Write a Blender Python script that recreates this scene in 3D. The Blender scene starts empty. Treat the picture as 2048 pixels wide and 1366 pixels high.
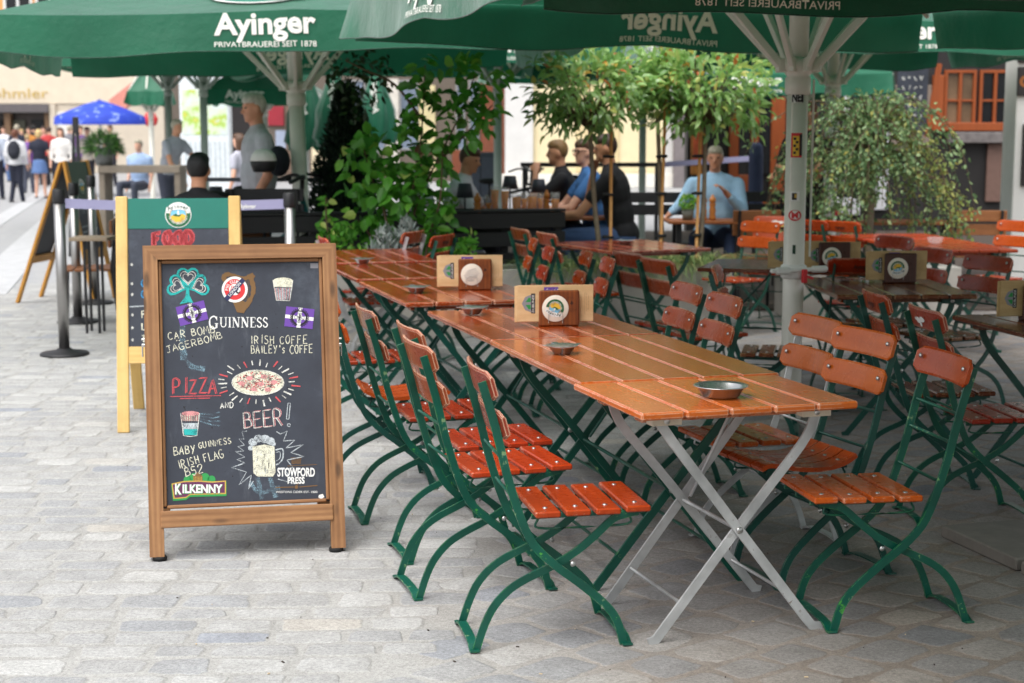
import bpy, bmesh, math, random
import numpy as np
from mathutils import Vector, Matrix, Euler
rad = math.radians
SC = bpy.context.scene
COL = SC.collection
# ------------------------------------------------------------------ camera, sky, sun, exposure
CAM_H, CAM_F, IMG_W, IMG_H = 1.583, 3150.0, 2048.0, 1366.0
PITCH = math.atan(421.0 / 3150.0)
cam_d = bpy.data.cameras.new("camera")
cam = bpy.data.objects.new("camera", cam_d)
COL.objects.link(cam)
cam.location = (0, 0, CAM_H)
cam.rotation_euler = (math.pi / 2 - PITCH, 0, 0)
cam_d.sensor_width = 36.0
cam_d.lens = CAM_F / IMG_W * 36.0
cam_d.clip_start = 0.05
cam_d.clip_end = 600
cam_d.dof.use_dof = True
cam_d.dof.focus_distance = 5.15
cam_d.dof.aperture_fstop = 4.3
SC.camera = cam

SUN_EL, SUN_AZ = rad(64), rad(212)      # azimuth measured clockwise from +Y
world = bpy.data.worlds.new("World")
SC.world = world
world.use_nodes = True
wn = world.node_tree
wn.nodes.clear()
w_out = wn.nodes.new("ShaderNodeOutputWorld")
w_bg = wn.nodes.new("ShaderNodeBackground")
w_hs = wn.nodes.new("ShaderNodeHueSaturation")
w_sky = wn.nodes.new("ShaderNodeTexSky")
w_sky.sky_type = 'NISHITA'
w_sky.sun_disc = False
w_sky.sun_elevation = SUN_EL
w_sky.sun_rotation = SUN_AZ
w_sky.dust_density = 4.0
w_sky.air_density = 1.0
w_hs.inputs["Saturation"].default_value = 0.28
w_bg.inputs["Strength"].default_value = 0.15
wn.links.new(w_sky.outputs[0], w_hs.inputs["Color"])
wn.links.new(w_hs.outputs[0], w_bg.inputs["Color"])
wn.links.new(w_bg.outputs[0], w_out.inputs[0])
sun_d = bpy.data.lights.new("sun", 'SUN')
sun = bpy.data.objects.new("sun", sun_d)
COL.objects.link(sun)
sun_d.energy = 1.35
sun_d.angle = rad(70)
sun_d.color = (1.0, 0.985, 0.96)
sv = Vector((math.sin(SUN_AZ) * math.cos(SUN_EL), math.cos(SUN_AZ) * math.cos(SUN_EL), math.sin(SUN_EL)))
sun.rotation_euler = sv.to_track_quat('Z', 'Y').to_euler()
SC.view_settings.view_transform = 'Standard'
SC.view_settings.look = 'None'
SC.view_settings.gamma = 1
SC.view_settings.use_curve_mapping = False
SC.view_settings.exposure = 0.82
SC.cycles.use_denoising = True
SC.cycles.max_bounces = 6
SC.cycles.diffuse_bounces = 3
SC.cycles.glossy_bounces = 3
SC.cycles.transmission_bounces = 4
SC.cycles.transparent_max_bounces = 12
SC.cycles.caustics_reflective = False
SC.cycles.caustics_refractive = False

# ------------------------------------------------------------------ picture <-> place (a tape measure, used while laying things out)
CP, SP = math.cos(PITCH), math.sin(PITCH)
def ray(px, py):
    x = (px - IMG_W / 2) / CAM_F; y = -(py - IMG_H / 2) / CAM_F
    return np.array([x, CP + y * SP, -SP + y * CP])
def at(px, py, Y):
    d = ray(px, py) * (Y / ray(px, py)[1])
    return np.array([d[0], Y, CAM_H + d[2]])
def gp(px, py, z=0.0):
    d = ray(px, py); t = (z - CAM_H) / d[2]
    return np.array([d[0] * t, d[1] * t, z])

# ------------------------------------------------------------------ materials
def lin(r, g, b):
    f = lambda c: ((c / 255.0 + 0.055) / 1.055) ** 2.4 if c > 10 else c / 255.0 / 12.92
    return (f(r), f(g), f(b), 1.0)
MATS = {}
class NT:
    def __init__(s, name):
        s.m = bpy.data.materials.new(name); s.m.use_nodes = True
        s.t = s.m.node_tree; s.t.nodes.clear()
        s.out = s.t.nodes.new("ShaderNodeOutputMaterial")
        s.b = s.t.nodes.new("ShaderNodeBsdfPrincipled")
        s.l(s.b.outputs[0], s.out.inputs[0])
    def n(s, kind, **kw):
        nd = s.t.nodes.new("ShaderNode" + kind)
        for k, v in kw.items():
            if k.startswith("i_"):
                nd.inputs[k[2:].replace("_", " ")].default_value = v
            else:
                setattr(nd, k, v)
        return nd
    def l(s, a, b): s.t.links.new(a, b)
    def coord(s, which="Object", scale=(1, 1, 1)):
        c = s.n("TexCoord"); mp = s.n("Mapping"); mp.inputs["Scale"].default_value = scale
        s.l(c.outputs[which], mp.inputs[0]); return mp.outputs[0]
    def noise(s, vec, scale, detail=4, rough=.6):
        nd = s.n("TexNoise"); nd.inputs["Scale"].default_value = scale
        nd.inputs["Detail"].default_value = detail; nd.inputs["Roughness"].default_value = rough
        s.l(vec, nd.inputs["Vector"]); return nd.outputs["Fac"]
    def ramp(s, fac, stops):
        r = s.n("ValToRGB"); e = r.color_ramp.elements
        e[0].position, e[0].color = stops[0]; e[1].position, e[1].color = stops[-1]
        for p, c in stops[1:-1]:
            x = e.new(p); x.color = c
        s.l(fac, r.inputs[0]); return r.outputs[0]
    def mix(s, fac, a, b, mode='MIX'):
        m = s.n("MixRGB", blend_type=mode)
        for k, v in ((0, fac), (1, a), (2, b)):
            if hasattr(v, "is_linked"): s.l(v, m.inputs[k])
            else: m.inputs[k].default_value = v
        return m.outputs[0]
    def math(s, op, a, b=0.0):
        m = s.n("Math", operation=op)
        for k, v in ((0, a), (1, b)):
            if hasattr(v, "is_linked"): s.l(v, m.inputs[k])
            else: m.inputs[k].default_value = v
        return m.outputs[0]
    def bump(s, h, strength=.3, dist=.01):
        b = s.n("Bump"); b.inputs["Strength"].default_value = strength; b.inputs["Distance"].default_value = dist
        s.l(h, b.inputs["Height"]); s.l(b.outputs[0], s.b.inputs["Normal"])
    def edge(s, radius=.006, lo=.90, hi=.985):
        bv = s.n("Bevel", samples=3); bv.inputs["Radius"].default_value = radius
        g = s.n("NewGeometry"); d = s.n("VectorMath", operation='DOT_PRODUCT')
        s.l(bv.outputs[0], d.inputs[0]); s.l(g.outputs["Normal"], d.inputs[1])
        mr = s.n("MapRange"); mr.inputs[1].default_value = hi; mr.inputs[2].default_value = lo
        s.l(d.outputs["Value"], mr.inputs[0]); return mr.outputs[0]
def setp(nt, col=None, rough=None, metal=None, coat=None, spec=None):
    b = nt.b.inputs
    if col is not None:
        if hasattr(col, "is_linked"): nt.l(col, b["Base Color"])
        else: b["Base Color"].default_value = col
    if rough is not None:
        if hasattr(rough, "is_linked"): nt.l(rough, b["Roughness"])
        else: b["Roughness"].default_value = rough
    if metal is not None: b["Metallic"].default_value = metal
    if coat is not None:
        b["Coat Weight"].default_value = coat; b["Coat Roughness"].default_value = .12
    if spec is not None: b["Specular IOR Level"].default_value = spec
def M(key, rgb, rough=.6, metal=0, var=.12, scale=12, bump=0, coat=0, objvar=0, stretch=(1, 1, 1), spec=.5):
    """plain painted / cloth / stone surface with procedural tone variation"""
    if key in MATS: return MATS[key]
    t = NT(key); v = t.coord("Object", stretch); f = t.noise(v, scale, 5)
    c = lin(*rgb); dk = tuple(x * (1 - var) for x in c[:3]) + (1,); lt = tuple(min(1, x * (1 + var)) for x in c[:3]) + (1,)
    col = t.ramp(f, [(.3, dk), (.7, lt)])
    if objvar:
        oi = t.n("ObjectInfo"); hs = t.n("HueSaturation")
        mr = t.n("MapRange"); mr.inputs[3].default_value = 1 - objvar; mr.inputs[4].default_value = 1 + objvar
        t.l(oi.outputs["Random"], mr.inputs[0]); t.l(mr.outputs[0], hs.inputs["Value"]); t.l(col, hs.inputs["Color"]); col = hs.outputs[0]
    setp(t, col, rough, metal, coat if coat else None, spec)
    if bump: t.bump(t.noise(v, scale * 4, 4), bump, .004)
    MATS[key] = t.m; return t.m

def lacquer(key, a, b, wear, rough=.22, wearcol=(214, 178, 150), scale=3.2, coat=.15):
    t = NT(key)
    v = t.coord("Object", (34, scale, 34)); g = t.noise(v, 1.0, 6, .65)
    v2 = t.coord("Object", (1, 1, 1)); big = t.noise(v2, 5, 3)
    col = t.ramp(g, [(.25, lin(*b)), (.72, lin(*a))])
    col = t.mix(t.math('MULTIPLY', big, .55), col, lin(*[c * .66 for c in b]))
    oi = t.n("ObjectInfo"); hs = t.n("HueSaturation")
    mr = t.n("MapRange"); mr.inputs[3].default_value = .70; mr.inputs[4].default_value = 1.16
    t.l(oi.outputs["Random"], mr.inputs[0]); t.l(mr.outputs[0], hs.inputs["Value"])
    mh = t.n("MapRange"); mh.inputs[3].default_value = .494; mh.inputs[4].default_value = .508
    fr = t.math('FRACT', t.math('MULTIPLY', oi.outputs["Random"], 7.31)); t.l(fr, mh.inputs[0]); t.l(mh.outputs[0], hs.inputs["Hue"])
    t.l(col, hs.inputs["Color"]); col = hs.outputs[0]
    e = t.edge(.007)
    n = t.noise(v2, 55, 5, .7); n2 = t.noise(v2, 9, 3)
    m = t.math('ADD', t.math('MULTIPLY', n, .9), t.math('MULTIPLY', n2, .7))
    thr = 1.02 - wear * .42
    mr2 = t.n("MapRange"); mr2.inputs[1].default_value = thr; mr2.inputs[2].default_value = thr + .09; t.l(m, mr2.inputs[0])
    mask = t.math('MULTIPLY', e, mr2.outputs[0])
    spk = t.n("MapRange"); spk.inputs[1].default_value = .70; spk.inputs[2].default_value = .74; t.l(t.noise(v2, 90, 2), spk.inputs[0])
    mask = t.math('MAXIMUM', mask, t.math('MULTIPLY', spk.outputs[0], .5 * wear))
    col = t.mix(mask, col, lin(*wearcol))
    setp(t, col, t.math('ADD', t.math('MULTIPLY', mask, .45), t.math('ADD', t.math('MULTIPLY', n2, .16), rough - .02)), 0, coat, .32)
    t.bump(t.math('ADD', g, t.math('MULTIPLY', mask, -1.5)), .10, .003)
    MATS[key] = t.m; return t.m

def paint_metal(key, a, chip, chipamt, rough=.38, metal=0):
    t = NT(key); v = t.coord("Object", (1, 1, 1))
    n = t.noise(v, 38, 5, .7); n2 = t.noise(v, 6, 3)
    base = t.ramp(n2, [(.3, lin(*[c * .82 for c in a])), (.7, lin(*[min(255, c * 1.12) for c in a]))])
    m = t.math('ADD', t.math('MULTIPLY', n, .8), t.math('MULTIPLY', n2, .6))
    mr = t.n("MapRange"); th = .98 - chipamt * .3; mr.inputs[1].default_value = th; mr.inputs[2].default_value = th + .03; t.l(m, mr.inputs[0])
    e = t.edge(.004); mr2 = t.n("MapRange"); mr2.inputs[1].default_value = .78 - chipamt * .2; mr2.inputs[2].default_value = .84 - chipamt * .2; t.l(m, mr2.inputs[0])
    mk = t.math('MAXIMUM', mr.outputs[0], t.math('MULTIPLY', t.math('MULTIPLY', e, mr2.outputs[0]), .8))
    cc = t.ramp(t.noise(v, 14, 2), [(.42, lin(*chip[0])), (.58, lin(*chip[1]))])
    setp(t, t.mix(mk, base, cc), rough, metal)
    t.bump(t.math('MULTIPLY', mk, -1.0), .25, .001)
    MATS[key] = t.m; return t.m

def timber(key, a, b, knot=True, rough=.6, stretch=(26, 1.6, 26), objvar=.08):
    """grain runs along local Y of the mesh (use coords 'UVless' object space)"""
    t = NT(key)
    at_ = t.n("Attribute", attribute_name="grain")
    mp = t.n("Mapping"); mp.inputs["Scale"].default_value = stretch
    t.l(at_.outputs["Vector"], mp.inputs[0]); v = mp.outputs[0]
    g = t.noise(v, 1.0, 7, .7)
    wv = t.n("TexWave", wave_type='BANDS', bands_direction='X'); wv.inputs["Scale"].default_value = .55; wv.inputs["Distortion"].default_value = 5.0
    wv.inputs["Detail"].default_value = 3; wv.inputs["Detail Scale"].default_value = .7; t.l(v, wv.inputs["Vector"])
    f = t.math('ADD', t.math('MULTIPLY', g, .84), t.math('MULTIPLY', wv.outputs["Fac"], .16))
    col = t.ramp(f, [(.25, lin(*b)), (.5, lin(*[(x + y) / 2 for x, y in zip(a, b)])), (.75, lin(*a))])
    if knot:
        mp2 = t.n("Mapping"); mp2.inputs["Scale"].default_value = (14, 4.5, 14); t.l(at_.outputs["Vector"], mp2.inputs[0])
        vo = t.n("TexVoronoi", feature='F1'); vo.inputs["Scale"].default_value = 1.0; t.l(mp2.outputs[0], vo.inputs["Vector"])
        mr = t.n("MapRange"); mr.inputs[1].default_value = .20; mr.inputs[2].default_value = .08; t.l(vo.outputs["Distance"], mr.inputs[0])
        col = t.mix(t.math('MULTIPLY', mr.outputs[0], .7), col, lin(*[c * .45 for c in b]))
    st = t.ramp(t.noise(t.coord("Object"), 7, 4), [(.45, (1, 1, 1, 1)), (.75, (.72, .68, .64, 1))])
    col = t.mix(.8, col, st, 'MULTIPLY')
    setp(t, col, rough); t.bump(g, .18, .002)
    MATS[key] = t.m; return t.m

def leafmat(key, stops, rough=.35, trans=.35, spec=.5):
    t = NT(key); a = t.n("Attribute", attribute_name="tint")
    col = t.ramp(a.outputs["Fac"], [(p, lin(*c)) for p, c in stops])
    setp(t, col, rough, 0, None, spec)
    tr = t.n("BsdfTranslucent"); t.l(col, tr.inputs[0]); mx = t.n("MixShader"); mx.inputs[0].default_value = trans
    t.l(t.b.outputs[0], mx.inputs[1]); t.l(tr.outputs[0], mx.inputs[2]); t.l(mx.outputs[0], t.out.inputs[0])
    MATS[key] = t.m; return t.m

def clothmat(key, rgb, trans=.3):
    t = NT(key); v = t.coord("Object"); n = t.noise(v, 2.2, 4)
    c = lin(*rgb)
    col = t.ramp(n, [(.3, tuple(x * .86 for x in c[:3]) + (1,)), (.7, tuple(x * 1.12 for x in c[:3]) + (1,))])
    setp(t, col, .50, 0, None, .5); t.bump(t.math('ADD', t.noise(v, 5, 5), t.math('MULTIPLY', t.noise(v, 150, 2), .05)), .40, .03); t.b.inputs['Sheen Weight'].default_value = .55; t.b.inputs['Sheen Roughness'].default_value = .35
    tr = t.n("BsdfTranslucent"); t.l(col, tr.inputs[0]); mx = t.n("MixShader"); mx.inputs[0].default_value = trans
    t.l(t.b.outputs[0], mx.inputs[1]); t.l(tr.outputs[0], mx.inputs[2]); t.l(mx.outputs[0], t.out.inputs[0])
    MATS[key] = t.m; return t.m

def chalk(key, rgb, cover=.62, dense=60):
    t = NT(key); v = t.coord("Object"); n = t.noise(v, dense * 6, 3, .7); n2 = t.noise(v, dense * .6, 2)
    f = t.math('ADD', t.math('MULTIPLY', n, .8), t.math('MULTIPLY', n2, .4))
    mr = t.n("MapRange"); mr.inputs[1].default_value = .75 - cover * .35; mr.inputs[2].default_value = .95 - cover * .35; t.l(f, mr.inputs[0])
    setp(t, lin(*rgb), .95, 0, None, .05)
    tr = t.n("BsdfTransparent"); mx = t.n("MixShader"); t.l(mr.outputs[0], mx.inputs[0]); t.l(tr.outputs[0], mx.inputs[1]); t.l(t.b.outputs[0], mx.inputs[2])
    t.l(mx.outputs[0], t.out.inputs[0]); MATS[key] = t.m; return t.m

# ------------------------------------------------------------------ mesh builder
def rotz(a): c, s = math.cos(a), math.sin(a); return np.array([[c, -s, 0], [s, c, 0], [0, 0, 1.]])
def rotx(a): c, s = math.cos(a), math.sin(a); return np.array([[1., 0, 0], [0, c, -s], [0, s, c]])
def roty(a): c, s = math.cos(a), math.sin(a); return np.array([[c, 0, s], [0, 1., 0], [-s, 0, c]])
def unit(v): v = np.asarray(v, float); return v / max(1e-9, np.linalg.norm(v))
def spline(pts, k=6):
    p = np.asarray(pts, float)
    if len(p) < 3: return p
    q = np.vstack([2 * p[0] - p[1], p, 2 * p[-1] - p[-2]]); out = []
    for i in range(1, len(q) - 2):
        for j in range(k):
            t = j / k
            out.append(.5 * ((2 * q[i]) + (-q[i - 1] + q[i + 1]) * t + (2 * q[i - 1] - 5 * q[i] + 4 * q[i + 1] - q[i + 2]) * t * t + (-q[i - 1] + 3 * q[i] - 3 * q[i + 1] + q[i + 2]) * t ** 3))
    out.append(p[-1]); return np.array(out)
class MB:
    def __init__(s): s.V = []; s.F = []; s.MI = []; s.SM = []; s.n = 0; s.G = []; s.T = []
    def add(s, v, f, mat=0, smooth=False, grain=None, tint=None):
        v = np.asarray(v, float).reshape(-1, 3)
        s.V.append(v); s.F += [tuple(int(i) + s.n for i in q) for q in f]; s.MI += [mat] * len(f); s.SM += [smooth] * len(f)
        s.G.append(np.asarray(grain, float).reshape(-1, 3) if grain is not None else v.copy())
        s.T += ([0.5] * len(f) if tint is None else list(tint))
        s.n += len(v); return s
    def box(s, c, size, R=None, mat=0, bev=.003, long=None):
        c = np.asarray(c, float); h = np.asarray(size, float) / 2; b = min(bev, h.min() * .9)
        vs = []; idx = {}
        for sx in (-1, 1):
            for sy in (-1, 1):
                for sz in (-1, 1):
                    for ax in range(3):
                        p = np.array([sx, sy, sz]) * (h - b); p[ax] = (sx, sy, sz)[ax] * h[ax]
                        idx[(sx, sy, sz, ax)] = len(vs); vs.append(p)
        fs = []
        for ax in range(3):
            o1, o2 = [(1, 2), (2, 0), (0, 1)][ax]
            for sg in (-1, 1):
                q = []
                for a, bb in ((-1, -1), (1, -1), (1, 1), (-1, 1)):
                    k = [0, 0, 0]; k[ax] = sg; k[o1] = a; k[o2] = bb; q.append(idx[(*k, ax)])
                fs.append(q if sg > 0 else q[::-1])
        for ax in range(3):
            o1, o2 = [(1, 2), (2, 0), (0, 1)][ax]
            for a in (-1, 1):
                for bb in (-1, 1):
                    k0 = [0, 0, 0]; k0[o1] = a; k0[o2] = bb; k1 = list(k0); k0[ax] = -1; k1[ax] = 1
                    q = [idx[(*k0, o1)], idx[(*k1, o1)], idx[(*k1, o2)], idx[(*k0, o2)]]
                    fs.append(q if a * bb < 0 else q[::-1])
        for sx in (-1, 1):
            for sy in (-1, 1):
                for sz in (-1, 1):
                    q = [idx[(sx, sy, sz, 0)], idx[(sx, sy, sz, 1)], idx[(sx, sy, sz, 2)]]
                    fs.append(q if sx * sy * sz > 0 else q[::-1])
        v = np.array(vs); lg = int(np.argmax(size)) if long is None else long
        perm = [(lg + 1) % 3, lg, (lg + 2) % 3]
        gr = v[:, perm] + np.array([c[0] * 3.1 + c[2] * 1.7, c[1] * 2.3 + c[0], c[2] * 2.9])
        if R is not None: v = v @ np.asarray(R).T
        return s.add(v + c, fs, mat, False, gr)
    def obox(s, p0, p1, w, t, up=(0, 0, 1), mat=0, bev=.002):
        """box bar from p0 to p1, width w across, thickness t along up"""
        p0 = np.asarray(p0, float); p1 = np.asarray(p1, float); y = unit(p1 - p0); x = unit(np.cross(y, up)); z = np.cross(x, y)
        return s.box((p0 + p1) / 2, (w, np.linalg.norm(p1 - p0), t), np.column_stack([x, y, z]), mat, bev, 1)
    def flat(s, pts, w, t, side, mat=0):
        """flat bar swept along pts, w across the path (in the plane normal to side), t along side"""
        p = np.asarray(pts, float); side = unit(side); n = len(p); V = []
        d = np.gradient(p, axis=0)
        acc = 0; G = []
        for i in range(n):
            if i: acc += np.linalg.norm(p[i] - p[i - 1])
            x = unit(np.cross(side, d[i]))
            for a, b in ((-1, -1), (1, -1), (1, 1), (-1, 1)):
                V.append(p[i] + x * a * w / 2 + side * b * t / 2); G.append((a * w / 2, acc, b * t / 2))
        F = [(0, 1, 2, 3)[::-1], tuple(4 * (n - 1) + k for k in range(4))]
        for i in range(n - 1):
            for k in range(4):
                a, b = 4 * i + k, 4 * i + (k + 1) % 4
                F.append((a, b, b + 4, a + 4))
        F = [f[::-1] for f in F]
        return s.add(V, F, mat, False, G)
    def tube(s, pts, r, n=8, mat=0, cap=True, smooth=True):
        p = np.asarray(pts, float); m = len(p); r = np.full(m, r) if np.isscalar(r) else np.asarray(r, float)
        d = np.gradient(p, axis=0); ref = np.array([0, 0, 1.]) if abs(unit(d[0])[2]) < .9 else np.array([1., 0, 0])
        V = []
        for i in range(m):
            t = unit(d[i]); x = unit(np.cross(t, ref)); y = np.cross(t, x); ref = np.cross(x, t) if False else ref
            for k in range(n):
                a = 2 * math.pi * k / n; V.append(p[i] + r[i] * (x * math.cos(a) + y * math.sin(a)))
        F = []
        for i in range(m - 1):
            for k in range(n):
                F.append((i * n + k, (i + 1) * n + k, (i + 1) * n + (k + 1) % n, i * n + (k + 1) % n))
        F = [f[::-1] for f in F]
        s.add(V, F, mat, smooth)
        if cap:
            s.F += [tuple(s.n - m * n + k for k in range(n)), tuple(s.n - n + k for k in range(n))[::-1]]
            s.MI += [mat] * 2; s.SM += [False] * 2; s.T += [.5] * 2
        return s
    def lathe(s, prof, c=(0, 0, 0), n=16, mat=0, R=None, smooth=True, sx=1, sy=1):
        V = []; m = len(prof)
        for r, z in prof:
            for k in range(n):
                a = 2 * math.pi * k / n; V.append((r * math.cos(a) * sx, r * math.sin(a) * sy, z))
        F = []
        for i in range(m - 1):
            for k in range(n):
                F.append((i * n + k, i * n + (k + 1) % n, (i + 1) * n + (k + 1) % n, (i + 1) * n + k))
        if prof[0][0] > 1e-5: F.append(tuple(range(n))[::-1])
        if prof[-1][0] > 1e-5: F.append(tuple((m - 1) * n + k for k in range(n)))
        V = np.array(V)
        if R is not None: V = V @ np.asarray(R).T
        return s.add(V + np.asarray(c, float), F, mat, smooth)
    def ell(s, c, r, R=None, mat=0, n=12, m=8, smooth=True):
        prof = [(max(1e-6, math.sin(math.pi * i / m)), -math.cos(math.pi * i / m)) for i in range(m + 1)]
        V = []
        for a, z in prof:
            for k in range(n):
                V.append((a * math.cos(2 * math.pi * k / n) * r[0], a * math.sin(2 * math.pi * k / n) * r[1], z * r[2]))
        F = []
        for i in range(m):
            for k in range(n):
                F.append((i * n + k, i * n + (k + 1) % n, (i + 1) * n + (k + 1) % n, (i + 1) * n + k))
        V = np.array(V)
        if R is not None: V = V @ np.asarray(R).T
        return s.add(V + np.asarray(c, float), F, mat, smooth)
    def cap(s, p0, p1, r0, r1, mat=0, n=10):
        p0 = np.asarray(p0, float); p1 = np.asarray(p1, float); L = np.linalg.norm(p1 - p0); t = (p1 - p0) / max(L, 1e-6)
        pts = []; rr = []
        for a in (-90, -60, -30, 0): pts.append(p0 + t * r0 * math.sin(rad(a))); rr.append(max(1e-4, r0 * math.cos(rad(a))))
        for a in (0, 30, 60, 90): pts.append(p1 + t * r1 * math.sin(rad(a))); rr.append(max(1e-4, r1 * math.cos(rad(a))))
        ref = np.array([0, 0, 1.]) if abs(t[2]) < .9 else np.array([1., 0, 0]); x = unit(np.cross(t, ref)); y = np.cross(t, x); V = []
        for q, r in zip(pts, rr):
            for k in range(n):
                a = 2 * math.pi * k / n; V.append(q + r * (x * math.cos(a) + y * math.sin(a)))
        F = [tuple(range(n))[::-1], tuple((7) * n + k for k in range(n))]
        for i in range(7):
            for k in range(n): F.append((i * n + k, i * n + (k + 1) % n, (i + 1) * n + (k + 1) % n, (i + 1) * n + k))
        return s.add(V, F, mat, True)
    def prism(s, outline, y0, y1, mat=0, frame=None):
        """outline: 2-D polygon (x,z) extruded along y; frame: (origin, ex, ey, ez)"""
        o = np.asarray(outline, float); n = len(o)
        V = [(a, y0, b) for a, b in o] + [(a, y1, b) for a, b in o]
        F = [tuple(range(n)), tuple(range(n, 2 * n))[::-1]] + [((i + 1) % n, i, n + i, n + (i + 1) % n) for i in range(n)]
        V = np.array(V)
        if frame is not None:
            og, ex, ey, ez = [np.asarray(q, float) for q in frame]; V = og + V[:, :1] * ex + V[:, 1:2] * ey + V[:, 2:3] * ez
        return s.add(V, F, mat)
    def leaves(s, P, D, N, L, W, tint, mat=0, fold=.25, curl=.15):
        """many small leaf blades: base P, axis D, normal N, length L, width W"""
        P = np.asarray(P, float); D = np.asarray(D, float); N = np.asarray(N, float); L = np.asarray(L, float)[:, None]; W = np.asarray(W, float)[:, None]
        D = D / np.linalg.norm(D, axis=1, keepdims=True); X = np.cross(D, N); X /= np.maximum(1e-6, np.linalg.norm(X, axis=1, keepdims=True)); N = np.cross(X, D)
        up = N * W * fold
        v = np.stack([P, P + D * L * .28 + X * W * .42 + up * .8, P + D * L * .30, P + D * L * .28 - X * W * .42 + up * .8,
                      P + D * L * .64 + X * W * .40 + up * .7 - N * L * curl * .35, P + D * L * .64 - N * L * curl * .35, P + D * L * .64 - X * W * .40 + up * .7 - N * L * curl * .35,
                      P + D * L - N * L * curl], axis=1)
        k = len(P); base = [(0, 2, 1), (0, 3, 2), (1, 2, 5, 4), (2, 3, 6, 5), (4, 5, 7), (5, 6, 7)]
        F = [tuple(i * 8 + q for q in f) for i in range(k) for f in base]
        return s.add(v.reshape(-1, 3), F, mat, True, None, np.repeat(tint, 6))
    def mesh(s, name, mats):
        me = bpy.data.meshes.new(name)
        V = np.concatenate(s.V) if s.V else np.zeros((0, 3))
        me.from_pydata(V.tolist(), [], s.F)
        for m in mats: me.materials.append(m)
        me.polygons.foreach_set("material_index", s.MI); me.polygons.foreach_set("use_smooth", s.SM)
        a = me.attributes.new("grain", 'FLOAT_VECTOR', 'POINT'); a.data.foreach_set("vector", np.concatenate(s.G).astype(np.float32).ravel())
        if any(t != .5 for t in s.T):
            a = me.attributes.new("tint", 'FLOAT', 'FACE'); a.data.foreach_set("value", np.array(s.T, np.float32))
        me.update(); return me
    def build(s, name, mats, parent=None, loc=None, rot=None):
        if not isinstance(mats, (list, tuple)): mats = [mats]
        o = bpy.data.objects.new(name, s.mesh(name, mats)); COL.objects.link(o)
        if parent is not None: o.parent = parent
        if loc is not None: o.location = loc
        if rot is not None: o.rotation_euler = rot
        return o
def tag(o, label=None, cat=None, group=None, kind=None):
    if label: o["label"] = label
    if cat: o["category"] = cat
    if group: o["group"] = group
    if kind: o["kind"] = kind
    return o
def thing(name, label, cat, loc=(0, 0, 0), rz=0, group=None, rot=None):
    o = bpy.data.objects.new(name, None); COL.objects.link(o); o.location = loc
    o.rotation_euler = rot if rot is not None else (0, 0, rz); o.empty_display_size = .1
    return tag(o, label, cat, group)
def dup(root, loc, rz, label, group=None):
    r = root.copy(); COL.objects.link(r); r.location = loc; r.rotation_euler = (0, 0, rz); r["label"] = label
    if group: r["group"] = group
    for ch in list(root.children):
        c = ch.copy(); COL.objects.link(c); c.parent = r
        for g in list(ch.children):
            d = g.copy(); COL.objects.link(d); d.parent = c
    return r

# ------------------------------------------------------------------ lettering
_TC = {}
def text2d(txt, bold=0.0, shear=0.0, space=1.0):
    """flat outline letters: (verts 2-D, faces) with cap height ~1, centred on x, baseline 0"""
    k = (txt, bold, shear, space)
    if k in _TC: return _TC[k]
    cu = bpy.data.curves.new("lettering", 'FONT'); cu.body = txt; cu.size = 1.0; cu.resolution_u = 3; cu.offset = bold; cu.shear = shear; cu.space_character = space
    ob = bpy.data.objects.new("lettering", cu); COL.objects.link(ob)
    dg = bpy.context.evaluated_depsgraph_get(); me = bpy.data.meshes.new_from_object(ob.evaluated_get(dg))
    v = np.array([p.co[:2] for p in me.vertices]).reshape(-1, 2); f = [tuple(p.vertices) for p in me.polygons]
    bpy.data.objects.remove(ob); bpy.data.curves.remove(cu); bpy.data.meshes.remove(me)
    if len(v): v[:, 0] -= (v[:, 0].min() + v[:, 0].max()) / 2
    v = v / 0.69
    _TC[k] = (v, f); return v, f
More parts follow.
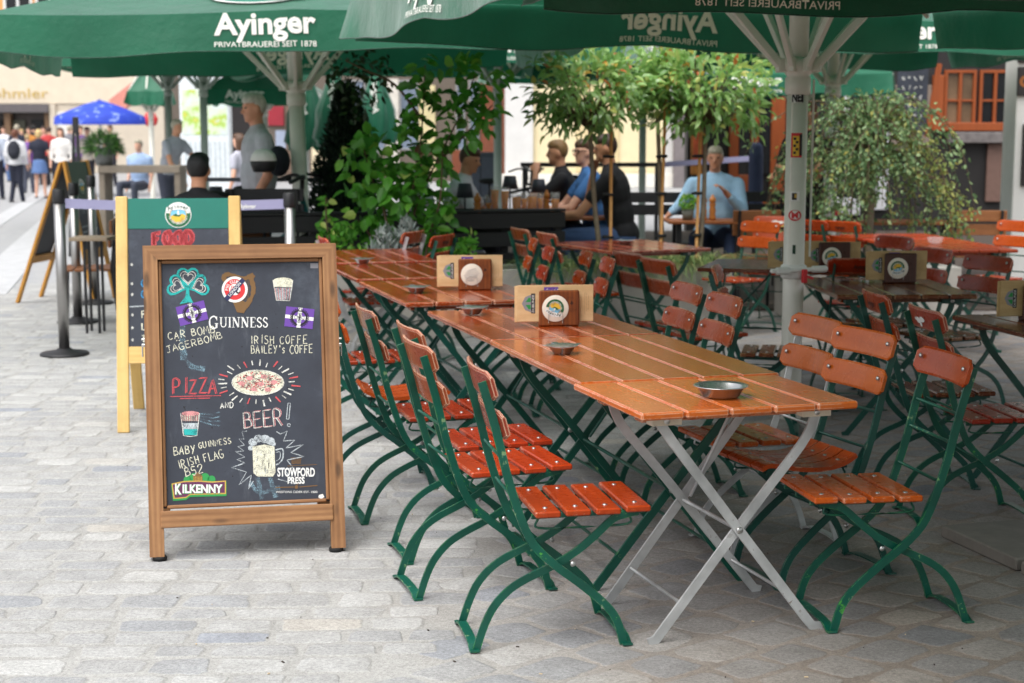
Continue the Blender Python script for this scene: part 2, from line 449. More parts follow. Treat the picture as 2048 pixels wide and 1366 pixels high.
GL = {  # hand-drawn stroke letters, box 0..0.65 x 0..1
 'A': [[(0, 0), (.32, 1), (.62, 0)], [(.12, .35), (.52, .38)]], 'B': [[(.05, 0), (.06, 1)], [(.06, 1), (.45, .95), (.48, .65), (.1, .53)], [(.1, .53), (.55, .5), (.6, .12), (.05, 0)]],
 'C': [[(.58, .85), (.38, 1), (.1, .8), (.02, .4), (.2, .05), (.45, 0), (.6, .15)]], 'D': [[(.05, 0), (.06, 1)], [(.03, 1), (.42, .92), (.6, .55), (.42, .1), (.02, 0)]],
 'E': [[(.55, 1), (.05, .98), (.05, 0), (.58, .02)], [(.05, .52), (.45, .52)]], 'F': [[(.58, 1), (.05, .98), (.05, 0)], [(.05, .55), (.45, .55)]],
 'G': [[(.58, .85), (.38, 1), (.1, .8), (.02, .4), (.2, .04), (.45, 0), (.6, .15), (.6, .42), (.35, .42)]], 'H': [[(.05, 0), (.06, 1)], [(.58, 0), (.57, 1)], [(.05, .5), (.58, .53)]],
 'I': [[(.3, 0), (.3, 1)]], 'J': [[(.1, .98), (.6, 1)], [(.42, 1), (.4, .2), (.25, 0), (.05, .15)]], 'K': [[(.05, 0), (.06, 1)], [(.55, 1), (.08, .45), (.6, 0)]],
 'L': [[(.06, 1), (.05, 0), (.55, .02)]], 'M': [[(0, 0), (.08, 1), (.33, .3), (.58, 1), (.66, 0)]], 'N': [[(.04, 0), (.05, 1), (.56, 0), (.58, 1)]],
 'O': [[(.3, 1), (.06, .75), (.03, .35), (.25, 0), (.5, .12), (.6, .55), (.48, .92), (.3, 1)]], 'P': [[(.05, 0), (.06, 1), (.45, .97), (.57, .75), (.42, .5), (.06, .45)]],
 'R': [[(.05, 0), (.06, 1), (.45, .97), (.55, .75), (.42, .52), (.06, .48)], [(.25, .48), (.6, 0)]], 'S': [[(.56, .88), (.3, 1), (.08, .82), (.2, .57), (.48, .42), (.56, .18), (.3, 0), (.03, .12)]],
 'T': [[(0, 1), (.62, .98)], [(.31, 1), (.3, 0)]], 'U': [[(.05, 1), (.05, .3), (.25, 0), (.5, .1), (.57, .4), (.58, 1)]], 'W': [[(0, 1), (.16, 0), (.33, .7), (.5, 0), (.66, 1)]],
 'Y': [[(.02, 1), (.3, .5)], [(.6, 1), (.2, -.05)]], 'Z': [[(.03, .98), (.58, 1), (.03, .02), (.62, .02)]], '2': [[(.05, .75), (.2, 1), (.5, .95), (.5, .65), (.03, .05), (.6, .05)]],
 '5': [[(.55, 1), (.12, 1), (.1, .58), (.42, .6), (.57, .3), (.35, 0), (.03, .1)]], '+': [[(.1, .4), (.5, .4)], [(.3, .2), (.3, .62)]], '!': [[(.25, 1), (.28, .3)], [(.29, .08), (.3, 0)]],
 "'": [[(.3, 1), (.25, .78)]], 's': [[(.5, .55), (.28, .65), (.15, .48), (.42, .3), (.4, .08), (.1, .03)]], ' ': []}
def strokes(txt, x, y, h, ang=0, gap=.18, jit=.04, seed=0, wf=1.0, width=None):
    if width:
        n = sum((.42 if ch in "I!'" else .65) for ch in txt); base = n * wf + gap * len(txt) - .25 * txt.count(' '); k = width / (base * h); wf *= k; gap *= k
    r = random.Random(seed + len(txt)); c, s = math.cos(ang), math.sin(ang); out = []; cx = 0
    for ch in txt:
        sc = 1 + r.uniform(-.08, .08); dy = r.uniform(-.05, .05)
        for st in GL.get(ch, []):
            q = [((cx + a * wf * sc + r.uniform(-jit, jit)) * h, (b * sc + dy + r.uniform(-jit, jit)) * h) for a, b in st]
            q = spline([(a, b, 0) for a, b in q], 4) if len(q) > 3 and ch not in "EFLZNMWTA+" else np.array([(a, b, 0) for a, b in q])
            out.append([(x + a * c - b * s, y + a * s + b * c) for a, b, _ in q])
        cx += (.42 if ch in "I!'" else .65) * wf + gap
        if ch == ' ': cx -= .25 * (wf if width else 1)
    return out
def ribbon(mb, poly, w, place, mat=0, seed=0):
    p = np.asarray(poly, float)
    if len(p) < 2: return
    q = [p[0]]
    for a, b in zip(p[:-1], p[1:]):
        k = max(1, int(np.linalg.norm(b - a) / (w * 4)))
        for j in range(1, k + 1): q.append(a + (b - a) * j / k)
    p = np.array(q); d = np.gradient(p, axis=0); d /= np.maximum(1e-9, np.linalg.norm(d, axis=1, keepdims=True)); nn = np.stack([-d[:, 1], d[:, 0]], 1)
    r = np.random.RandomState(seed); ww = w / 2 * (1 + r.uniform(-.25, .25, len(p)))[:, None]
    V = [place(*v) for v in np.concatenate([p + nn * ww, p - nn * ww])]; n = len(p)
    mb.add(V, [(i, n + i, n + i + 1, i + 1) for i in range(n - 1)], mat)
def flatpoly(mb, poly, place, mat=0):
    mb.add([place(*q) for q in poly], [tuple(range(len(poly)))], mat)
def disc(cx, cy, r, n=28, ry=None): return [(cx + r * math.cos(2 * math.pi * k / n), cy + (ry or r) * math.sin(2 * math.pi * k / n)) for k in range(n)]
def ringpoly(mb, cx, cy, r0, r1, place, mat=0, a0=0, a1=360, n=32):
    V = []; 
    for k in range(n + 1):
        a = rad(a0 + (a1 - a0) * k / n); V += [(cx + r0 * math.cos(a), cy + r0 * math.sin(a)), (cx + r1 * math.cos(a), cy + r1 * math.sin(a))]
    mb.add([place(*q) for q in V], [(2 * i, 2 * i + 1, 2 * i + 3, 2 * i + 2) for i in range(n)], mat)
def letters(mb, txt, cx, cy, h, place, mat=0, width=None, bold=0.0, ang=0, shear=0.0, space=1.0):
    v, f = text2d(txt, bold, shear, space); v = v.copy() * h
    if width: v[:, 0] *= width / (v[:, 0].max() - v[:, 0].min())
    c, s = math.cos(ang), math.sin(ang)
    mb.add([place(cx + a * c - b * s, cy + a * s + b * c) for a, b in v], f, mat)
def arcletters(mb, txt, cx, cy, r, h, a0, a1, place, mat=0, bold=0.0, inward=False):
    n = len(txt)
    for i, ch in enumerate(txt):
        if ch == ' ': continue
        a = rad(a0 + (a1 - a0) * (i + .5) / n); t = a - math.pi / 2 if not inward else a + math.pi / 2
        letters(mb, ch, cx + r * math.cos(a), cy + r * math.sin(a), h, place, mat, None, bold, t)
# ------------------------------------------------------------------ shared materials
def_green = (2, 76, 62)
MG = paint_metal("green_paint", def_green, ((96, 160, 70), (150, 160, 140)), .30)
MGW = paint_metal("green_paint_worn", (2, 78, 62), ((70, 150, 60), (120, 150, 110)), .46)
MGD = paint_metal("green_paint_dark", (8, 70, 60), ((120, 150, 120), (160, 165, 150)), .25)
MGALV = paint_metal("galvanised", (188, 190, 190), ((120, 100, 90), (190, 190, 188)), .35, .42, .35)
MSTEEL = M("steel", (214, 214, 212), .27, .92, .05, 30)
MBOLT = M("bolt_steel", (190, 190, 188), .32, .9, .1, 60)
WSEAT = lacquer("wood_seat", (196, 66, 26), (164, 46, 16), .35)
WBACK = lacquer("wood_back", (190, 68, 26), (154, 48, 16), .7)
WWORN = lacquer("wood_back_worn", (168, 72, 46), (140, 50, 28), 1.0)
WORNG = lacquer("wood_orange", (208, 96, 30), (180, 74, 20), .4)
WTOP = lacquer("wood_top", (214, 116, 44), (188, 92, 28), .75, .17, coat=.4)
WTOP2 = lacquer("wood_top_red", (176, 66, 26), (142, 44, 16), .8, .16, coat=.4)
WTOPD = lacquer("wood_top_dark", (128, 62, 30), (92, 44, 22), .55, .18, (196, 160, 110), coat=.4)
WRED = lacquer("wood_bright", (200, 78, 32), (172, 58, 20), .3)
MBLACK = M("black_iron", (28, 28, 30), .5, 0, .2)
MRUB = M("rubber", (18, 18, 18), .8)
MWHITE = M("white_paint", (226, 224, 218), .5, 0, .05)
MPOLE = M("pole_paint", (224, 221, 210), .45, 0, .07, 5)
MPOLEG = M("pole_grey", (150, 160, 150), .45, 0, .08, 5)
CGREEN = clothmat("canopy_green", (24, 106, 76), .25)
CGREEND = clothmat("canopy_green_deep", (4, 70, 48), .12)
MPRINT = M("print_white", (236, 236, 226), .7, 0, .03)
MPRINTIN = M("print_seen_through", (252, 246, 226), .8, 0, .02)  # inner print, opaque and bright to stand in for light through the cloth

# ------------------------------------------------------------------ ground: paving of granite setts in a sandy bed
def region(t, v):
    """0 in the open lane of grey setts, 1 on the terrace, where dirt and umbrella shade are painted in"""
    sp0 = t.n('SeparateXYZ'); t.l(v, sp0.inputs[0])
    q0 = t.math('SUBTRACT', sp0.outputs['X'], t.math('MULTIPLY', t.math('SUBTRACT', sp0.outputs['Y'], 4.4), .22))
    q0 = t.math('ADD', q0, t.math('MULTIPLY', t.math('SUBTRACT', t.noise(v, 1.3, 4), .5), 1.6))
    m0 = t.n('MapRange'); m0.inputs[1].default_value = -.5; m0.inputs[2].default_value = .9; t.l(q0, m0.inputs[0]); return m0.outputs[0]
def sand(t, v, reg):
    n = t.noise(v, 3.0, 6, .7); n2 = t.noise(v, 210, 3, .8); n3 = t.noise(v, 60, 4, .8)
    bed = t.mix(reg, t.ramp(n, [(.25, lin(148, 147, 143)), (.75, lin(172, 171, 167))]), t.ramp(n, [(.25, lin(112, 102, 92)), (.75, lin(144, 133, 122))]))  # terrace bed browner and darker: dirt plus shade put into the colour
    g = t.math('ADD', t.math('MULTIPLY', n2, .6), t.math('MULTIPLY', n3, .4))
    return t.mix(.8, bed, t.ramp(g, [(.3, (.32, .32, .32, 1)), (.7, (1.55, 1.55, 1.55, 1))]), 'MULTIPLY'), g
def ground_mat():
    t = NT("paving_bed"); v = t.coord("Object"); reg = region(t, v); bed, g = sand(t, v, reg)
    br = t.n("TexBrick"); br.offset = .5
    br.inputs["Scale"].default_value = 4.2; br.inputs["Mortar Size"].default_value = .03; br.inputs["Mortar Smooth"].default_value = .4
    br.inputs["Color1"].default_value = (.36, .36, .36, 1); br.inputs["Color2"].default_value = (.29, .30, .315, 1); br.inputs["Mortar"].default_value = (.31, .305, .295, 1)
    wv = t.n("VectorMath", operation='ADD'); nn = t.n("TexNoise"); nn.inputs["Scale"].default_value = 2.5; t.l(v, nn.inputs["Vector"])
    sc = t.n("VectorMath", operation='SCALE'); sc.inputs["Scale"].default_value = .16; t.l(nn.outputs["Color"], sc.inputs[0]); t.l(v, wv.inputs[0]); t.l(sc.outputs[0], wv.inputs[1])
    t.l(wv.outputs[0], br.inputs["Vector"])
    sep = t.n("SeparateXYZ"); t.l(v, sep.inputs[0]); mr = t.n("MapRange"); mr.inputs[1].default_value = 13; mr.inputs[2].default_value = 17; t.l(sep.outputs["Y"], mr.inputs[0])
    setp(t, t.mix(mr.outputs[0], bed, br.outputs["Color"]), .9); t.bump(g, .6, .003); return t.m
def sett_mat():
    t = NT("granite_sett"); a = t.n("Attribute", attribute_name="tint"); gr = t.n("Attribute", attribute_name="grain"); v = t.coord("Object")
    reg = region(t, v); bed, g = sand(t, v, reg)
    n = t.noise(v, 260, 3, .85); n2 = t.noise(v, 8, 5, .7); n3 = t.noise(v, 75, 4, .75)
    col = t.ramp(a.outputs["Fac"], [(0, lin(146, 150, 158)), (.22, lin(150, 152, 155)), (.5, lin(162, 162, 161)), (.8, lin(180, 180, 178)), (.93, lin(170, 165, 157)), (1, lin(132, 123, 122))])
    dk = t.ramp(a.outputs["Fac"], [(0, lin(104, 106, 111)), (.3, lin(118, 117, 117)), (.6, lin(136, 131, 126)), (.9, lin(152, 143, 132)), (1, lin(110, 96, 88))])  # darker ramp for the terrace side, part dirt, part painted shade
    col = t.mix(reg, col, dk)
    gg = t.math('ADD', t.math('MULTIPLY', n, .45), t.math('MULTIPLY', n3, .55))
    col = t.mix(.85, col, t.ramp(gg, [(.30, (.30, .30, .31, 1)), (.5, (1, 1, 1, 1)), (.70, (1.65, 1.65, 1.62, 1))]), 'MULTIPLY')
    col = t.mix(.7, col, t.ramp(n2, [(.3, (.70, .69, .67, 1)), (.65, (1.08, 1.08, 1.07, 1))]), 'MULTIPLY')
    sx = t.n("SeparateXYZ"); t.l(gr.outputs["Vector"], sx.inputs[0]); e = sx.outputs["X"]; cover = sx.outputs["Y"]
    w = t.math('ADD', e, t.math('MULTIPLY', t.math('SUBTRACT', t.noise(v, 26, 5, .75), .5), 1.5))
    mk = t.n("MapRange"); t.l(w, mk.inputs[0]); t.l(cover, mk.inputs[1]); t.l(t.math('ADD', cover, .22), mk.inputs[2])
    col = t.mix(mk.outputs[0], bed, col)
    ln = t.n("MapRange"); ln.inputs[1].default_value = .22; ln.inputs[2].default_value = .06; t.l(t.math('ADD', e, t.math('MULTIPLY', t.math('SUBTRACT', t.noise(v, 14, 3), .5), .25)), ln.inputs[0])
    lm = t.n("MapRange"); lm.inputs[1].default_value = .52; lm.inputs[2].default_value = .62; t.l(t.noise(v, 3.3, 3), lm.inputs[0])
    col = t.mix(t.math('MULTIPLY', t.math('MULTIPLY', ln.outputs[0], lm.outputs[0]), .62), col, lin(84, 76, 68))
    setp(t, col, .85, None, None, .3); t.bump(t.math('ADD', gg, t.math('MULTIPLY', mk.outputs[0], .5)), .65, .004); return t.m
mb = MB(); S = 260
mb.add([(-S, -60, -.0024), (S, -60, -.0024), (S, 400, -.0024), (-S, 400, -.0024)], [(0, 1, 2, 3)])
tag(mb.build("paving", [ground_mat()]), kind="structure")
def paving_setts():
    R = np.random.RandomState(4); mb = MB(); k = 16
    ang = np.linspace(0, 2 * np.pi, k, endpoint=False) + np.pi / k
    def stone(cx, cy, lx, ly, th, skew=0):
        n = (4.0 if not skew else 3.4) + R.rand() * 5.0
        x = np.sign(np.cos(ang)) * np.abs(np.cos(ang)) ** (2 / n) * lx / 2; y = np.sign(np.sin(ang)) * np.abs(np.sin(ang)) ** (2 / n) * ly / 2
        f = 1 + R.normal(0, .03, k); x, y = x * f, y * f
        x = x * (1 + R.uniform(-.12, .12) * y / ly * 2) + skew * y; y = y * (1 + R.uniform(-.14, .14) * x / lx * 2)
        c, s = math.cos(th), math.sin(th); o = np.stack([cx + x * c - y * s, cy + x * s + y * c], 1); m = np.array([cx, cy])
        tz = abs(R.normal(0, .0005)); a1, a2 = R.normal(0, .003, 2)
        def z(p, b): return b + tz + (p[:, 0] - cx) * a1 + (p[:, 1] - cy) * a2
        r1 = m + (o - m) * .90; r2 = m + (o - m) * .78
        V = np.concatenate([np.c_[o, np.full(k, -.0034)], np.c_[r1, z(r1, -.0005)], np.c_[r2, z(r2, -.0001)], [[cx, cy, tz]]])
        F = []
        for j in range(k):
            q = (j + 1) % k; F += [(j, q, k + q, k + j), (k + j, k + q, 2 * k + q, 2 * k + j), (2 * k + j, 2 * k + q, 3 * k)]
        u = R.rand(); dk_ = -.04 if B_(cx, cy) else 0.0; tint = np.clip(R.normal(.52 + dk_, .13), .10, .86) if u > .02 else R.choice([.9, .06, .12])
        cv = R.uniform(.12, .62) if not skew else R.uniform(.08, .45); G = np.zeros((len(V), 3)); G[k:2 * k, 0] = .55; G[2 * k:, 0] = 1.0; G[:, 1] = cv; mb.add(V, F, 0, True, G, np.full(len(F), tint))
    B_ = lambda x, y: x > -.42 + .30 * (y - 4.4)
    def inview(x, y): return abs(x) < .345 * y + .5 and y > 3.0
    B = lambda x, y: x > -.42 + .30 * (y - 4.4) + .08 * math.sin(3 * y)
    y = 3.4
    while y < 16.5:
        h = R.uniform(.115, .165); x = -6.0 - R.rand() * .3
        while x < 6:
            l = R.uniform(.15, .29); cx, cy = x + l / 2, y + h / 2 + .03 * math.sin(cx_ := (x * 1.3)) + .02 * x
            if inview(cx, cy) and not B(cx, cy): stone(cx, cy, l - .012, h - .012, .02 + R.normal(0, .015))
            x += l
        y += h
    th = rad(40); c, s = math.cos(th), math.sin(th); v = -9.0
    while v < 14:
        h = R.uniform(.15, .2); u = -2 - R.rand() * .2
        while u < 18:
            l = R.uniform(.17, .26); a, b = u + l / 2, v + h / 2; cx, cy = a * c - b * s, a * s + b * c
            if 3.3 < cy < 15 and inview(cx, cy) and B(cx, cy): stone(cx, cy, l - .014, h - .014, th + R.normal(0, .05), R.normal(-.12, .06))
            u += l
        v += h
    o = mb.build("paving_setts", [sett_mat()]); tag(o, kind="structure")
paving_setts()
mb = MB(); R_ = random.Random(9)
for k in range(70):
    Y = 4.2 + 7 * R_.random() ** 1.5; x = R_.uniform(-.3, .33) * Y; a = R_.uniform(0, 3); s = R_.uniform(.002, .006)
    mb.box((x, Y, .002), (s * R_.uniform(1, 2.6), s, .003), rotz(a), R_.randrange(2), .0005)
tag(mb.build("litter", [M("crumb_dark", (50, 40, 32), .9), M("crumb_pale", (190, 170, 140), .9)]), kind="stuff")
mb = MB()
for (p, q, w) in (((-40, 590), (175, 375), .5), ((-260, 600), (100, 378), .35)):
    a, b = gp(*p), gp(*q); d = unit(b - a); n = np.array([-d[1], d[0], 0]); L = np.linalg.norm(b - a); k = int(L / .9)
    for i in range(k):
        c = a + d * (i + .5) * L / k; mb.box(c + [0, 0, .002], (w, L / k - .02, .012), rotz(math.atan2(d[1], d[0]) - math.pi / 2), 0, .004)
tag(mb.build("road_gutter", [M("gutter_stone", (176, 177, 178), .8, 0, .12, 6, .2)]), kind="structure")

# ------------------------------------------------------------------ folding chairs
OUT = [(-.330, .840), (-.304, .754), (-.283, .677), (-.256, .564), (-.231, .479), (-.207, .408), (-.172, .335), (-.108, .269), (-.03, .208), (.049, .139), (.092, .082), (.115, .004)]
INN = [(.165, .418), (.133, .412), (.085, .397), (.03, .349), (-.03, .301), (-.105, .258), (-.186, .222), (-.242, .189), (-.288, .141), (-.318, .085), (-.346, .004)]
def curved_slat(mb, xc, zc, w, half, h, sag, tilt, mat=0, t=.013):
    p = []; hh = []
    for k in range(15):
        y = -half + 2 * half * k / 14; e = min(1, (half - abs(y)) / .022)
        p.append((xc - sag * (1 - (y / half) ** 2) + sag * .5, y, zc)); hh.append(h * (1 - .34 * (1 - math.sqrt(max(0, 1 - (1 - e) ** 2)))))
    side = (math.cos(tilt), 0, math.sin(tilt)); V = []; p = np.array(p); n = len(p); up = np.array([-math.sin(tilt), 0, math.cos(tilt)]); sd = np.array(side); G = []
    ring = [(-.5, .5), (-.42, .5), (.42, .5), (.5, .5), (.5, -.5), (.42, -.5), (-.42, -.5), (-.5, -.5)]
    for i in range(n):
        for j, (a, b) in enumerate(ring):
            bb = b * (1 if j in (1, 2, 5, 6) else .45)
            V.append(p[i] + up * a * hh[i] + sd * bb * t); G.append((a * h + zc * 3, p[i][1] + zc * 7, b * t))
    m = 8; F = [tuple(range(m)), tuple((n - 1) * m + q for q in range(m))[::-1]]
    for i in range(n - 1):
        for q in range(m): F.append((i * m + q, (i + 1) * m + q, (i + 1) * m + (q + 1) % m, i * m + (q + 1) % m))
    mb.add(V, F, mat, False, G)
def bolt(mb, c, nrm, mat=1, r=.0085):
    z = unit(nrm); x = unit(np.cross(z, (0, 1, .1))); R = np.column_stack([x, np.cross(z, x), z])
    mb.lathe([(r, 0), (r * .9, .0022), (r * .5, .0042), (1e-6, .005)], c, 8, mat, R)
def back_place(e=.0012):
    def f(u, v):
        xo = -.352 + (.892 - .815) * .30 + .020; y = -u; x = xo - .024 * (1 - (y / .198) ** 2) + .012
        return (x - math.sin(.27) * v - math.cos(.27) * (.0065 + e), y, .819 + math.cos(.27) * v - math.sin(.27) * (.0065 + e))
    return f
def torn_sticker(ch, front=False):
    mb = MB(); f = back_place(.002); r = random.Random(4)
    for cx, cy, s in ((-.02, .0, .035), (.02, .006, .03), (-.055, .004, .016), (.0, -.014, .02)): flatpoly(mb, [(cx + s * r.uniform(.5, 1) * math.cos(a), cy + s * .6 * r.uniform(.5, 1) * math.sin(a)) for a in np.linspace(0, 6.28, 9)[:-1]], (lambda u, v: (f(u, v)[0] + .0175, f(u, v)[1], f(u, v)[2] + .004)) if front else f, 0)
    mb.build("torn_sticker", [MWHITE], ch)
def make_chair(name, label, mseat, mback, mmetal, group, nslat=2, contour=False, rods=False, flatseat=True):
    t = thing(name, label, "chair", group=group)
    mb = MB()
    if contour:
        for k in range(4):
            y0 = -.165 + .0825 * k + .0375; w = .074; P = [(-.185, .452), (-.14, .428), (-.06, .412), (.04, .418), (.12, .434), (.165, .440), (.195, .428)]
            sp = spline([(a, y0, b) for a, b in P], 3); mb.flat(sp, .016, w, (0, 1, 0))
            for xx, zz in ((-.13, .433), (.13, .444)): bolt(mb, (xx, y0, zz), (0, 0, 1))
    else:
        for k in range(4):
            xc = -.128 + .0945 * k; zc = .429 + .004 * (k == 3) - .002 * (k == 0)
            mb.box((xc, 0, zc), (.079, .352, .020), None, 0, .0045, 1)
            for y in (-.125, .125): bolt(mb, (xc, y, zc + .0095), (0, 0, 1))
    mb.build("seat", [mseat, MBOLT], t)
    mb = MB(); tl = .3
    zs = (.820, .700) if nslat == 2 else (.815,)
    for z in zs:
        xo = -.352 + (.892 - z) * .30 + .020
        curved_slat(mb, xo, z + .008, 0, .194, .092, .024, -tl * .0 + .27)
        for y in (-.158, .158): bolt(mb, (xo + .0125 + .003, y, z + .022), (.96, 0, .27))
        for y in (-.158, .158): bolt(mb, (xo + .0125 - .003, y, z - .010), (.96, 0, .27))
    br = mb.build("backrest", [mback, MBOLT], t)
    if mback in (WRED,) or mseat is WTOPD:
        mb = MB(); mb_place = back_place(); letters(mb, "Ayinger", 0, -.008, .026, lambda u, v: mb_place(u, v), 0, .105, .03); letters(mb, "PRIVATBRAUEREI SEIT 1878", 0, -.024, .007, lambda u, v: mb_place(u, v), 0, .105, .0)
        mb.build("print", [M("print_faded", (70, 30, 18), .6)], br)
    for sgn in (-1, 1):
        mb = MB(); pts = spline([(a, sgn * .160, b) for a, b in OUT], 3); mb.flat(pts, .026, .008, (0, 1, 0)); mb.build("leg", [mmetal], t)
        mb = MB(); pts = spline([(a, sgn * .137, b) for a, b in INN], 3); mb.flat(pts, .024, .008, (0, 1, 0)); bolt(mb, (-.045, sgn * .149, .263), (0, sgn, 0), 1, .009); mb.build("leg", [mmetal, MBOLT], t)
    for x, w, hw in ((.125, .030, .168), (-.352, .030, .145)):
        mb = MB(); p = [(x, y, z) for y, z in ((-hw - .012, .006), (-hw + .01, .005), (-hw + .05, .020), (0, .024), (hw - .05, .020), (hw - .01, .005), (hw + .012, .006))]
        mb.flat(spline(p, 3), w, .006, (0, 0, 1)) if False else mb.flat(spline(p, 3), .006, w, (1, 0, 0)); mb.build("foot_bar", [mmetal], t)
    mb = MB()
    for z, x in ((.475, -.229),) + (((.60, -.265),) if not rods else ((.60, -.265), (.69, -.287))): mb.tube([(x, -.16, z), (x, .16, z)], .0055, 6)
    for y in (-.118, .118):
        mb.obox((-.17, y, .410), (.19, y, .414), .006, .016)
        mb.tube(spline([(-.15, y * 1.05, .405), (-.148, y * 1.05, .375), (0, y * 1.05, .372), (.135, y * 1.05, .376), (.14, y * 1.05, .405)], 4), .004, 6)
    mb.tube([(.16, -.137, .408), (.16, .137, .408)], .006, 6); mb.tube([(-.10, -.137, .26), (-.10, .137, .26)], .005, 6)
    mb.build("seat_frame", [mmetal], t)
    return t
GC = "folding slatted chairs on the terrace"
PROTO = {}
def chair(kind, x, y, deg, label, z=0):
    K = {"worn": (WSEAT, WWORN, MGW, 2, 0, 0), "plain": (WSEAT, WBACK, MG, 2, 0, 0), "one": (WORNG, WORNG, MGW, 1, 0, 1), "contour": (WORNG, WORNG, MGD, 2, 1, 0),
         "galv": (WORNG, WORNG, MGALV, 2, 0, 0), "dark": (WTOPD, WBACK, MGD, 2, 0, 0), "bright": (WRED, WRED, MG, 2, 0, 0), "galvred": (WSEAT, WBACK, MGALV, 2, 0, 0)}[kind]
    if kind not in PROTO:
        t = make_chair("folding_chair", label, K[0], K[1], K[2], GC, K[3], bool(K[4]), bool(K[5])); PROTO[kind] = t
        t.location = (x, y, z); t.rotation_euler = (0, 0, rad(deg)); return t
    return dup(PROTO[kind], (x, y, z), rad(deg), label)
def chair_b(kind, bx, by, deg, label, d=.315):
    return chair(kind, bx + d * math.cos(rad(deg)), by + d * math.sin(rad(deg)), deg, label)
chair("worn", .203, 4.866, 11, "chair with chipped curved backrest beside the galvanised table legs, left side")
chair("worn", -.03, 5.44, 18, "chair with pale worn backrest, second from the near end of the left side")
chair("worn", -.085, 5.88, 17, "chair with chipped backrest, third from the near end of the left side")
chair("worn", -.30, 6.47, 16, "chair with chipped backrest and flat orange seat, right of the brown chalkboard frame")
chair("contour", -.50, 7.02, 12, "chair with dull pink curved seat slats, mostly behind other chair backs")
chair("plain", -.73, 8.03, 14, "chair poking out right behind the brown chalkboard frame, backrest hidden")
chair("galvred", -.98, 10.75, 15, "chair with grey metal legs below the farthest table of the left row")
chair("one", 1.11, 5.03, 190, "chair with a single backrest slat and bright green legs, right of the ashtray dish")
chair("contour", .985, 5.52, 201, "chair with curved orange seat and two-slat backrest, right of the long table")
chair("galv", .885, 5.93, 198, "chair with grey metal frame and orange slats, right of the long table")
chair("plain", .635, 6.78, 194, "chair leaning slats towards the long table, left of the umbrella pole")
chair("plain", .525, 7.28, 194, "chair behind the menu holder's table, third slatted back left of the pole")
chair_b("plain", .55, 8.87, 186, "chair just right of the wooden menu stand with round green coaster")
chair_b("plain", .45, 9.35, 186, "chair half hidden behind another back, right of the menu stands")
chair_b("plain", .235, 9.72, 186, "chair with close-set slats in front of the black fence, nearer of two")
chair_b("plain", .15, 10.45, 184, "chair with close-set slats in front of the black fence, farther of two")
chair_b("worn", .235, 11.12, 20, "chair seen from its back, left of the lone bright table, nearer of two")
chair_b("worn", .05, 11.62, 20, "chair seen from its back, left of the lone bright table, farther of two")
chair_b("worn", .68, 9.3, 24, "narrow looking chair back below the lone bright table, left of two")
chair_b("worn", .81, 8.85, 24, "narrow looking chair back below the lone bright table, right of two")
chair_b("dark", 1.08, 8.32, -12, "dark red chair with faded print, seen from behind, left of the umbrella pole")
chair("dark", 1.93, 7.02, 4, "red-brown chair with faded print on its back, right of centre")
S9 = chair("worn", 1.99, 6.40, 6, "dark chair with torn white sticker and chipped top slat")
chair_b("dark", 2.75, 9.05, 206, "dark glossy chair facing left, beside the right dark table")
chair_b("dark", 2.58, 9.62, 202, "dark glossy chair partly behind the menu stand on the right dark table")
chair_b("plain", 2.62, 10.75, 206, "red chair showing only its top slat in front of the bright orange table")
chair_b("bright", 1.98, 12.5, 222, "bright orange chair angled towards the lone table, left of the pole")
chair_b("bright", 2.40, 12.75, 35, "bright orange chair seen from behind, right of the umbrella pole, left of two")
chair_b("bright", 2.62, 12.55, 35, "bright orange chair seen from behind, right of the umbrella pole, right of two")
chair_b("bright", 4.05, 12.6, 215, "bright orange chair in front of the white wall")
chair_b("galvred", -.70, 11.3, 160, "orange chair with grey frame in front of the silver leaved plant")
chair_b("bright", -.47, 10.9, 158, "orange chair just left behind the white coaster menu stand")
chair("dark", 1.95, 9.2, 95, "dark chair tucked under the dark table behind the umbrella pole")
SV = chair("bright", 2.12, 12.95, 250, "orange chair with white sticker, mostly hidden by the umbrella pole")
torn_sticker(S9); torn_sticker(SV, True)

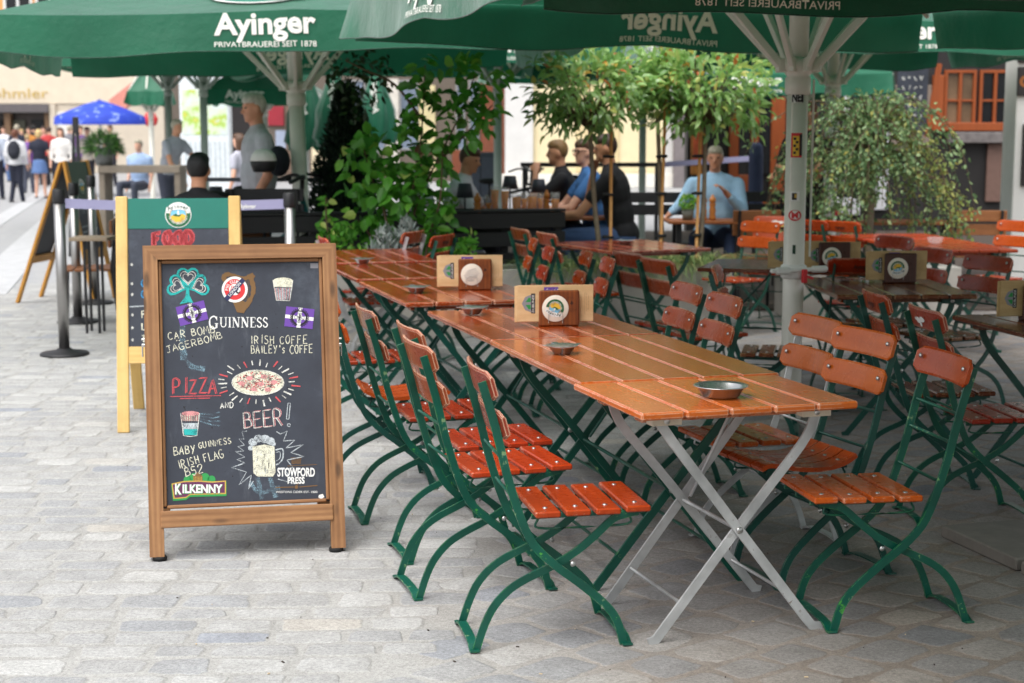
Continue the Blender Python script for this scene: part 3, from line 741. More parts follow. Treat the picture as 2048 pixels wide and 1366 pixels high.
# ------------------------------------------------------------------ folding tables
def make_table(label, x, y, deg, L, mtop, mmet, zt=.75, group="folding slatted tables on the terrace", W=.73):
    t = thing("folding_table", label, "table", (x, y, 0), rad(deg), group)
    mb = MB(); n = 5; gap = .007; w = (W - gap * (n - 1)) / n; r = random.Random(int(x * 100) + int(y * 10))
    for k in range(n):
        xc = -W / 2 + w / 2 + k * (w + gap)
        mb.box((xc, r.uniform(-.002, .002), zt - .012), (w, L, .024), None, 0, .0055, 1)
    mb.build("tabletop", [mtop], t)
    e = L / 2 - .085
    for s in (-1, 1):
        mb = MB(); mb.box((0, s * (e - .055), zt - .038), (W - .09, .055, .026), None, 0, .003, 0); mb.build("batten", [mtop], t)
        for bx_ in (-.255, .255):
            mb = MB(); mb.box((bx_, s * e, zt - .040), (.10, .045, .028), None, 0, .002); bolt(mb, (bx_, s * (e + .022), zt - .04), (0, s, 0), 1, .011); mb.build("bracket", [M("bracket_wood", (206, 198, 178), .6) if mmet is MGALV else mmet, MBOLT], t)
        q = -s
        mb = MB(); p = [(q * -.275, zt - .045), (q * -.23, .64), (q * -.0, .345), (q * .235, .045), (q * .262, .012), (q * .300, .004)]
        mb.flat([(a, s * (e + .008), b) for a, b in p[:4]] + [(p[4][0], s * (e + .008), p[4][1]), (p[5][0], s * (e + .008), p[5][1])], .030, .009, (0, 1, 0), 0)
        mb.build("leg", [mmet, MBOLT], t)
        mb = MB(); p = [(q * .262, zt - .035), (q * .252, .665), (q * .215, .60), (q * .10, .465), (q * -.0, .345), (q * -.245, .045), (q * -.272, .012), (q * -.296, .004)]
        mb.flat(spline([(a, s * (e - .006), b) for a, b in p[:5]], 4).tolist() + [(a, s * (e - .006), b) for a, b in p[5:]], .030, .009, (0, 1, 0), 0)
        bolt(mb, (0, s * (e + .013), .345), (0, s, 0), 1, .012); mb.build("leg", [mmet, MBOLT], t)
    mb = MB()
    for q in (-1, 1): mb.tube([(q * .185, -e, .12), (q * .185, e, .12)], .006, 6)
    mb.tube([(0, -e, .345), (0, e, .345)], .007, 6)
    mb.tube([(.02, -e + .02, .36), (-.20, -e + .015, .10)], .006, 6); mb.tube([(.02, e - .02, .36), (.12, e * .3, zt - .05)], .006, 6)
    mb.build("cross_rod", [mmet], t)
    return t
def table_fl(label, fl, deg, L, mtop, mmet, W=.73, **k):
    c, s = math.cos(rad(deg)), math.sin(rad(deg)); x = fl[0] + W / 2 * c - L / 2 * s; y = fl[1] + W / 2 * s + L / 2 * c
    return make_table(label, x, y, deg, L, mtop, mmet, W=W, **k)
table_fl("short orange table on galvanised crossed legs, the nearest table", (.386, 4.624), 17.6, .60, WTOP, MGALV, zt=.748)
table_fl("long orange table with two small ashtrays behind the galvanised table", (.226, 5.19), 16.2, 1.11, WTOP, MG, zt=.752)
table_fl("red-orange table carrying the menu stand with green crest coaster", (-.085, 6.30), 16.8, 1.08, WTOP2, MG, zt=.748)
table_fl("worn red-brown table carrying the menu stand with white coaster", (-.518, 7.653), 16.6, 1.18, WTOP2, MGD, zt=.75, W=.74)
table_fl("red-brown table second from the far end of the left row", (-.885, 8.93), 16.5, .98, WTOP2, MGD, zt=.748)
table_fl("small end of a red table behind the brown chalkboard, farthest of the left row", (-1.18, 10.0), 16.5, 1.1, WTOP2, MG)
table_fl("bright red-orange table standing alone before the planted concrete box", (.70, 10.97), 24, 1.02, WTOP2, MG, W=.80)
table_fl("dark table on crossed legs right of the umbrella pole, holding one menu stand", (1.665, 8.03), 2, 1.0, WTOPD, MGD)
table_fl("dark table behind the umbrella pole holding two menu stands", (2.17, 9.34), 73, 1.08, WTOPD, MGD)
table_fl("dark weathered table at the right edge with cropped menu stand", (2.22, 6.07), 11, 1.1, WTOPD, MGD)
table_fl("bright orange table with a glass bowl, far right", (2.87, 11.08), 6.5, 1.1, WRED, MG)
table_fl("far end of the bright orange table row, below the hanging shrub", (2.74, 12.25), 6.5, .6, WRED, MG)
# ------------------------------------------------------------------ things on the tables
def dish(px, py, label, kind="wing", z=.752):
    p = gp(px, py, z)
    mb = MB(); t = thing("ashtray", label, "ashtray", tuple(p), 0, "steel ashtrays on the tables")
    if kind == "round":
        mb.lathe([(.052, 0), (.060, .004), (.074, .030), (.086, .035), (.088, .036), (.085, .038), (.072, .033), (.058, .008), (1e-6, .006)], (0, 0, 0), 40)
        mb.build("bowl", [MSTEEL], t)
    else:
        mb.lathe([(.030, 0), (.034, .003), (.050, .026), (.054, .028), (.051, .030), (.046, .027), (.032, .006), (1e-6, .005)], (0, 0, 0), 28); mb.build("bowl", [MSTEEL], t)
        mb = MB()
        for k in range(4): mb.box((.056 * math.cos(.4 + k * math.pi / 2), .056 * math.sin(.4 + k * math.pi / 2), .0315), (.040, .026, .003), rotz(.4 + k * math.pi / 2) @ roty(-.12), 0, .001)
        ringv = []; mb.lathe([(.049, .028), (.060, .031), (.062, .033), (.050, .031)], (0, 0, 0), 28); mb.build("rim", [MSTEEL], t)
dish(1441, 793, "large round steel dish on the nearest table", "round", .749)
dish(1124, 707, "small steel ashtray on the long orange table", z=.753)
dish(945, 628, "small steel ashtray at the far end of the red-orange table, beside the crest coaster stand")
dish(833, 585, "small steel ashtray on the worn table left of the white coaster")
dish(725, 527, "small steel ashtray just right of the brown chalkboard's upper edge")
dish(1250, 489, "small steel ashtray on the lone bright table before the planter")
t = thing("glass_bowl", "clear glass bowl on the bright orange table, far right", "bowl", tuple(gp(1870, 488, .751)))
mb = MB(); mb.lathe([(.03, 0), (.05, .01), (.062, .05), (.06, .052), (.048, .014), (1e-6, .006)], (0, 0, 0), 20)
gm = NT("clear_glass"); setp(gm, (.85, .88, .88, 1), .06); gtr = gm.n("BsdfTransparent"); gmx = gm.n("MixShader"); gmx.inputs[0].default_value = .14; gm.l(gtr.outputs[0], gmx.inputs[1]); gm.l(gm.b.outputs[0], gmx.inputs[2]); gm.l(gmx.outputs[0], gm.out.inputs[0]); MATS["clear_glass"] = gm.m
mb.build("bowl", [gm.m], t)
TINB = thing("tumbler", "small metal tumbler between the two dark table menu stands", "cup", tuple(gp(1727, 546, .751))); mb = MB(); mb.lathe([(.028, 0), (.032, .06), (.030, .06), (.026, .004), (1e-6, .004)], (0, 0, 0), 16); mb.build("cup_body", [MSTEEL], TINB)

BLK = timber("stand_wood", (150, 82, 32), (92, 44, 16), False, .38, (30, 3, 30)); BLKD = timber("stand_wood_dark", (84, 42, 26), (54, 26, 16), False, .4, (30, 3, 30))
CARD = timber("card_wood", (228, 198, 152), (206, 168, 118), False, .55, (40, 2.2, 40)); CARDD = timber("card_wood_dim", (206, 178, 128), (180, 146, 96), False, .55, (40, 2.2, 40))
CREAM = M("coaster_card", (232, 224, 208), .8, 0, .04, 40)
INK = {k: M("ink_" + k, c, .7, 0, .04) for k, c in dict(green=(28, 96, 56), dkgreen=(18, 60, 40), yellow=(226, 184, 60), blue=(92, 164, 208), navy=(40, 44, 84), black=(34, 30, 34), grey=(140, 140, 146), white=(232, 232, 228), red=(206, 48, 52), purple=(104, 66, 158), plum=(96, 44, 80), brown=(120, 88, 50), teal=(20, 118, 98), sky=(120, 190, 220), gold=(196, 160, 74), leafg=(44, 146, 74)).items()}
INKL = list(INK); INKM = [INK[k] for k in INKL]; IX = {k: i for i, k in enumerate(INKL)}
def crest(mb, cx, cy, r, pl, small=False, flip=0.0, banner=True):
    c, s = math.cos(flip), math.sin(flip)
    P = lambda e: (lambda a, b: pl(cx + (a * c - b * s) * r, cy + (a * s + b * c) * r, e))
    flatpoly(mb, disc(0, 0, .62, 28), P(.0003), IX["sky"])
    flatpoly(mb, [(-.6, -.12), (-.3, .06), (.0, -.02), (.35, .1), (.6, -.05), (.5, -.36), (.2, -.58), (-.2, -.58), (-.5, -.36)], P(.0005), IX["yellow"])
    flatpoly(mb, [(-.45, -.05), (-.2, .10), (.1, 0), (.3, .06), (.1, -.15), (-.2, -.12)], P(.0007), IX["green"])
    flatpoly(mb, [(-.07, 0), (-.07, .26), (0, .42), (.07, .26), (.07, 0)], P(.0009), IX["white"])
    flatpoly(mb, [(.1, -.55), (.25, -.2), (.38, -.2), (.42, -.45)], P(.0009), IX["gold"])
    ringpoly(mb, 0, 0, .62, .68, P(.0006), IX["gold"])
    ringpoly(mb, 0, 0, .68, .98, P(.0005), IX["green"], 170, 370)
    arcletters(mb, "PRIVATBRAUEREI", 0, 0, .79, .15, 188, 352, P(.0010), IX["white"], .01, True)
    if banner:
        flatpoly(mb, [(-1.0, .30), (-.92, .62), (-.5, .84), (0, .92), (.5, .84), (.92, .62), (1.0, .30), (.55, .36), (0, .44), (-.55, .36)], P(.0011), IX["white"])
        arcletters(mb, "Ayinger", 0, -1.1, 1.65, .30, 118, 62, P(.0014), IX["dkgreen"], .02)
def menu_set(px, py, z, deg, style, where, w=.175, h=.155, mw=.33, mh=.158, card_up=.012, dx=-.02, mats=(None, None)):
    x, y, _ = gp(px, py, z); R = rad(deg)
    t = thing("menu_stand", "upright %swooden menu stand %s" % ("dark " if mats[0] is BLKD else "", where), "menu stand", (x, y, z), R, "wooden menu stands on the tables")
    mb = MB(); mb.box((0, 0, h / 2), (w, .020, h), None, 0, .006, 2); mb.box((0, .042, h * .42), (w * .98, .016, h * .84), None, 0, .004, 2); mb.box((0, .022, .008), (w, .028, .016), None, 0, .003, 0); mb.build("block", [mats[0]], t)
    mb = MB(); cz = h * .50; cxp = -w * .10
    a = [(cxp - .03, -.018, cz - .062), (cxp - .03, -.017, cz - .03), (cxp - .022, -.017, cz - .012), (cxp, -.017, cz - .006), (cxp + .022, -.017, cz - .012), (cxp + .03, -.017, cz - .03), (cxp + .03, -.018, cz - .062)]
    mb.tube(spline(a, 4), .0011, 5); mb.build("wire_clip", [MBOLT], t)
    mb = MB(); pl = lambda a, b, e=.0004: (a, -.0100 - e, b)
    for k in range(4): ringpoly(mb, w * .30, h * .63, .022 + .004 * k, .0226 + .004 * k, lambda a, b: pl(a, b), 0, 40 + 30 * k, 290 + 10 * k, 14)
    flatpoly(mb, [(w * .26, h * .62), (w * .30, h * .72), (w * .35, h * .64), (w * .31, h * .60)], pl, 0); mb.build("branding", [M("burnt_brand", (58, 26, 12), .7)], t)
    c = thing("beer_coaster", "round %s coaster on the stand %s" % ("white" if style == "text" else "cream", where), "coaster", (x - w * .10 * math.cos(R), y - w * .10 * math.sin(R), z + cz), R, "round beer coasters on the menu stands")
    mb = MB(); r = .0575; mb.lathe([(r, 0), (r, .0014), (r - .001, .0018), (1e-6, .0018)], (0, -.0108, 0), 40, 0, np.array([[1, 0, 0], [0, 0, -1], [0, 1, 0.]])); mb.build("card", [CREAM], c)
    mb = MB(); p2 = lambda a, b, e=.0004: (a, -.0127 - e, b)
    if style == "text":
        rr = random.Random(3)
        for k in range(7):
            ribbon(mb, [(-.040 + .006 * abs(k - 3), .026 - k * .0085 + -.006), (.040 - .006 * abs(k - 3), .026 - k * .0085 + .006)], .0022, p2, IX["grey"], k)
        letters(mb, "Ayinger", 0, -.034, .006, p2, IX["dkgreen"], .03, 0, .15)
    else:
        crest(mb, -.002, .001, .040, p2, True, rad(160 if style == "flip" else 190))
    mb.build("print", INKM, c)
    m = thing("menu_card", "pale wood-look menu card behind the stand %s" % where, "menu", (x + dx * math.cos(R) - .022 * math.sin(R), y + dx * math.sin(R) + .022 * math.cos(R), z + .018), R, "menu cards held in the wooden stands")
    mb = MB(); mb.box((0, 0, mh / 2), (mw, .004, mh), None, 0, .0008, 0); mb.box((-.012, .006, mh / 2 - .003), (mw, .003, mh), None, 0, .0008, 0); mb.build("sheet", [mats[1]], m)
    mb = MB(); p3 = lambda a, b, e=.0003: (a, -.0021 - e, b)
    ex, ez = -mw * .34, mh * .50
    flatpoly(mb, [(ex - .034, ez), (ex - .02, ez + .028), (ex + .005, ez + .038), (ex + .02, ez + .036), (ex + .02, ez - .036), (ex + .005, ez - .038), (ex - .02, ez - .028)], p3, IX["grey"])
    for q in (-1, 1): flatpoly(mb, [(ex - .018, ez + q * .006), (ex - .004, ez + q * .026), (ex + .004, ez + q * .024), (ex + .004, ez + q * .006)], lambda a, b: p3(a, b, .0006), IX["leafg"])
    flatpoly(mb, [(ex + .006, ez - .043), (ex + .006, ez + .043), (ex + .024, ez + .043), (ex + .024, ez - .043)], lambda a, b: p3(a, b, .0008), IX["black"])
    letters(mb, "DUBLINER", ex + .0195, ez, .010, lambda a, b: p3(a, b, .0012), IX["white"], .076, .0, rad(90))
    mb.build("emblem", INKM, m); mb = MB()
    flatpoly(mb, [(-.05, mh - .03), (-.05, mh - .009), (.012, mh - .009), (.012, mh - .03)], p3, IX["purple"])
    for k in range(12): flatpoly(mb, [(-.05 + (k * 37 % 60) * .001, mh - .03 + (k * 17 % 16) * .001), (-.046 + (k * 37 % 60) * .001, mh - .024 + (k * 17 % 16) * .001), (-.043 + (k * 37 % 60) * .001, mh - .029 + (k * 17 % 16) * .001)], lambda a, b: p3(a, b, .0005), IX["grey" if k % 2 else "white"])
    mb.build("picture", INKM, m); mb = MB()
    for k, (xx, L0, L1) in enumerate(((.128, .03, .13), (.136, .045, .128), (.144, .05, .12))):
        for j in range(int((L1 - L0) / .006)): ribbon(mb, [(xx, L0 + j * .006), (xx, L0 + j * .006 + .004)], .0012, p3, IX["brown"], j)
    mb.build("print", INKM, m)
menu_set(1118, 652, .749, 6, "flip", "with the green crest, on the red-orange table", mats=(BLK, CARD), dx=-.013)
menu_set(950, 580, .751, 4, "text", "with the white text, on the worn red-brown table", w=.175, h=.165, mw=.335, mh=.165, mats=(BLK, CARD))
menu_set(1800, 566, .751, 4, "flop", "on the dark table right of the pole", w=.178, h=.165, mats=(BLKD, CARDD), dx=-.01)
menu_set(1668, 543, .751, 4, "flop", "on the dark table, just right of the pole", w=.19, h=.175, mats=(BLKD, CARDD), dx=-.0)
menu_set(1602, 541, .751, 4, "flop", "half hidden behind the umbrella pole", w=.17, h=.165, mats=(BLKD, CARDD), dx=-.02)
menu_set(2082, 640, .751, 8, "flop", "cut by the right picture edge", mats=(BLKD, CARDD), dx=-.02)

# ------------------------------------------------------------------ chalkboard (brown frame)
BRN = timber("frame_brown", (172, 128, 84), (118, 78, 46), True, .6)
PINE = timber("frame_yellow", (228, 194, 126), (206, 168, 96), False, .55)
PINED = timber("frame_ochre", (206, 150, 60), (176, 120, 40), False, .55)
def slate_mat():
    t = NT("chalkboard"); v = t.coord("Object", (1, 1, 1)); n = t.noise(v, 3.2, 6, .7); n2 = t.noise(t.coord("Object", (24, 24, 3)), 1.0, 4)
    n3 = t.noise(v, 60, 2)
    col = t.ramp(n, [(.3, lin(42, 46, 56)), (.55, lin(52, 57, 68)), (.8, lin(88, 97, 108))])
    mr = t.n("MapRange"); mr.inputs[1].default_value = .6; mr.inputs[2].default_value = .85; t.l(n2, mr.inputs[0])
    col = t.mix(t.math('MULTIPLY', mr.outputs[0], .4), col, lin(112, 118, 126))
    sp = t.n("MapRange"); sp.inputs[1].default_value = .30; sp.inputs[2].default_value = .25; t.l(n3, sp.inputs[0]); col = t.mix(sp.outputs[0], col, lin(16, 17, 20))
    setp(t, col, .62); t.bump(n3, .05, .001); return t.m
SLATE = slate_mat()
MATS["slate"] = SLATE
CH = {"white": chalk("chalk_white", (230, 230, 222), .92), "soft": chalk("chalk_soft", (196, 204, 208), .85), "teal": chalk("chalk_teal", (60, 176, 172), 1.05), "red": chalk("chalk_red", (206, 92, 96), 1.1),
      "cream": chalk("chalk_cream", (228, 226, 204), .95), "blue": chalk("chalk_blue", (70, 150, 200), .85), "smear": chalk("chalk_smear", (130, 158, 172), .6), "pink": chalk("chalk_pink", (214, 150, 150), 1.0), "dark": chalk("chalk_dark", (40, 42, 52), .9)}
CHL = list(CH); CHM = [CH[k] for k in CHL]; CX = {k: i for i, k in enumerate(CHL)}
FL, FR = gp(300, 1121), gp(691, 1101)
org = (FL + FR) / 2; yaw1 = math.atan2(FR[1] - FL[1], FR[0] - FL[0]); W1 = float(np.linalg.norm(FR - FL)); LEAN = math.atan2(.245, 1.13)
RZ1 = rotz(yaw1); EX, EY = RZ1 @ [1, 0, 0], RZ1 @ [0, math.sin(LEAN), math.cos(LEAN)]; EN = np.cross(EX, EY)
def px2uv(px, py):
    d = ray(px, py); o = np.array([0, 0, CAM_H]); t = ((org - o) @ EN) / (d @ EN); h = o + d * t - org; return float(h @ EX), float(h @ EY)
sl = lambda u, v, e=0.0: (u, v * math.sin(LEAN) - e * math.cos(LEAN), v * math.cos(LEAN) + e * math.sin(LEAN))
RSL = np.column_stack([(1, 0, 0), (0, math.sin(LEAN), math.cos(LEAN)), (0, -math.cos(LEAN), math.sin(LEAN))])
sign = thing("chalkboard_sign", "brown framed chalkboard A-board with drink logos, pizza and beer drawings", "sign", tuple(org), yaw1)
tu = px2uv(280, 493); tr = px2uv(665, 488); VT = (tu[1] + tr[1]) / 2; HW = W1 / 2
b0, b1, b2, b3 = px2uv(320, 527), px2uv(639, 525), px2uv(336, 1008), px2uv(656, 999)
BL, BR_, BT, BB = (b0[0] + b2[0]) / 2, (b1[0] + b3[0]) / 2, (b0[1] + b1[1]) / 2, (b2[1] + b3[1]) / 2
def rail(mb, u0, u1, v0, v1, th, e, mat=0, bev=.004, long=None): mb.box(sl((u0 + u1) / 2, (v0 + v1) / 2, e), (abs(u1 - u0), abs(v1 - v0), th), RSL, mat, bev, long)
fr = bpy.data.objects.new("front_frame", None)
bpy.data.objects.remove(fr)
mb = MB(); stw = BL + HW - .013
for sgn in (-1, 1):
    # mitred stile
    a, b = sgn * HW, sgn * (HW - stw); pts = [(a, .012), (b, .012), (b, VT - stw), (a, VT)]
    o = [sl(u, v, e) for e in (-.022, .022) for u, v in pts]; n = 4
    F = [(0, 1, 2, 3), (7, 6, 5, 4)] + [((i + 1) % 4, i, 4 + i, 4 + (i + 1) % 4) for i in range(4)]
    mb.add(o, F, 0, False, [(u + 5 * sgn, v, e) for e in (-.022, .022) for u, v in pts])
mb.build("stile", [BRN], sign)
mb = MB(); pts = [(-HW, VT), (HW, VT), (HW - stw, VT - stw), (-HW + stw, VT - stw)]
mb.add([sl(u, v, e) for e in (-.0215, .0225) for u, v in pts], [(3, 2, 1, 0), (4, 5, 6, 7)] + [(i, (i + 1) % 4, 4 + (i + 1) % 4, 4 + i) for i in range(4)], 0, False, [(v + 9, u, e) for e in (-.022, .022) for u, v in pts])
mb.build("rail", [BRN], sign); mb = MB(); rb0 = px2uv(480, 1050)[1]; rb1 = px2uv(480, 1010)[1] - .002
rail(mb, -HW + stw - .010, HW - stw + .010, rb0 + .002, rb1 - .008, .036, .011, 0, .003, 0)
mb.build("rail", [BRN], sign)
mb = MB(); m = .013
for sgn in (-1, 1): rail(mb, sgn * (HW - stw), sgn * (HW - stw - m), BB - .006, VT - stw - .002, .020, -.004, 0, .004, 1)
rail(mb, -(HW - stw - m), HW - stw - m, VT - stw - m, VT - stw - .0005, .020, -.004, 0, .004, 0); rail(mb, -(HW - stw - m), HW - stw - m, BB - .014, BB, .022, -.002, 0, .004, 0)
mb.build("moulding", [BRN], sign)
bd = MB(); rail(bd, -(HW - stw), HW - stw, BB - .012, VT - stw, .006, -.012, 0, .001); board = bd.build("chalkboard", [SLATE], sign)
# back frame and feet
zt = VT * math.cos(LEAN); yt = VT * math.sin(LEAN) + .026; bx0, bx1 = gp(290, 1061), gp(640, 1036)
mb = MB()
for sgn in (-1, 1): mb.obox((sgn * (HW - .034), yt, zt - .02), (sgn * (HW - .034), yt + .26, .016), .066, .034, (0, 1, 0.2), 0, .004)
mb.obox((-HW + .07, yt + .20, .20), (HW - .07, yt + .20, .20), .05, .03, (0, 1, .2), 0, .004); mb.obox((-HW + .07, yt + .01, zt - .05), (HW - .07, yt + .01, zt - .05), .06, .03, (0, 1, .2), 0, .004)
mb.build("back_frame", [BRN], sign)
mb = MB(); mb.add([(-HW + .065, yt + .006, zt - .05), (HW - .065, yt + .006, zt - .05), (HW - .065, yt + .198, .22), (-HW + .065, yt + .198, .22)], [(0, 1, 2, 3)]); mb.build("back_board", [SLATE], sign)
for sx, yy in ((-1, .0), (1, .0), (-1, yt + .262), (1, yt + .262)):
    mb = MB(); mb.lathe([(.026, 0), (.027, .012), (.024, .016)], (sx * (HW - .036), yy, 0), 14); mb.build("foot", [MRUB], sign)
for sgn, q in ((-1, (281, 690)), (1, (683, 688))):
    u, v = px2uv(*q); mb = MB(); c = np.array(sl(sgn * (HW + .004), v, -.01)); mb.box(c, (.012, .03, .012), None, 0, .002); mb.box(c + [sgn * .006, 0, -.02], (.006, .012, .05), None, 0, .002); mb.box(c + [0, .012, .02], (.02, .008, .008), None, 0, .002)
    mb.tube([c + [sgn * .004, 0, 0], c + [sgn * .004, .09, -.015], c + [sgn * .002, .16, -.02]], .003, 6); mb.build("catch", [MSTEEL], sign)
# the drawings and stickers: sizes are read off the board itself
def E(e): return lambda a, b: sl(*px2uv(a, -b), -.0085 + e)
class Multi:
    def __init__(s): s.parts = []
    def new(s, name): m = MB(); s.parts.append((name, m)); s.cur = m
    def add(s, *a, **k): return s.cur.add(*a, **k)
MU = None
def NEW(name): MU.new(name)
def chalkpart(fn, mats):
    global MU
    MU = Multi(); fn(MU)
    for name, m in MU.parts: m.build(name, mats, board)
def heart(mb, cx, cy, ang, s):
    base = []
    for k in range(25):
        t = 2 * math.pi * k / 24; base.append((16 * math.sin(t) ** 3, 13 * math.cos(t) - 5 * math.cos(2 * t) - 2 * math.cos(3 * t) - math.cos(4 * t) + 17))
    for f, w, m in ((1.0, 4.6, "teal"), (.74, 1.2, "white"), (.52, 1.1, "white")):
        q = [(cx + (a * f * math.cos(ang) - (b * f + (1 - f) * 12) * math.sin(ang)) * s, cy + (a * f * math.sin(ang) + (b * f + (1 - f) * 12) * math.cos(ang)) * s) for a, b in base]
        ribbon(mb, q, w, E(.0006 if m == "teal" else .001), CX[m], int(f * 10))
def draw_chalk(mb):
    NEW("shamrock_drawing")
    heart(mb, 376, -574, 0, 1.28); heart(mb, 372, -577, rad(72), 1.22); heart(mb, 380, -577, rad(-72), 1.22)
    flatpoly(mb, [(373, -572), (378, -572), (379, -590), (387, -606), (378, -604), (368, -606), (359, -608), (371, -592)], E(.0006), CX["teal"])
    # glass of stout
    NEW("stout_drawing")
    flatpoly(mb, disc(566, -561, 19.5, 24, 6.5), E(.0008), CX["cream"]); flatpoly(mb, [(547, -562), (585, -562), (584, -574), (549, -573)], E(.0007), CX["cream"])
    for k in range(17): ribbon(mb, [(550 + k * 2.0, -575), (553.5 + k * 1.65, -599)], 1.3, E(.0007), CX["soft" if k % 3 else "pink"], k)
    ribbon(mb, [(546, -560), (553, -600), (580, -601), (586, -560)], 1.2, E(.001), CX["white"])
    NEW("chalk_lettering")
    for i, (s, x, y, h, a, w, c) in enumerate((("CAR BOMB", 337, -680, 15, .17, 98, "cream"), ("JAGERBOMB", 334, -706, 13.5, .26, 118, "cream"), ("IRISH COFFE", 500, -687, 16, .0, 118, "cream"), ("BAILEY's COFFE", 502, -707, 16, .01, 126, "cream"),
                                             ("AND", 441, -816, 11, .03, 28, "white"), ("BABY", 348, -911, 17, .10, 46, "cream"), ("GUINNESS", 398, -897, 12, .16, 68, "cream"), ("IRISH FLAG", 357, -938, 16, .26, 96, "cream"), ("B52", 371, -953, 17, .2, 40, "cream"))):
        if i: NEW("chalk_lettering")
        for p in strokes(s, x, y, h, a, .2, .025, i, 1, w): ribbon(mb, p, 1.65, E(.0009), CX[c], i)
    for dx in (0, 5): ribbon(mb, [(353 + dx, -680), (354 + dx, -681.5)], 1.8, E(.0009), CX["cream"])
    for k, (o1, o2) in enumerate(((0, 0), (2.6, 1.4))):
        if not k: NEW("chalk_lettering")
        for p in strokes("PIZZA", 344 + o1, -788 + o2, 30, .0, .14, .012, 11, 1, 92): ribbon(mb, p, 1.5, E(.0009), CX["red"], k)
    ribbon(mb, [(340, -793), (442, -791)], 1.5, E(.0009), CX["red"]); ribbon(mb, [(360, -797), (420, -796)], 1.5, E(.0009), CX["red"])
    NEW("chalk_lettering")
    for k, (o1, o2) in enumerate(((0, 0), (2.6, 1.4))):
        for p in strokes("BEER", 487 + o1, -857 + o2, 32, .07, .12, .012, 12, 1, 80): ribbon(mb, p, 1.5, E(.0009), CX["pink" if k else "white"], k)
    ribbon(mb, [(573, -838), (576, -806), (581, -806), (578, -838), (573, -838)], 1.4, E(.0009), CX["soft"]); ribbon(mb, disc(578, -850, 3, 10), 1.4, E(.0009), CX["soft"])
    # pizza
    NEW("pizza_drawing")
    cx, cy = 516, -765
    flatpoly(mb, disc(cx, cy, 52, 40, 25), E(.0006), CX["cream"]); flatpoly(mb, disc(cx, cy + 1, 46, 40, 20.5), E(.0009), CX["cream"])
    r = random.Random(5)
    for k in range(330):
        a, q = r.uniform(0, 6.28), math.sqrt(r.random()); x, y = cx + 44 * q * math.cos(a), cy + 1 + 19 * q * math.sin(a); d = r.uniform(0, 3.1)
        ribbon(mb, [(x, y), (x + 5 * math.cos(d), y + 3 * math.sin(d))], 1.2, E(.0011), CX[r.choice(["dark", "dark", "red", "pink", "dark", "red"])], k)
    for x, y in ((499, -756), (528, -753), (548, -764), (508, -778), (536, -779), (484, -767), (522, -768)): flatpoly(mb, disc(x, y, 6.6, 12, 4.4), E(.0013), CX["pink"])
    ribbon(mb, disc(cx, cy, 52, 40, 25) + [(cx + 52, cy)], 1.6, E(.0013), CX["white"])
    for k in range(30):
        a = 2 * math.pi * k / 30 + .05; c, s_ = math.cos(a), math.sin(a); l = 1.14 + .06 * (k % 3); l2 = l + .22 + .12 * (k % 2)
        ribbon(mb, [(cx + 54 * l * c, cy + 28 * l * s_), (cx + 54 * l2 * c, cy + 30 * l2 * s_)], 1.7 + (k % 2), E(.0009), CX["red" if k % 4 == 1 else "white"], k)
    # shot glass
    NEW("shot_glass_drawing")
    flatpoly(mb, [(364, -846), (398, -846), (396, -862), (367, -862)], E(.0006), CX["soft"]); flatpoly(mb, [(367, -858), (396, -858), (394, -870), (369, -870)], E(.0008), CX["teal"])
    flatpoly(mb, disc(381, -827, 18, 20, 5), E(.0007), CX["pink"])
    for k in range(16): ribbon(mb, [(363 + k * 2.3, -830), (364 + k * 2.2, -842)], 1.2, E(.0009), CX["cream" if k % 2 else "pink"], k)
    ribbon(mb, [(361, -826), (367, -871), (380, -873), (394, -871), (399, -826)], 1.2, E(.001), CX["white"])
    for k in range(4): ribbon(mb, [(400, -827 - 5 * k), (425, -829 - 7 * k), (440, -824 - 9 * k)], 3, E(.0005), CX["smear"], k)
    # beer mug
    NEW("beer_mug_drawing")
    flatpoly(mb, [(505, -893), (530, -889), (549, -893), (551, -945), (546, -953), (515, -953), (507, -946)], E(.0008), CX["cream"])
    for x, y, q in ((506, -884, 9), (517, -877, 9), (530, -878, 10), (541, -882, 9), (502, -896, 6), (547, -888, 5)): flatpoly(mb, disc(x, y, q, 14, q * .85), E(.0006), CX["soft"])
    ribbon(mb, spline([(551, -900, 0), (565, -898, 0), (566, -915, 0), (560, -925, 0), (552, -930, 0)], 5)[:, :2], 2.4, E(.0009), CX["soft"]); ribbon(mb, spline([(552, -905, 0), (560, -904, 0), (560, -916, 0), (553, -922, 0)], 5)[:, :2], 1.2, E(.0009), CX["soft"])
    for k in range(26): x = 509 + r.random() * 36; y = -898 - r.random() * 44; ribbon(mb, [(x, y), (x + r.uniform(-2, 2), y - 9)], .9, E(.0011), CX[r.choice(["soft", "white", "dark"])], k)
    ribbon(mb, [(494, -862), (484, -863), (488, -878), (478, -878), (489, -890), (476, -893), (488, -902), (471, -903), (490, -914), (474, -919), (490, -926), (463, -935), (493, -944), (478, -970), (503, -950), (497, -978), (507, -962)], 1.6, E(.0009), CX["soft"])
    ribbon(mb, [(553, -863), (561, -868), (575, -862), (567, -882), (590, -880), (572, -896), (607, -889), (582, -905), (608, -913), (574, -920), (586, -935), (570, -940), (590, -968), (556, -958)], 1.6, E(.0009), CX["soft"])
    for pts in ([(382, -606), (368, -640), (366, -680), (368, -700), (380, -730), (410, -738)], [(367, -610), (363, -650), (365, -720)], [(500, -965), (520, -985), (560, -975)], [(515, -955), (525, -998)], [(540, -955), (552, -995)]):
        NEW("chalk_smear"); ribbon(mb, spline([(a, b, 0) for a, b in pts], 5)[:, :2], 9, E(.0004), CX["smear"], 1)
chalkpart(draw_chalk, CHM)
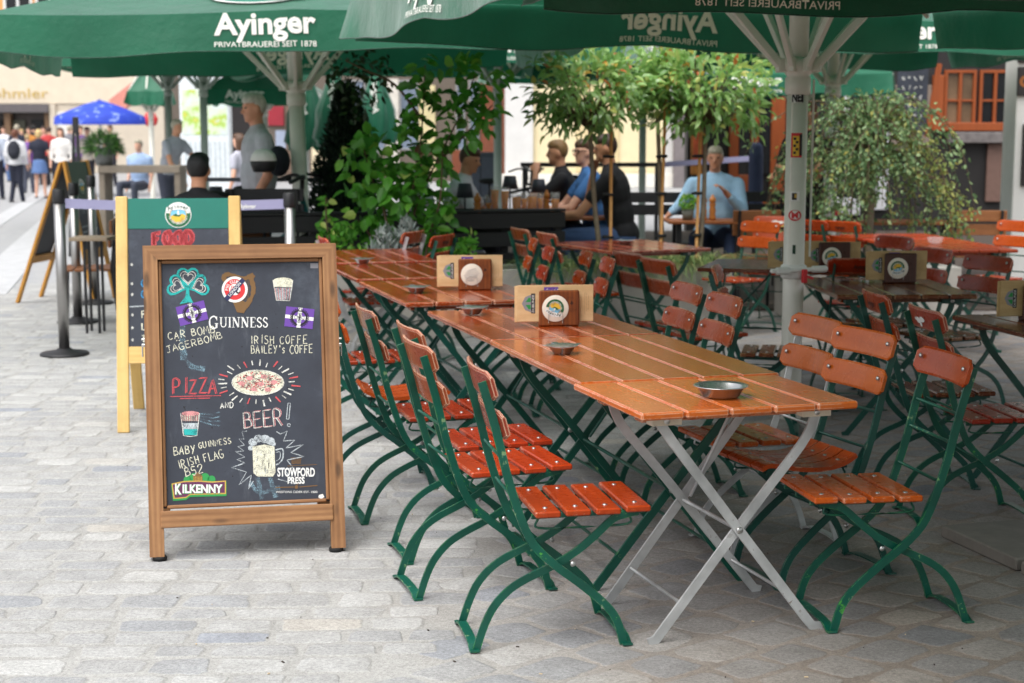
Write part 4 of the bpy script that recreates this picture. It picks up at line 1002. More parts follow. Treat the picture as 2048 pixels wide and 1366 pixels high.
SER = {'G': [([(.72, .80), (.55, .97), (.32, .95), (.12, .72), (.12, .3), (.32, .05), (.6, .05), (.72, .15)], .10), ([(.70, .05), (.70, .42)], .14), ([(.55, .42), (.84, .42)], .04), ([(.72, .66), (.72, .98)], .05)],
       'U': [([(.16, 1), (.16, .3), (.28, .06), (.5, .03), (.66, .15), (.70, .35), (.70, 1)], .09), ([(.16, 1), (.16, .3)], .15), ([(.0, 1), (.32, 1)], .04), ([(.56, 1), (.84, 1)], .04)],
       'I': [([(.16, 0), (.16, 1)], .15), ([(.0, 0), (.32, 0)], .04), ([(.0, 1), (.32, 1)], .04)],
       'N': [([(.12, 0), (.12, 1)], .06), ([(.14, 1), (.70, 0)], .16), ([(.72, 0), (.72, 1)], .06), ([(.0, 0), (.26, 0)], .04), ([(.0, 1), (.2, 1)], .04), ([(.58, 1), (.86, 1)], .04)],
       'E': [([(.14, 0), (.14, 1)], .15), ([(.0, 1), (.56, 1)], .05), ([(.0, 0), (.6, 0)], .05), ([(.14, .52), (.46, .52)], .05), ([(.56, 1), (.56, .8)], .04), ([(.60, 0), (.60, .22)], .04)],
       'S': [([(.50, .80), (.40, .96), (.22, .97), (.08, .8), (.14, .62), (.42, .42), (.52, .22), (.38, .03), (.18, .03), (.05, .22)], .11)]}
def stickers(mb):
    e = lambda q: E(q)
    # harp
    NEW("harp_emblem")
    ribbon(mb, spline([(453, -562, 0), (447, -556, 0), (452, -549, 0), (462, -549, 0), (476, -555, 0), (491, -556, 0), (507, -548, 0)], 5)[:, :2], 8.5, e(.0005), IX["brown"]); ribbon(mb, spline([(507, -549, 0), (503, -558, 0), (507, -575, 0), (504, -592, 0), (494, -609, 0), (484, -622, 0)], 5)[:, :2], 8.5, e(.0007), IX["brown"]); flatpoly(mb, [(466, -604), (484, -600), (497, -607), (488, -626), (474, -624)], e(.0009), IX["brown"])
    for k in range(5): ribbon(mb, [(484 + 3.4 * k, -558), (487 + 2.6 * k, -600)], .7, e(.0006), IX["brown"], k)
    NEW("round_sticker")
    flatpoly(mb, disc(469.5, -578.5, 26, 36), e(.0012), IX["white"]); flatpoly(mb, disc(469.5, -578.5, 21, 32), e(.0015), IX["red"]); flatpoly(mb, disc(469.5, -578.5, 11.5, 24), e(.0018), IX["white"])
    arcletters(mb, "PSG CLUB", 469.5, -578.5, 13.4, 5.4, 188, 62, e(.0021), IX["white"], .02)
    for k in range(3): ribbon(mb, [(464 + 3 * k, -570 - k), (461 + 3 * k, -582)], 1.4, e(.0020), IX["red"])
    flatpoly(mb, disc(476, -583, 4.2, 14), e(.0020), IX["black"]); flatpoly(mb, disc(477, -582, 2.2, 10), e(.0022), IX["white"])
    a = rad(49); c, s = math.cos(a), math.sin(a); bandp = [(469.5 + u * c - v * s, -578.5 + u * s + v * c) for u, v in ((-27, -4.6), (27, -4.6), (27, 4.6), (-27, 4.6))]
    flatpoly(mb, bandp, e(.0024), IX["navy"]); letters(mb, "LONDON", 469.5 + 2.4 * s, -578.5 - 2.4 * c, 5.6, e(.0027), IX["white"], 34, .01, a)
    # purple cross and wreath stickers
    for cx, cy, an, w, h in ((384, -626, rad(14), 58, 39), (599, -635, rad(-6), 57, 40)):
        NEW("cross_sticker"); c, s = math.cos(an), math.sin(an); T = lambda u, v: (cx + u * c - v * s, cy + u * s + v * c)
        q = lambda pl: [T(*z) for z in pl]
        flatpoly(mb, q([(-w / 2, -h / 2), (w / 2, -h / 2), (w / 2, h / 2), (-w / 2, h / 2)]), e(.0011), IX["purple"])
        for pl in ([(-4, -h / 2), (4, -h / 2), (4, h / 2), (-4, h / 2)], [(-w / 2, -3.5), (w / 2, -3.5), (w / 2, 3.5), (-w / 2, 3.5)]): flatpoly(mb, q(pl), e(.0013), IX["white"])
        for k in range(13):
            for sg in (-1, 1):
                b = rad(-78 + k * 12.5); x, y = sg * 15.5 * math.cos(b), 15 * math.sin(b); t = b + math.pi / 2
                for o in (.6, -.6): ribbon(mb, q([(x, y), (x + sg * 6 * math.cos(t + o) * 1, y + 6 * math.sin(t + o))]), 1.6, e(.0016), IX["black"], k)
            ringpoly(mb, cx, cy, 15, 15.6, e(.0015), IX["black"])
        for k in range(4):
            b = k * math.pi / 2 + math.pi / 4 * 0; flatpoly(mb, q([(2 * math.cos(b), 2 * math.sin(b)), (10 * math.cos(b - .34), 10 * math.sin(b - .34)), (10 * math.cos(b + .34), 10 * math.sin(b + .34))]), e(.0017), IX["white"])
            ribbon(mb, q([(10 * math.cos(b - .34), 10 * math.sin(b - .34)), (1, 1), (10 * math.cos(b + .34), 10 * math.sin(b + .34)), (10 * math.cos(b - .34), 10 * math.sin(b - .34))]), .8, e(.0019), IX["black"])
        ribbon(mb, q([(0, -9), (0, 9)]), 1.6, e(.0021), IX["black"])
    # stout name
    NEW("stout_lettering")
    x = 417.0
    for i, chh in enumerate("GUINNESS"):
        h = 25 if i == 0 else 19.5; y0 = -657 if i == 0 else -654
        for pts, w in SER[chh]:
            p = spline([(a, b, 0) for a, b in pts], 5)[:, :2] if len(pts) > 4 else np.array(pts)
            ribbon(mb, [(x + a * h * .92, y0 + b * h) for a, b in p], max(1.1, w * h), e(.0012), IX["white"], i)
        x += (.93 if chh in "G" else .93 if chh == 'U' else .40 if chh == 'I' else .95 if chh == 'N' else .70 if chh == 'E' else .62) * h * .92 + .8
    # red ale badge
    NEW("ale_badge")
    for k, (cx_, cy_, r_) in enumerate(((375, -960, 8), (388, -955, 9), (410, -955, 9), (423, -959, 8))): flatpoly(mb, disc(cx_, cy_, r_, 14), e(.0005), IX["leafg"])
    flatpoly(mb, [(387, -964), (386, -952), (396, -944), (405, -952), (405, -964)], e(.0008), IX["brown"])
    for k in range(6): ribbon(mb, [(388 + 3 * k, -962), (388 + 3 * k, -953)], .8, e(.001), IX["gold"])
    B = lambda d: [(343 + d, -967 + d * -1), (368, -962 - d), (397, -961 - d), (425, -963 - d), (452 - d, -961 - d), (452 - d, -988 + d), (380, -990 + d), (372, -996 + d), (347 + d, -998 + d)]
    flatpoly(mb, [(a + .0, b - 3) for a, b in B(-1)], e(.0010), IX["leafg"]); flatpoly(mb, B(0), e(.0013), IX["gold"]); flatpoly(mb, B(2.4), e(.0016), IX["plum"])
    letters(mb, "K", 356.5, -988, 20, e(.0022), IX["white"], 13, .035); letters(mb, "ILKENNY", 405, -985.5, 16, e(.0022), IX["white"], 80, .035)
    letters(mb, "K", 357.5, -989, 20, e(.0019), IX["leafg"], 13, .05); letters(mb, "ILKENNY", 406, -986.5, 16, e(.0019), IX["leafg"], 80, .05)
    # cider
    NEW("cider_lettering")
    letters(mb, "STOWFORD", 592.5, -952.5, 16.5, e(.0012), IX["white"], 75, .03); letters(mb, "PRESS", 592.5, -967, 12.5, e(.0012), IX["white"], 34, .03)
    for a, b in (((551, -975), (588, -974)), ((599, -974), (635, -971))): ribbon(mb, [a, b], 1.7, e(.0012), IX["brown"])
    flatpoly(mb, disc(593, -974, 3.6, 12), e(.0014), IX["brown"]); ribbon(mb, [(594, -970), (597, -967)], 1.4, e(.0014), IX["brown"])
    letters(mb, "WESTONS CIDER EST. 1880", 593.5, -986, 4.2, e(.0012), IX["white"], 83, .0)
    for k in range(6): ribbon(mb, [(582 + .3 * k, -916 - 2.2 * k), (603 - .3 * k, -915.5 - 2.2 * k)], 1.1, e(.0006), IX["brown"], k)
    ribbon(mb, [(575, -932), (634, -929)], 1.0, e(.0008), IX["brown"])
    NEW("small_label")
    flatpoly(mb, [(621, -526), (637, -526), (637, -536), (621, -536)], e(.0008), IX["grey"]); flatpoly(mb, [(638, -990), (646, -988), (649, -994), (643, -998), (637, -995)], e(.0008), IX["white"])
chalkpart(stickers, INKM)

# ------------------------------------------------------------------ yellow framed boards behind
def aboard(name, label, x, y, deg, W, H, lean, pm, header, seed, fn=None, split=.455, hs=.165):
    t = thing(name, label, "sign", (x, y, 0), rad(deg)); L = math.atan2(lean, H); V = math.hypot(H, lean); s_ = lambda u, v, e=0.0: (u, v * math.sin(L) - e * math.cos(L), v * math.cos(L) + e * math.sin(L)); R = np.column_stack([(1, 0, 0), (0, math.sin(L), math.cos(L)), (0, -math.cos(L), math.sin(L))])
    mb = MB()
    for q in (-1, 1): mb.box(s_(q * (W / 2 - .031), V / 2), (.062, V, .03), R, 0, .004, 1)
    mb.build("stile", [pm], t)
    mb = MB(); mb.box(s_(0, split - .045), (W - .126, .09, .028), R, 0, .003, 0); mb.build("rail", [pm], t)
    b = MB(); b.box(s_(0, (split + V - hs - .01) / 2), (W - .126, V - hs - .01 - split, .010), R, 0, .001); bo = b.build("chalkboard", [SLATE], t)
    h = MB(); h.box(s_(0, V - hs / 2 - .01, .001), (W - .126, hs - .002, .012), R, 0, .001); ho = h.build("header_panel", [header], t)
    mb = MB()
    for q in (-1, 1): mb.obox((q * (W / 2 - .031), lean + .03, H - .01), (q * (W / 2 - .031), lean * 2 + .26, .002), .062, .028, (0, 1, .2), 0, .004)
    mb.obox((-W / 2 + .06, lean * 2 + .12, split - .1), (W / 2 - .06, lean * 2 + .12, split - .1), .07, .026, (0, 1, .2), 0, .003); mb.build("back_frame", [pm], t)
    mb = MB(); mb.add([(-W / 2 + .06, lean + .045, H - .05), (W / 2 - .06, lean + .045, H - .05), (W / 2 - .06, lean * 2 + .14, split - .1), (-W / 2 + .06, lean * 2 + .14, split - .1)], [(0, 1, 2, 3)]); mb.build("back_board", [SLATE], t)
    m1 = MB(); pl = lambda a, c, e=.0006: s_(a, c, .0075 + e); crest(m1, 0, V - hs / 2 - .018, .066, lambda a, c, e: pl(a, c, e * 2 + .001)); flatpoly(m1, disc(0, V - hs / 2 - .018, .069, 28), lambda a, c: pl(a, c, .0006), IX["white"]); m1.build("crest", INKM, ho)
    if fn:
        m2 = Multi(); fn(m2, lambda a, c: s_(a, c, .0062), V)
        for nm, mm in m2.parts: mm.build(nm, CHM, bo)
    return t
def food(mb, pl, V):
    mb.new("chalk_lettering")
    for k in range(3):
        for p in strokes("FOOD", -.135 + .004 * k, V - .265 + .003 * k, .070, .02, .20, .02, 3, .9): ribbon(mb, p, .020, pl, CX["red"], k)
    for i, (s, y, c) in enumerate((("+", .33, "white"), ("+ G", .43, "blue"), ("+ G", .49, "blue"), ("+ F", .60, "cream"), ("+ L", .665, "cream"), ("+ TO", .73, "cream"))):
        mb.new("chalk_lettering")
        for j, p in enumerate(strokes(s, -.255, V - .05 - y, .036, 0, .34, .02, i, .9)): ribbon(mb, p, .006 if c == "cream" else .007, pl, CX["white" if j < 2 else c], i)
    ribbon(mb, [(-.26, V - .59), (.2, V - .57)], .006, pl, CX["soft"])
TEAL = M("header_teal", (14, 112, 96), .45, 0, .05)
q = gp(243, 866); w2 = .655; d2 = rad(7)
aboard("chalkboard_sign", "yellow framed chalkboard with green crest header and red Food lettering", q[0] + w2 / 2 * math.cos(d2) - .02, q[1] + w2 / 2 * math.sin(d2), 7, w2, 1.235, .24, PINE, TEAL, 1, food)
def dim(mb, pl, V):
    mb.new("chalk_lettering")
    for k in range(4): ribbon(mb, [(-.12 + .06 * k, V - .50), (-.10 + .06 * k, V - .44), (-.08 + .06 * k, V - .49)], .008, pl, CX["soft"])
    for k in range(2): ribbon(mb, [(-.2, V - .62 - .05 * k), (.18, V - .60 - .05 * k)], .012, pl, CX["soft"])
aboard("chalkboard_sign", "ochre framed A-board seen from the side with dark green crest panel", -3.83, 14.75, 84, .60, 1.31, .24, PINED, M("header_dark", (12, 66, 48), .5), 2, dim, .5, .45)
# ------------------------------------------------------------------ market umbrellas
def umbrella(label, x, y, deg, a, zv, hub, cm=CGREEN, pm=MPOLE, pr=.064, tilt=(0, 0), text=True, toff=(0, 0, 0, 0), stickers=False, crank=True, rise=.62, group="green market umbrellas", detail=True, yaw_crank=0, vh=.27, flip=0):
    t = thing("market_umbrella", label, "umbrella", (x, y, 0), 0, group, (rad(tilt[0]), rad(tilt[1]), rad(deg)))
    ze = zv + vh; zt = ze + rise; mb = MB(); R = random.Random(int(x * 31 + y * 17)); ph = [R.uniform(0, 6) for _ in range(4)]
    def slope(k, s, f, e=0):   # s in -1..1 along the edge, f 0 edge .. 1 top
        w = a * (1 - f); q_ = 4 * abs(s) * (1 - abs(s)); sag = .03 * math.sin(math.pi * f) * q_ + .021 * (1 - f) * q_
        p = np.array([s * w, -w, ze + (zt - ze) * f - sag]) + np.array([0, -.29, .95]) * e
        return rotz(k * math.pi / 2) @ p
    def val(k, s, tt, e=0):
        c = max(0, (abs(s) - .82) / .18); fold = .012 * math.sin(s * 7 + ph[k]) * tt + .016 * math.sin(s * 17 + 2 * ph[k]) * tt * (.4 + c) + .035 * c * tt
        sag = .021 * 4 * abs(s) * (1 - abs(s))
        p = np.array([s * (a - .015 * tt * (abs(s) > .99)), -a - .012 - fold - .03 * tt - e, ze - sag - vh * tt + .014 * math.sin(s * 9 + ph[k]) * tt * tt + .02 * c * tt])
        return rotz(k * math.pi / 2) @ p
    for k in range(4):
        ns, nf = 28, 8; V = [slope(k, -1 + 2 * i / ns, j / nf) for j in range(nf + 1) for i in range(ns + 1)]
        mb.add(V, [(j * (ns + 1) + i, j * (ns + 1) + i + 1, (j + 1) * (ns + 1) + i + 1, (j + 1) * (ns + 1) + i) for j in range(nf) for i in range(ns)], 0, True)
        ns, nf = 60, 6; V = [val(k, -.985 + 1.97 * i / ns, j / nf) for j in range(nf + 1) for i in range(ns + 1)]
        mb.add(V, [(j * (ns + 1) + i, (j + 1) * (ns + 1) + i, (j + 1) * (ns + 1) + i + 1, j * (ns + 1) + i + 1) for j in range(nf) for i in range(ns)], 0, True)
        if detail: mb.tube([val(k, -.985 + 1.97 * i / ns, 1.0) for i in range(ns + 1)], .0035, 4, 1)
    can = mb.build("canopy", [cm, CGREEND], t)
    if text:
        for k in range(4):
            mb = MB()
            for e, mi in ((.009, 0), (-.009, 1)):
                P = lambda u, v: val(k, (u + toff[k]) / a, v / vh, e)
                letters(mb, "Ayinger", 0, 0, .142, lambda u, v: P(u, .152 - v), mi, .69, .03)
                letters(mb, "PRIVATBRAUEREI SEIT 1878", 0, 0, .036, lambda u, v: P(u, .240 - v), mi, .69, .005)
            mb.build("lettering", [MPRINT, MPRINTIN], can)
        for k in (0, 3):
            mb = MB()
            def SP(u, v, e=0): return slope(k, max(-1, min(1, (u + toff[k]) / max(.05, a * (1 - v / (a * 1.1))))), max(0, min(1, v / (a * 1.1))), .016 + e)
            flatpoly(mb, [(.40 * math.cos(q), .62 + .40 * math.sin(q)) for q in np.linspace(0, 2 * math.pi, 40, endpoint=False)], SP, IX["white"])
            ringpoly(mb, 0, .62, .27, .37, lambda u, v: SP(u, v, .004), IX["teal"], 180, 360); arcletters(mb, "PRIVATBRAUEREI", 0, .62, .30, .055, 190, 350, lambda u, v: SP(u, v, .007), IX["white"], .02, True)
            mb.build("crest", INKM, can)
    mb = MB(); mb.lathe([(pr * 1.05, 0), (pr, .05), (pr, hub - .02)], (0, 0, 0), 24); mb.lathe([(pr * .94, hub - .03), (pr * .94, zt - .02)], (0, 0, 0), 20)
    for q in (0, 1, 2, 3): mb.box((pr * .96 * math.cos(q * math.pi / 2 + .6), pr * .96 * math.sin(q * math.pi / 2 + .6), hub / 2 + .4), (.006, .012, hub - .9), rotz(q * math.pi / 2 + .6))
    pole = mb.build("pole", [pm], t)
    mb = MB(); mb.lathe([(pr, hub - .16), (pr * 1.22, hub - .15), (pr * 1.22, hub - .07), (pr * 1.05, hub - .06), (pr * 1.3, hub - .04), (pr * 1.55, hub - .02), (pr * 1.6, hub + .03), (pr, hub + .04)], (0, 0, 0), 24)
    for q in range(8): ang = q * math.pi / 4; mb.box((pr * 1.75 * math.cos(ang), pr * 1.75 * math.sin(ang), hub), (.05, .034, .075), rotz(ang), 0, .004)
    mb.build("hub", [pm], t)
    for q in range(8):
        ang = q * math.pi / 4; d = np.array([math.cos(ang), math.sin(ang), 0]); mx = max(abs(d[0]), abs(d[1]))
        r = (zt - hub - .03) / (.92 + (zt - ze) / a * mx); p0 = d * pr * 1.9 + [0, 0, hub]; p1 = d * r + [0, 0, zt - (zt - ze) * r * mx / a - .035]
        mb = MB(); mb.obox(p0, p1, .030, .042, d, 0, .004); mb.build("strut", [pm], t)
        mb = MB(); L = a / mx; mb.obox(d * .06 + [0, 0, zt - .05], d * (L - .01) + [0, 0, ze - .03], .028, .036, (0, 0, 1), 0, .003); mb.build("rib", [pm], t)
    if crank:
        mb = MB(); R2 = rotz(yaw_crank); mb.lathe([(pr, .78), (pr * 1.25, .79), (pr * 1.25, .85), (pr, .86)], (0, 0, 0), 20)
        mb.obox(R2 @ [-.17, -pr - .01, .83], R2 @ [.17, -pr - .01, .835], .03, .022, (0, 0, 1), 0, .006); mb.box(R2 @ [-.10, -pr - .012, .83], (.09, .03, .04), R2, 0, .01); mb.box(R2 @ [.12, -pr - .012, .835], (.10, .03, .036), R2, 0, .01)
        ck = mb.build("crank", [MWHITE], t); mb = MB(); mb.box(R2 @ [.022, -pr - .03, .80], (.030, .02, .075), R2, 0, .004); mb.obox(R2 @ [.03, -pr - .03, .80], R2 @ [.075, -pr - .03, .785], .012, .014); mb.build("lever", [INK["red"]], ck)
    return t, pole
UL, _ = umbrella("green umbrella with bright front valance, over the yellow framed chalkboard", -1.72, 13.05, 8, 2.08, 2.14, 1.95, tilt=(0, -1.5), toff=(-.20, 0, 0, 0))
UR, poleR = umbrella("green umbrella on the stickered pole, mirrored lettering inside its valance", 1.545, 8.62, 17, 2.03, 2.135, 1.935, pr=.057, toff=(0, 0, -.10, 0), yaw_crank=.0, cm=CGREEN)
UN, _ = umbrella("green umbrella overhead nearest the camera, only its back valance in view", 2.28, 5.62, 4, 2.02, 2.15, 1.95, toff=(0, 0, .93, 0), cm=clothmat("canopy_green_near", (10, 92, 62), .25))
umbrella("unseen green umbrella added behind the camera to shade the foreground", 3.0, 1.35, 4, 2.02, 2.15, 1.95, detail=False, text=False, crank=False)  # out of frame, added to shade the right foreground
0 and umbrella("green umbrella beyond the right picture edge", 6.45, 5.9, 4, 2.02, 2.15, 1.95, detail=False, text=False, crank=False)
umbrella("green umbrella behind the hanging shrub with dark underside", 3.12, 15.5, 6, 1.76, 2.26, 2.07, crank=True, yaw_crank=.2)
umbrella("green umbrella far back between the vine and the clipped trees", -.17, 19.0, 5, 1.95, 2.30, 2.15, crank=False, pr=.05, detail=False, pm=MPOLEG)
umbrella("green umbrella far back over the cream facade, behind the clipped trees", 1.85, 22.5, 12, 1.95, 2.30, 2.2, crank=False, pr=.05, detail=False, pm=MPOLEG)
umbrella("small green umbrella against the orange pub front", 3.86, 21.5, 3, 1.0, 2.06, 1.95, crank=False, pr=.04, detail=False, toff=(-.8, 0, 0, 0))
umbrella("green umbrella over the white map column, right of two slim grey poles", -4.65, 24.0, -4, 2.0, 2.5, 2.25, crank=False, pr=.055, detail=False, pm=MPOLEG)
umbrella("green umbrella with the left one of two slim grey poles", -5.72, 26.5, -4, 2.0, 2.62, 2.32, crank=False, pr=.055, detail=False, pm=MPOLEG)
umbrella("far green umbrella lettered behind the standing grey haired man", -4.5, 29.0, 0, .95, 2.06, 2.0, crank=False, pr=.05, detail=False, toff=(-.2, 0, 0, 0))
umbrella("far green umbrella hanging low left of the slim poles", -7.15, 31.5, 0, .36, 2.1, 2.0, crank=False, pr=.05, detail=False, text=False)
def patch(mb, pr, a0, a1, z0, z1, mi, e=.0012):
    k = 8; V = []
    for i in range(k + 1):
        a = rad(a0 + (a1 - a0) * i / k); V += [((pr + e) * math.cos(a), (pr + e) * math.sin(a), z0), ((pr + e) * math.cos(a), (pr + e) * math.sin(a), z1)]
    mb.add(V, [(2 * i, 2 * i + 2, 2 * i + 3, 2 * i + 1) for i in range(k)], mi)
mb = MB(); zz = lambda py: at(1582, py, 8.56)[2]; o0 = -17   # pole object turns with the umbrella
def pl_pole(ac, z, e=.0024): return lambda u, v: ((.057 + e) * math.cos(rad(ac) + u / .057), (.057 + e) * math.sin(rad(ac) + u / .057), z + v)
A = -90 + o0 - 8
patch(mb, .057, A - 33, A + 30, zz(205), zz(182), IX["white"]); letters(mb, "NEI", 0, 0, .045, pl_pole(A - 4, zz(203)), IX["black"], .055, .05); patch(mb, .057, A + 22, A + 30, zz(205), zz(182), IX["black"], .002)
mb.build("sticker", INKM, poleR); mb = MB()
patch(mb, .057, A - 32, A + 28, zz(315), zz(266), IX["red"]); patch(mb, .057, A - 22, A + 12, zz(312), zz(272), IX["yellow"], .002); patch(mb, .057, A + 14, A + 28, zz(311), zz(268), IX["black"], .002)
for k in range(5): patch(mb, .057, A - 18 + (k % 2) * 12, A - 4 + (k % 2) * 12, zz(308 - 7 * k), zz(303 - 7 * k), IX["black"], .0028)
mb.build("sticker", INKM, poleR); mb = MB()
patch(mb, .057, A - 28, A + 22, zz(402), zz(383), IX["white"]); patch(mb, .057, A - 20, A + 6, zz(400), zz(386), IX["black"], .002); patch(mb, .057, A - 6, A + 6, zz(396), zz(388), IX["gold"], .0028)
mb.build("sticker", INKM, poleR); mb = MB()
q = pl_pole(A - 2, zz(431)); flatpoly(mb, disc(0, 0, .036, 20, .030), q, IX["red"]); flatpoly(mb, disc(0, 0, .026, 18, .021), pl_pole(A - 2, zz(431), .003), IX["white"]); letters(mb, "M", 0, -.014, .03, pl_pole(A - 2, zz(431), .004), IX["red"], .034, .05)
mb.build("sticker", INKM, poleR); mb = MB()
patch(mb, .057, A - 10, A + 6, zz(508), zz(490), IX["dkgreen"])
mb.build("sticker", INKM, poleR)
mb = MB(); mb.tube([(.085, -.02, .9), (.085, -.02, 1.86)], .006, 6); mb.build("guide_rod", [MPOLE], poleR.parent)
# paving slabs weighting the nearest umbrella
for i, (px, py) in enumerate(((1, 1),)):
    c = np.array([2.335, 5.68]); Rr = rotz(rad(16))
    for k, (u, v) in enumerate(((-.27, .27), (.27, .27), (-.27, -.27), (.27, -.27))):
        p = Rr @ [u, v, 0]; mb = MB(); mb.box((0, 0, .024), (.51, .51, .048), None, 0, .006)
        o = mb.build("base_slab", [M("concrete", (112, 107, 100), .85, 0, .15, 14, .35)]); o.location = (c[0] + p[0], c[1] + p[1], 0); o.rotation_euler = (0, 0, rad(16) + .015 * k)
        tag(o, ["grey concrete ballast slab at the right edge, back left of four", "grey concrete ballast slab at the right edge, back right of four", "grey concrete ballast slab with a leaf lying before it, front left of four", "grey concrete ballast slab at the right edge, front right of four"][k], "slab", "concrete slabs weighting an umbrella")
def closed(label, x, y, z0, z1, r):
    t = thing("closed_parasol", label, "parasol", (x, y, 0), 0, "closed green parasols"); mb = MB(); n = 24; V = []; pr = [(.05, z1), (.10, z1 - .15), (r * .8, z0 + (z1 - z0) * .45), (r, z0 + .12), (r * .85, z0)]
    for i, (q, z) in enumerate(pr):
        for k in range(n): a = 2 * math.pi * k / n; f = 1 + .22 * math.sin(6 * a + i) * (i > 0); V.append((q * f * math.cos(a), q * f * math.sin(a), z + (.05 * math.sin(5 * a) if i == 4 else 0)))
    mb.add(V, [(i * n + k, (i + 1) * n + k, (i + 1) * n + (k + 1) % n, i * n + (k + 1) % n) for i in range(4) for k in range(n)], 0, True); mb.build("folded_canopy", [CGREEN], t)
    mb = MB(); mb.tube([(0, 0, 0), (0, 0, z1 + .08)], .03, 8); mb.build("pole", [MWHITE], t)
    mb = MB(); letters(mb, "Ayinger", 0, 0, .16, lambda u, v: (v * .6 - .03, -r * 1.12, z0 + (z1 - z0) * .62 + u), 0, .55, .04); mb.build("lettering", [MPRINT], t)
closed("closed green parasol with white lettering, right of the left umbrella pole", -3.55, 27.5, 1.28, 2.6, .36)
closed("closed green parasol left of the dark conifer", -2.95, 26.5, 1.35, 2.6, .34)
closed("closed green parasol right of the dark conifer", -2.3, 27, 1.4, 2.6, .34)

# blue parasol far down the street
t = thing("blue_parasol", "blue and white printed parasol above the far crowd", "parasol", (-10.1, 39, 0)); mb = MB(); n = 24; V = [(0, 0, 2.34)]
for j in (1, 2, 3):
    for k in range(n):
        a = 2 * math.pi * k / n; q = 1.08 * j / 3; V.append((q * math.cos(a), q * math.sin(a), 2.34 - .40 * (j / 3) ** 1.2 - .03 * (k % 3 == 1)))
for k in range(n): a = 2 * math.pi * k / n; V.append((1.1 * math.cos(a), 1.1 * math.sin(a), 1.74))
F = [(0, 1 + k, 1 + (k + 1) % n) for k in range(n)] + [(1 + j * n + k, 1 + (j + 1) * n + k, 1 + (j + 1) * n + (k + 1) % n, 1 + j * n + (k + 1) % n) for j in range(3) for k in range(n)]
mb.add(V, F, 0, True); tb = NT("parasol_print"); vv = tb.coord("Object"); f = tb.noise(vv, 3.5, 3); setp(tb, tb.ramp(f, [(.45, lin(30, 60, 176)), (.60, lin(40, 74, 186)), (.64, lin(150, 170, 220)), (.72, lin(34, 64, 184))]), .7); mb.build("canopy", [tb.m], t)
mb = MB(); mb.tube([(0, 0, 0), (0, 0, 2.36)], .03, 8); mb.build("pole", [MWHITE], t)

# ------------------------------------------------------------------ barrier posts and belts
CHROME = M("brushed_steel", (168, 166, 164), .36, 1, .15, 3, 0, 0, 0, (1, 1, .1))
def post(x, y, label, belt_to=None, h=1.18, mat=CHROME):
    t = thing("barrier_post", label, "barrier post", (x, y, 0), 0, "steel barrier posts"); mb = MB(); mb.lathe([(.170, 0), (.172, .012), (.160, .022), (.06, .036), (.048, .05)], (0, 0, 0), 32); mb.build("base", [MBLACK], t)
    mb = MB(); mb.lathe([(.038, .04), (.038, h - .1)], (0, 0, 0), 24); mb.build("tube", [mat], t)
    mb = MB(); mb.lathe([(.041, h - .1), (.043, h - .09), (.043, h - .01), (.036, h), (1e-6, h)], (0, 0, 0), 24); mb.build("head", [MBLACK], t)
    if belt_to is not None:
        b = np.array([belt_to[0] - x, belt_to[1] - y, 0]); mb = MB(); p = [b * f + [0, 0, h - .10 - .02 * math.sin(math.pi * f)] for f in np.linspace(.045 / np.linalg.norm(b), 1, 14)]
        mb.flat(p, .068, .003, np.cross(unit(b), (0, 0, 1))) ; be = mb.build("belt", [M("belt_lilac", (150, 148, 180), .7, 0, .04)], t)
        d = unit(b); nrm = np.array([d[1], -d[0], 0]); mb = MB(); m = b * .5 + [0, 0, h - .12]
        letters(mb, "Ayinger", 0, 0, .03, lambda u, v: m + b * .40 * 0 + d * (u + np.linalg.norm(b) * .33) + nrm * .004 + np.array([0, 0, v - .012]), 0, .12, .02); mb.build("lettering", [MPRINT], be)
post(-3.19, 11.12, "steel barrier post with lilac belt, left of the yellow framed board", (-1.57, 11.0), 1.18)
post(-3.62, 13.05, "steel barrier post standing just behind the nearest steel post", None, 1.16)
post(-3.86, 14.5, "steel barrier post in front of the ochre framed board", None, 1.18)
post(-1.55, 11.0, "barrier post left of the umbrella pole where the lilac belt ends", None, 1.16)

# ------------------------------------------------------------------ planters, fence, plants
P0, PU, PN = np.array([-1.35, 11.75, 0]), np.array([.956, .292, 0]), np.array([-.292, .956, 0]); PA = math.atan2(.292, .956)
pp = lambda t, n=0, z=0: P0 + PU * t + PN * n + np.array([0, 0, z])
CONC = M("planter_concrete", (176, 172, 164), .85, 0, .14, 5, .3)
SOIL = M("soil", (58, 46, 36), .95, 0, .3, 30, .5)
for k, lab in enumerate(("concrete planter box holding the climbing vine", "concrete planter box behind the middle chairs", "concrete planter box holding the clipped trees")):
    c = pp(.54 + 1.1 * k, .25); t = thing("planter_box", lab, "planter", tuple(c), PA, "grey concrete planter boxes"); mb = MB()
    for s_, sz in (((0, -.225, .26), (1.08, .05, .52)), ((0, .225, .26), (1.08, .05, .52)), ((-.515, 0, .26), (.05, .398, .52)), ((.515, 0, .26), (.05, .398, .52))): mb.box(s_, sz, None, 0, .006)
    mb.build("box", [CONC], t); mb = MB(); mb.box((0, 0, .24), (.976, .396, .46), None, 0, .001); mb.build("soil", [SOIL], t)
FB = M("black_boards", (30, 30, 32), .5, 0, .2, 4, .1, 0, 0, (1, 1, 8))
t = thing("slat_fence", "low black fence of horizontal boards behind the planters", "fence", tuple(pp(.6, .75)), PA); mb = MB()
for z in (.16, .34, .53, .70, .855): mb.box((-.15, 0, z), (3.3, .028, .12 if z < .8 else .13), None, 0, .004, 0)
mb.box((-.15, .02, .935), (3.3, .10, .022), None, 0, .004, 0); mb.build("boards", [FB], t)
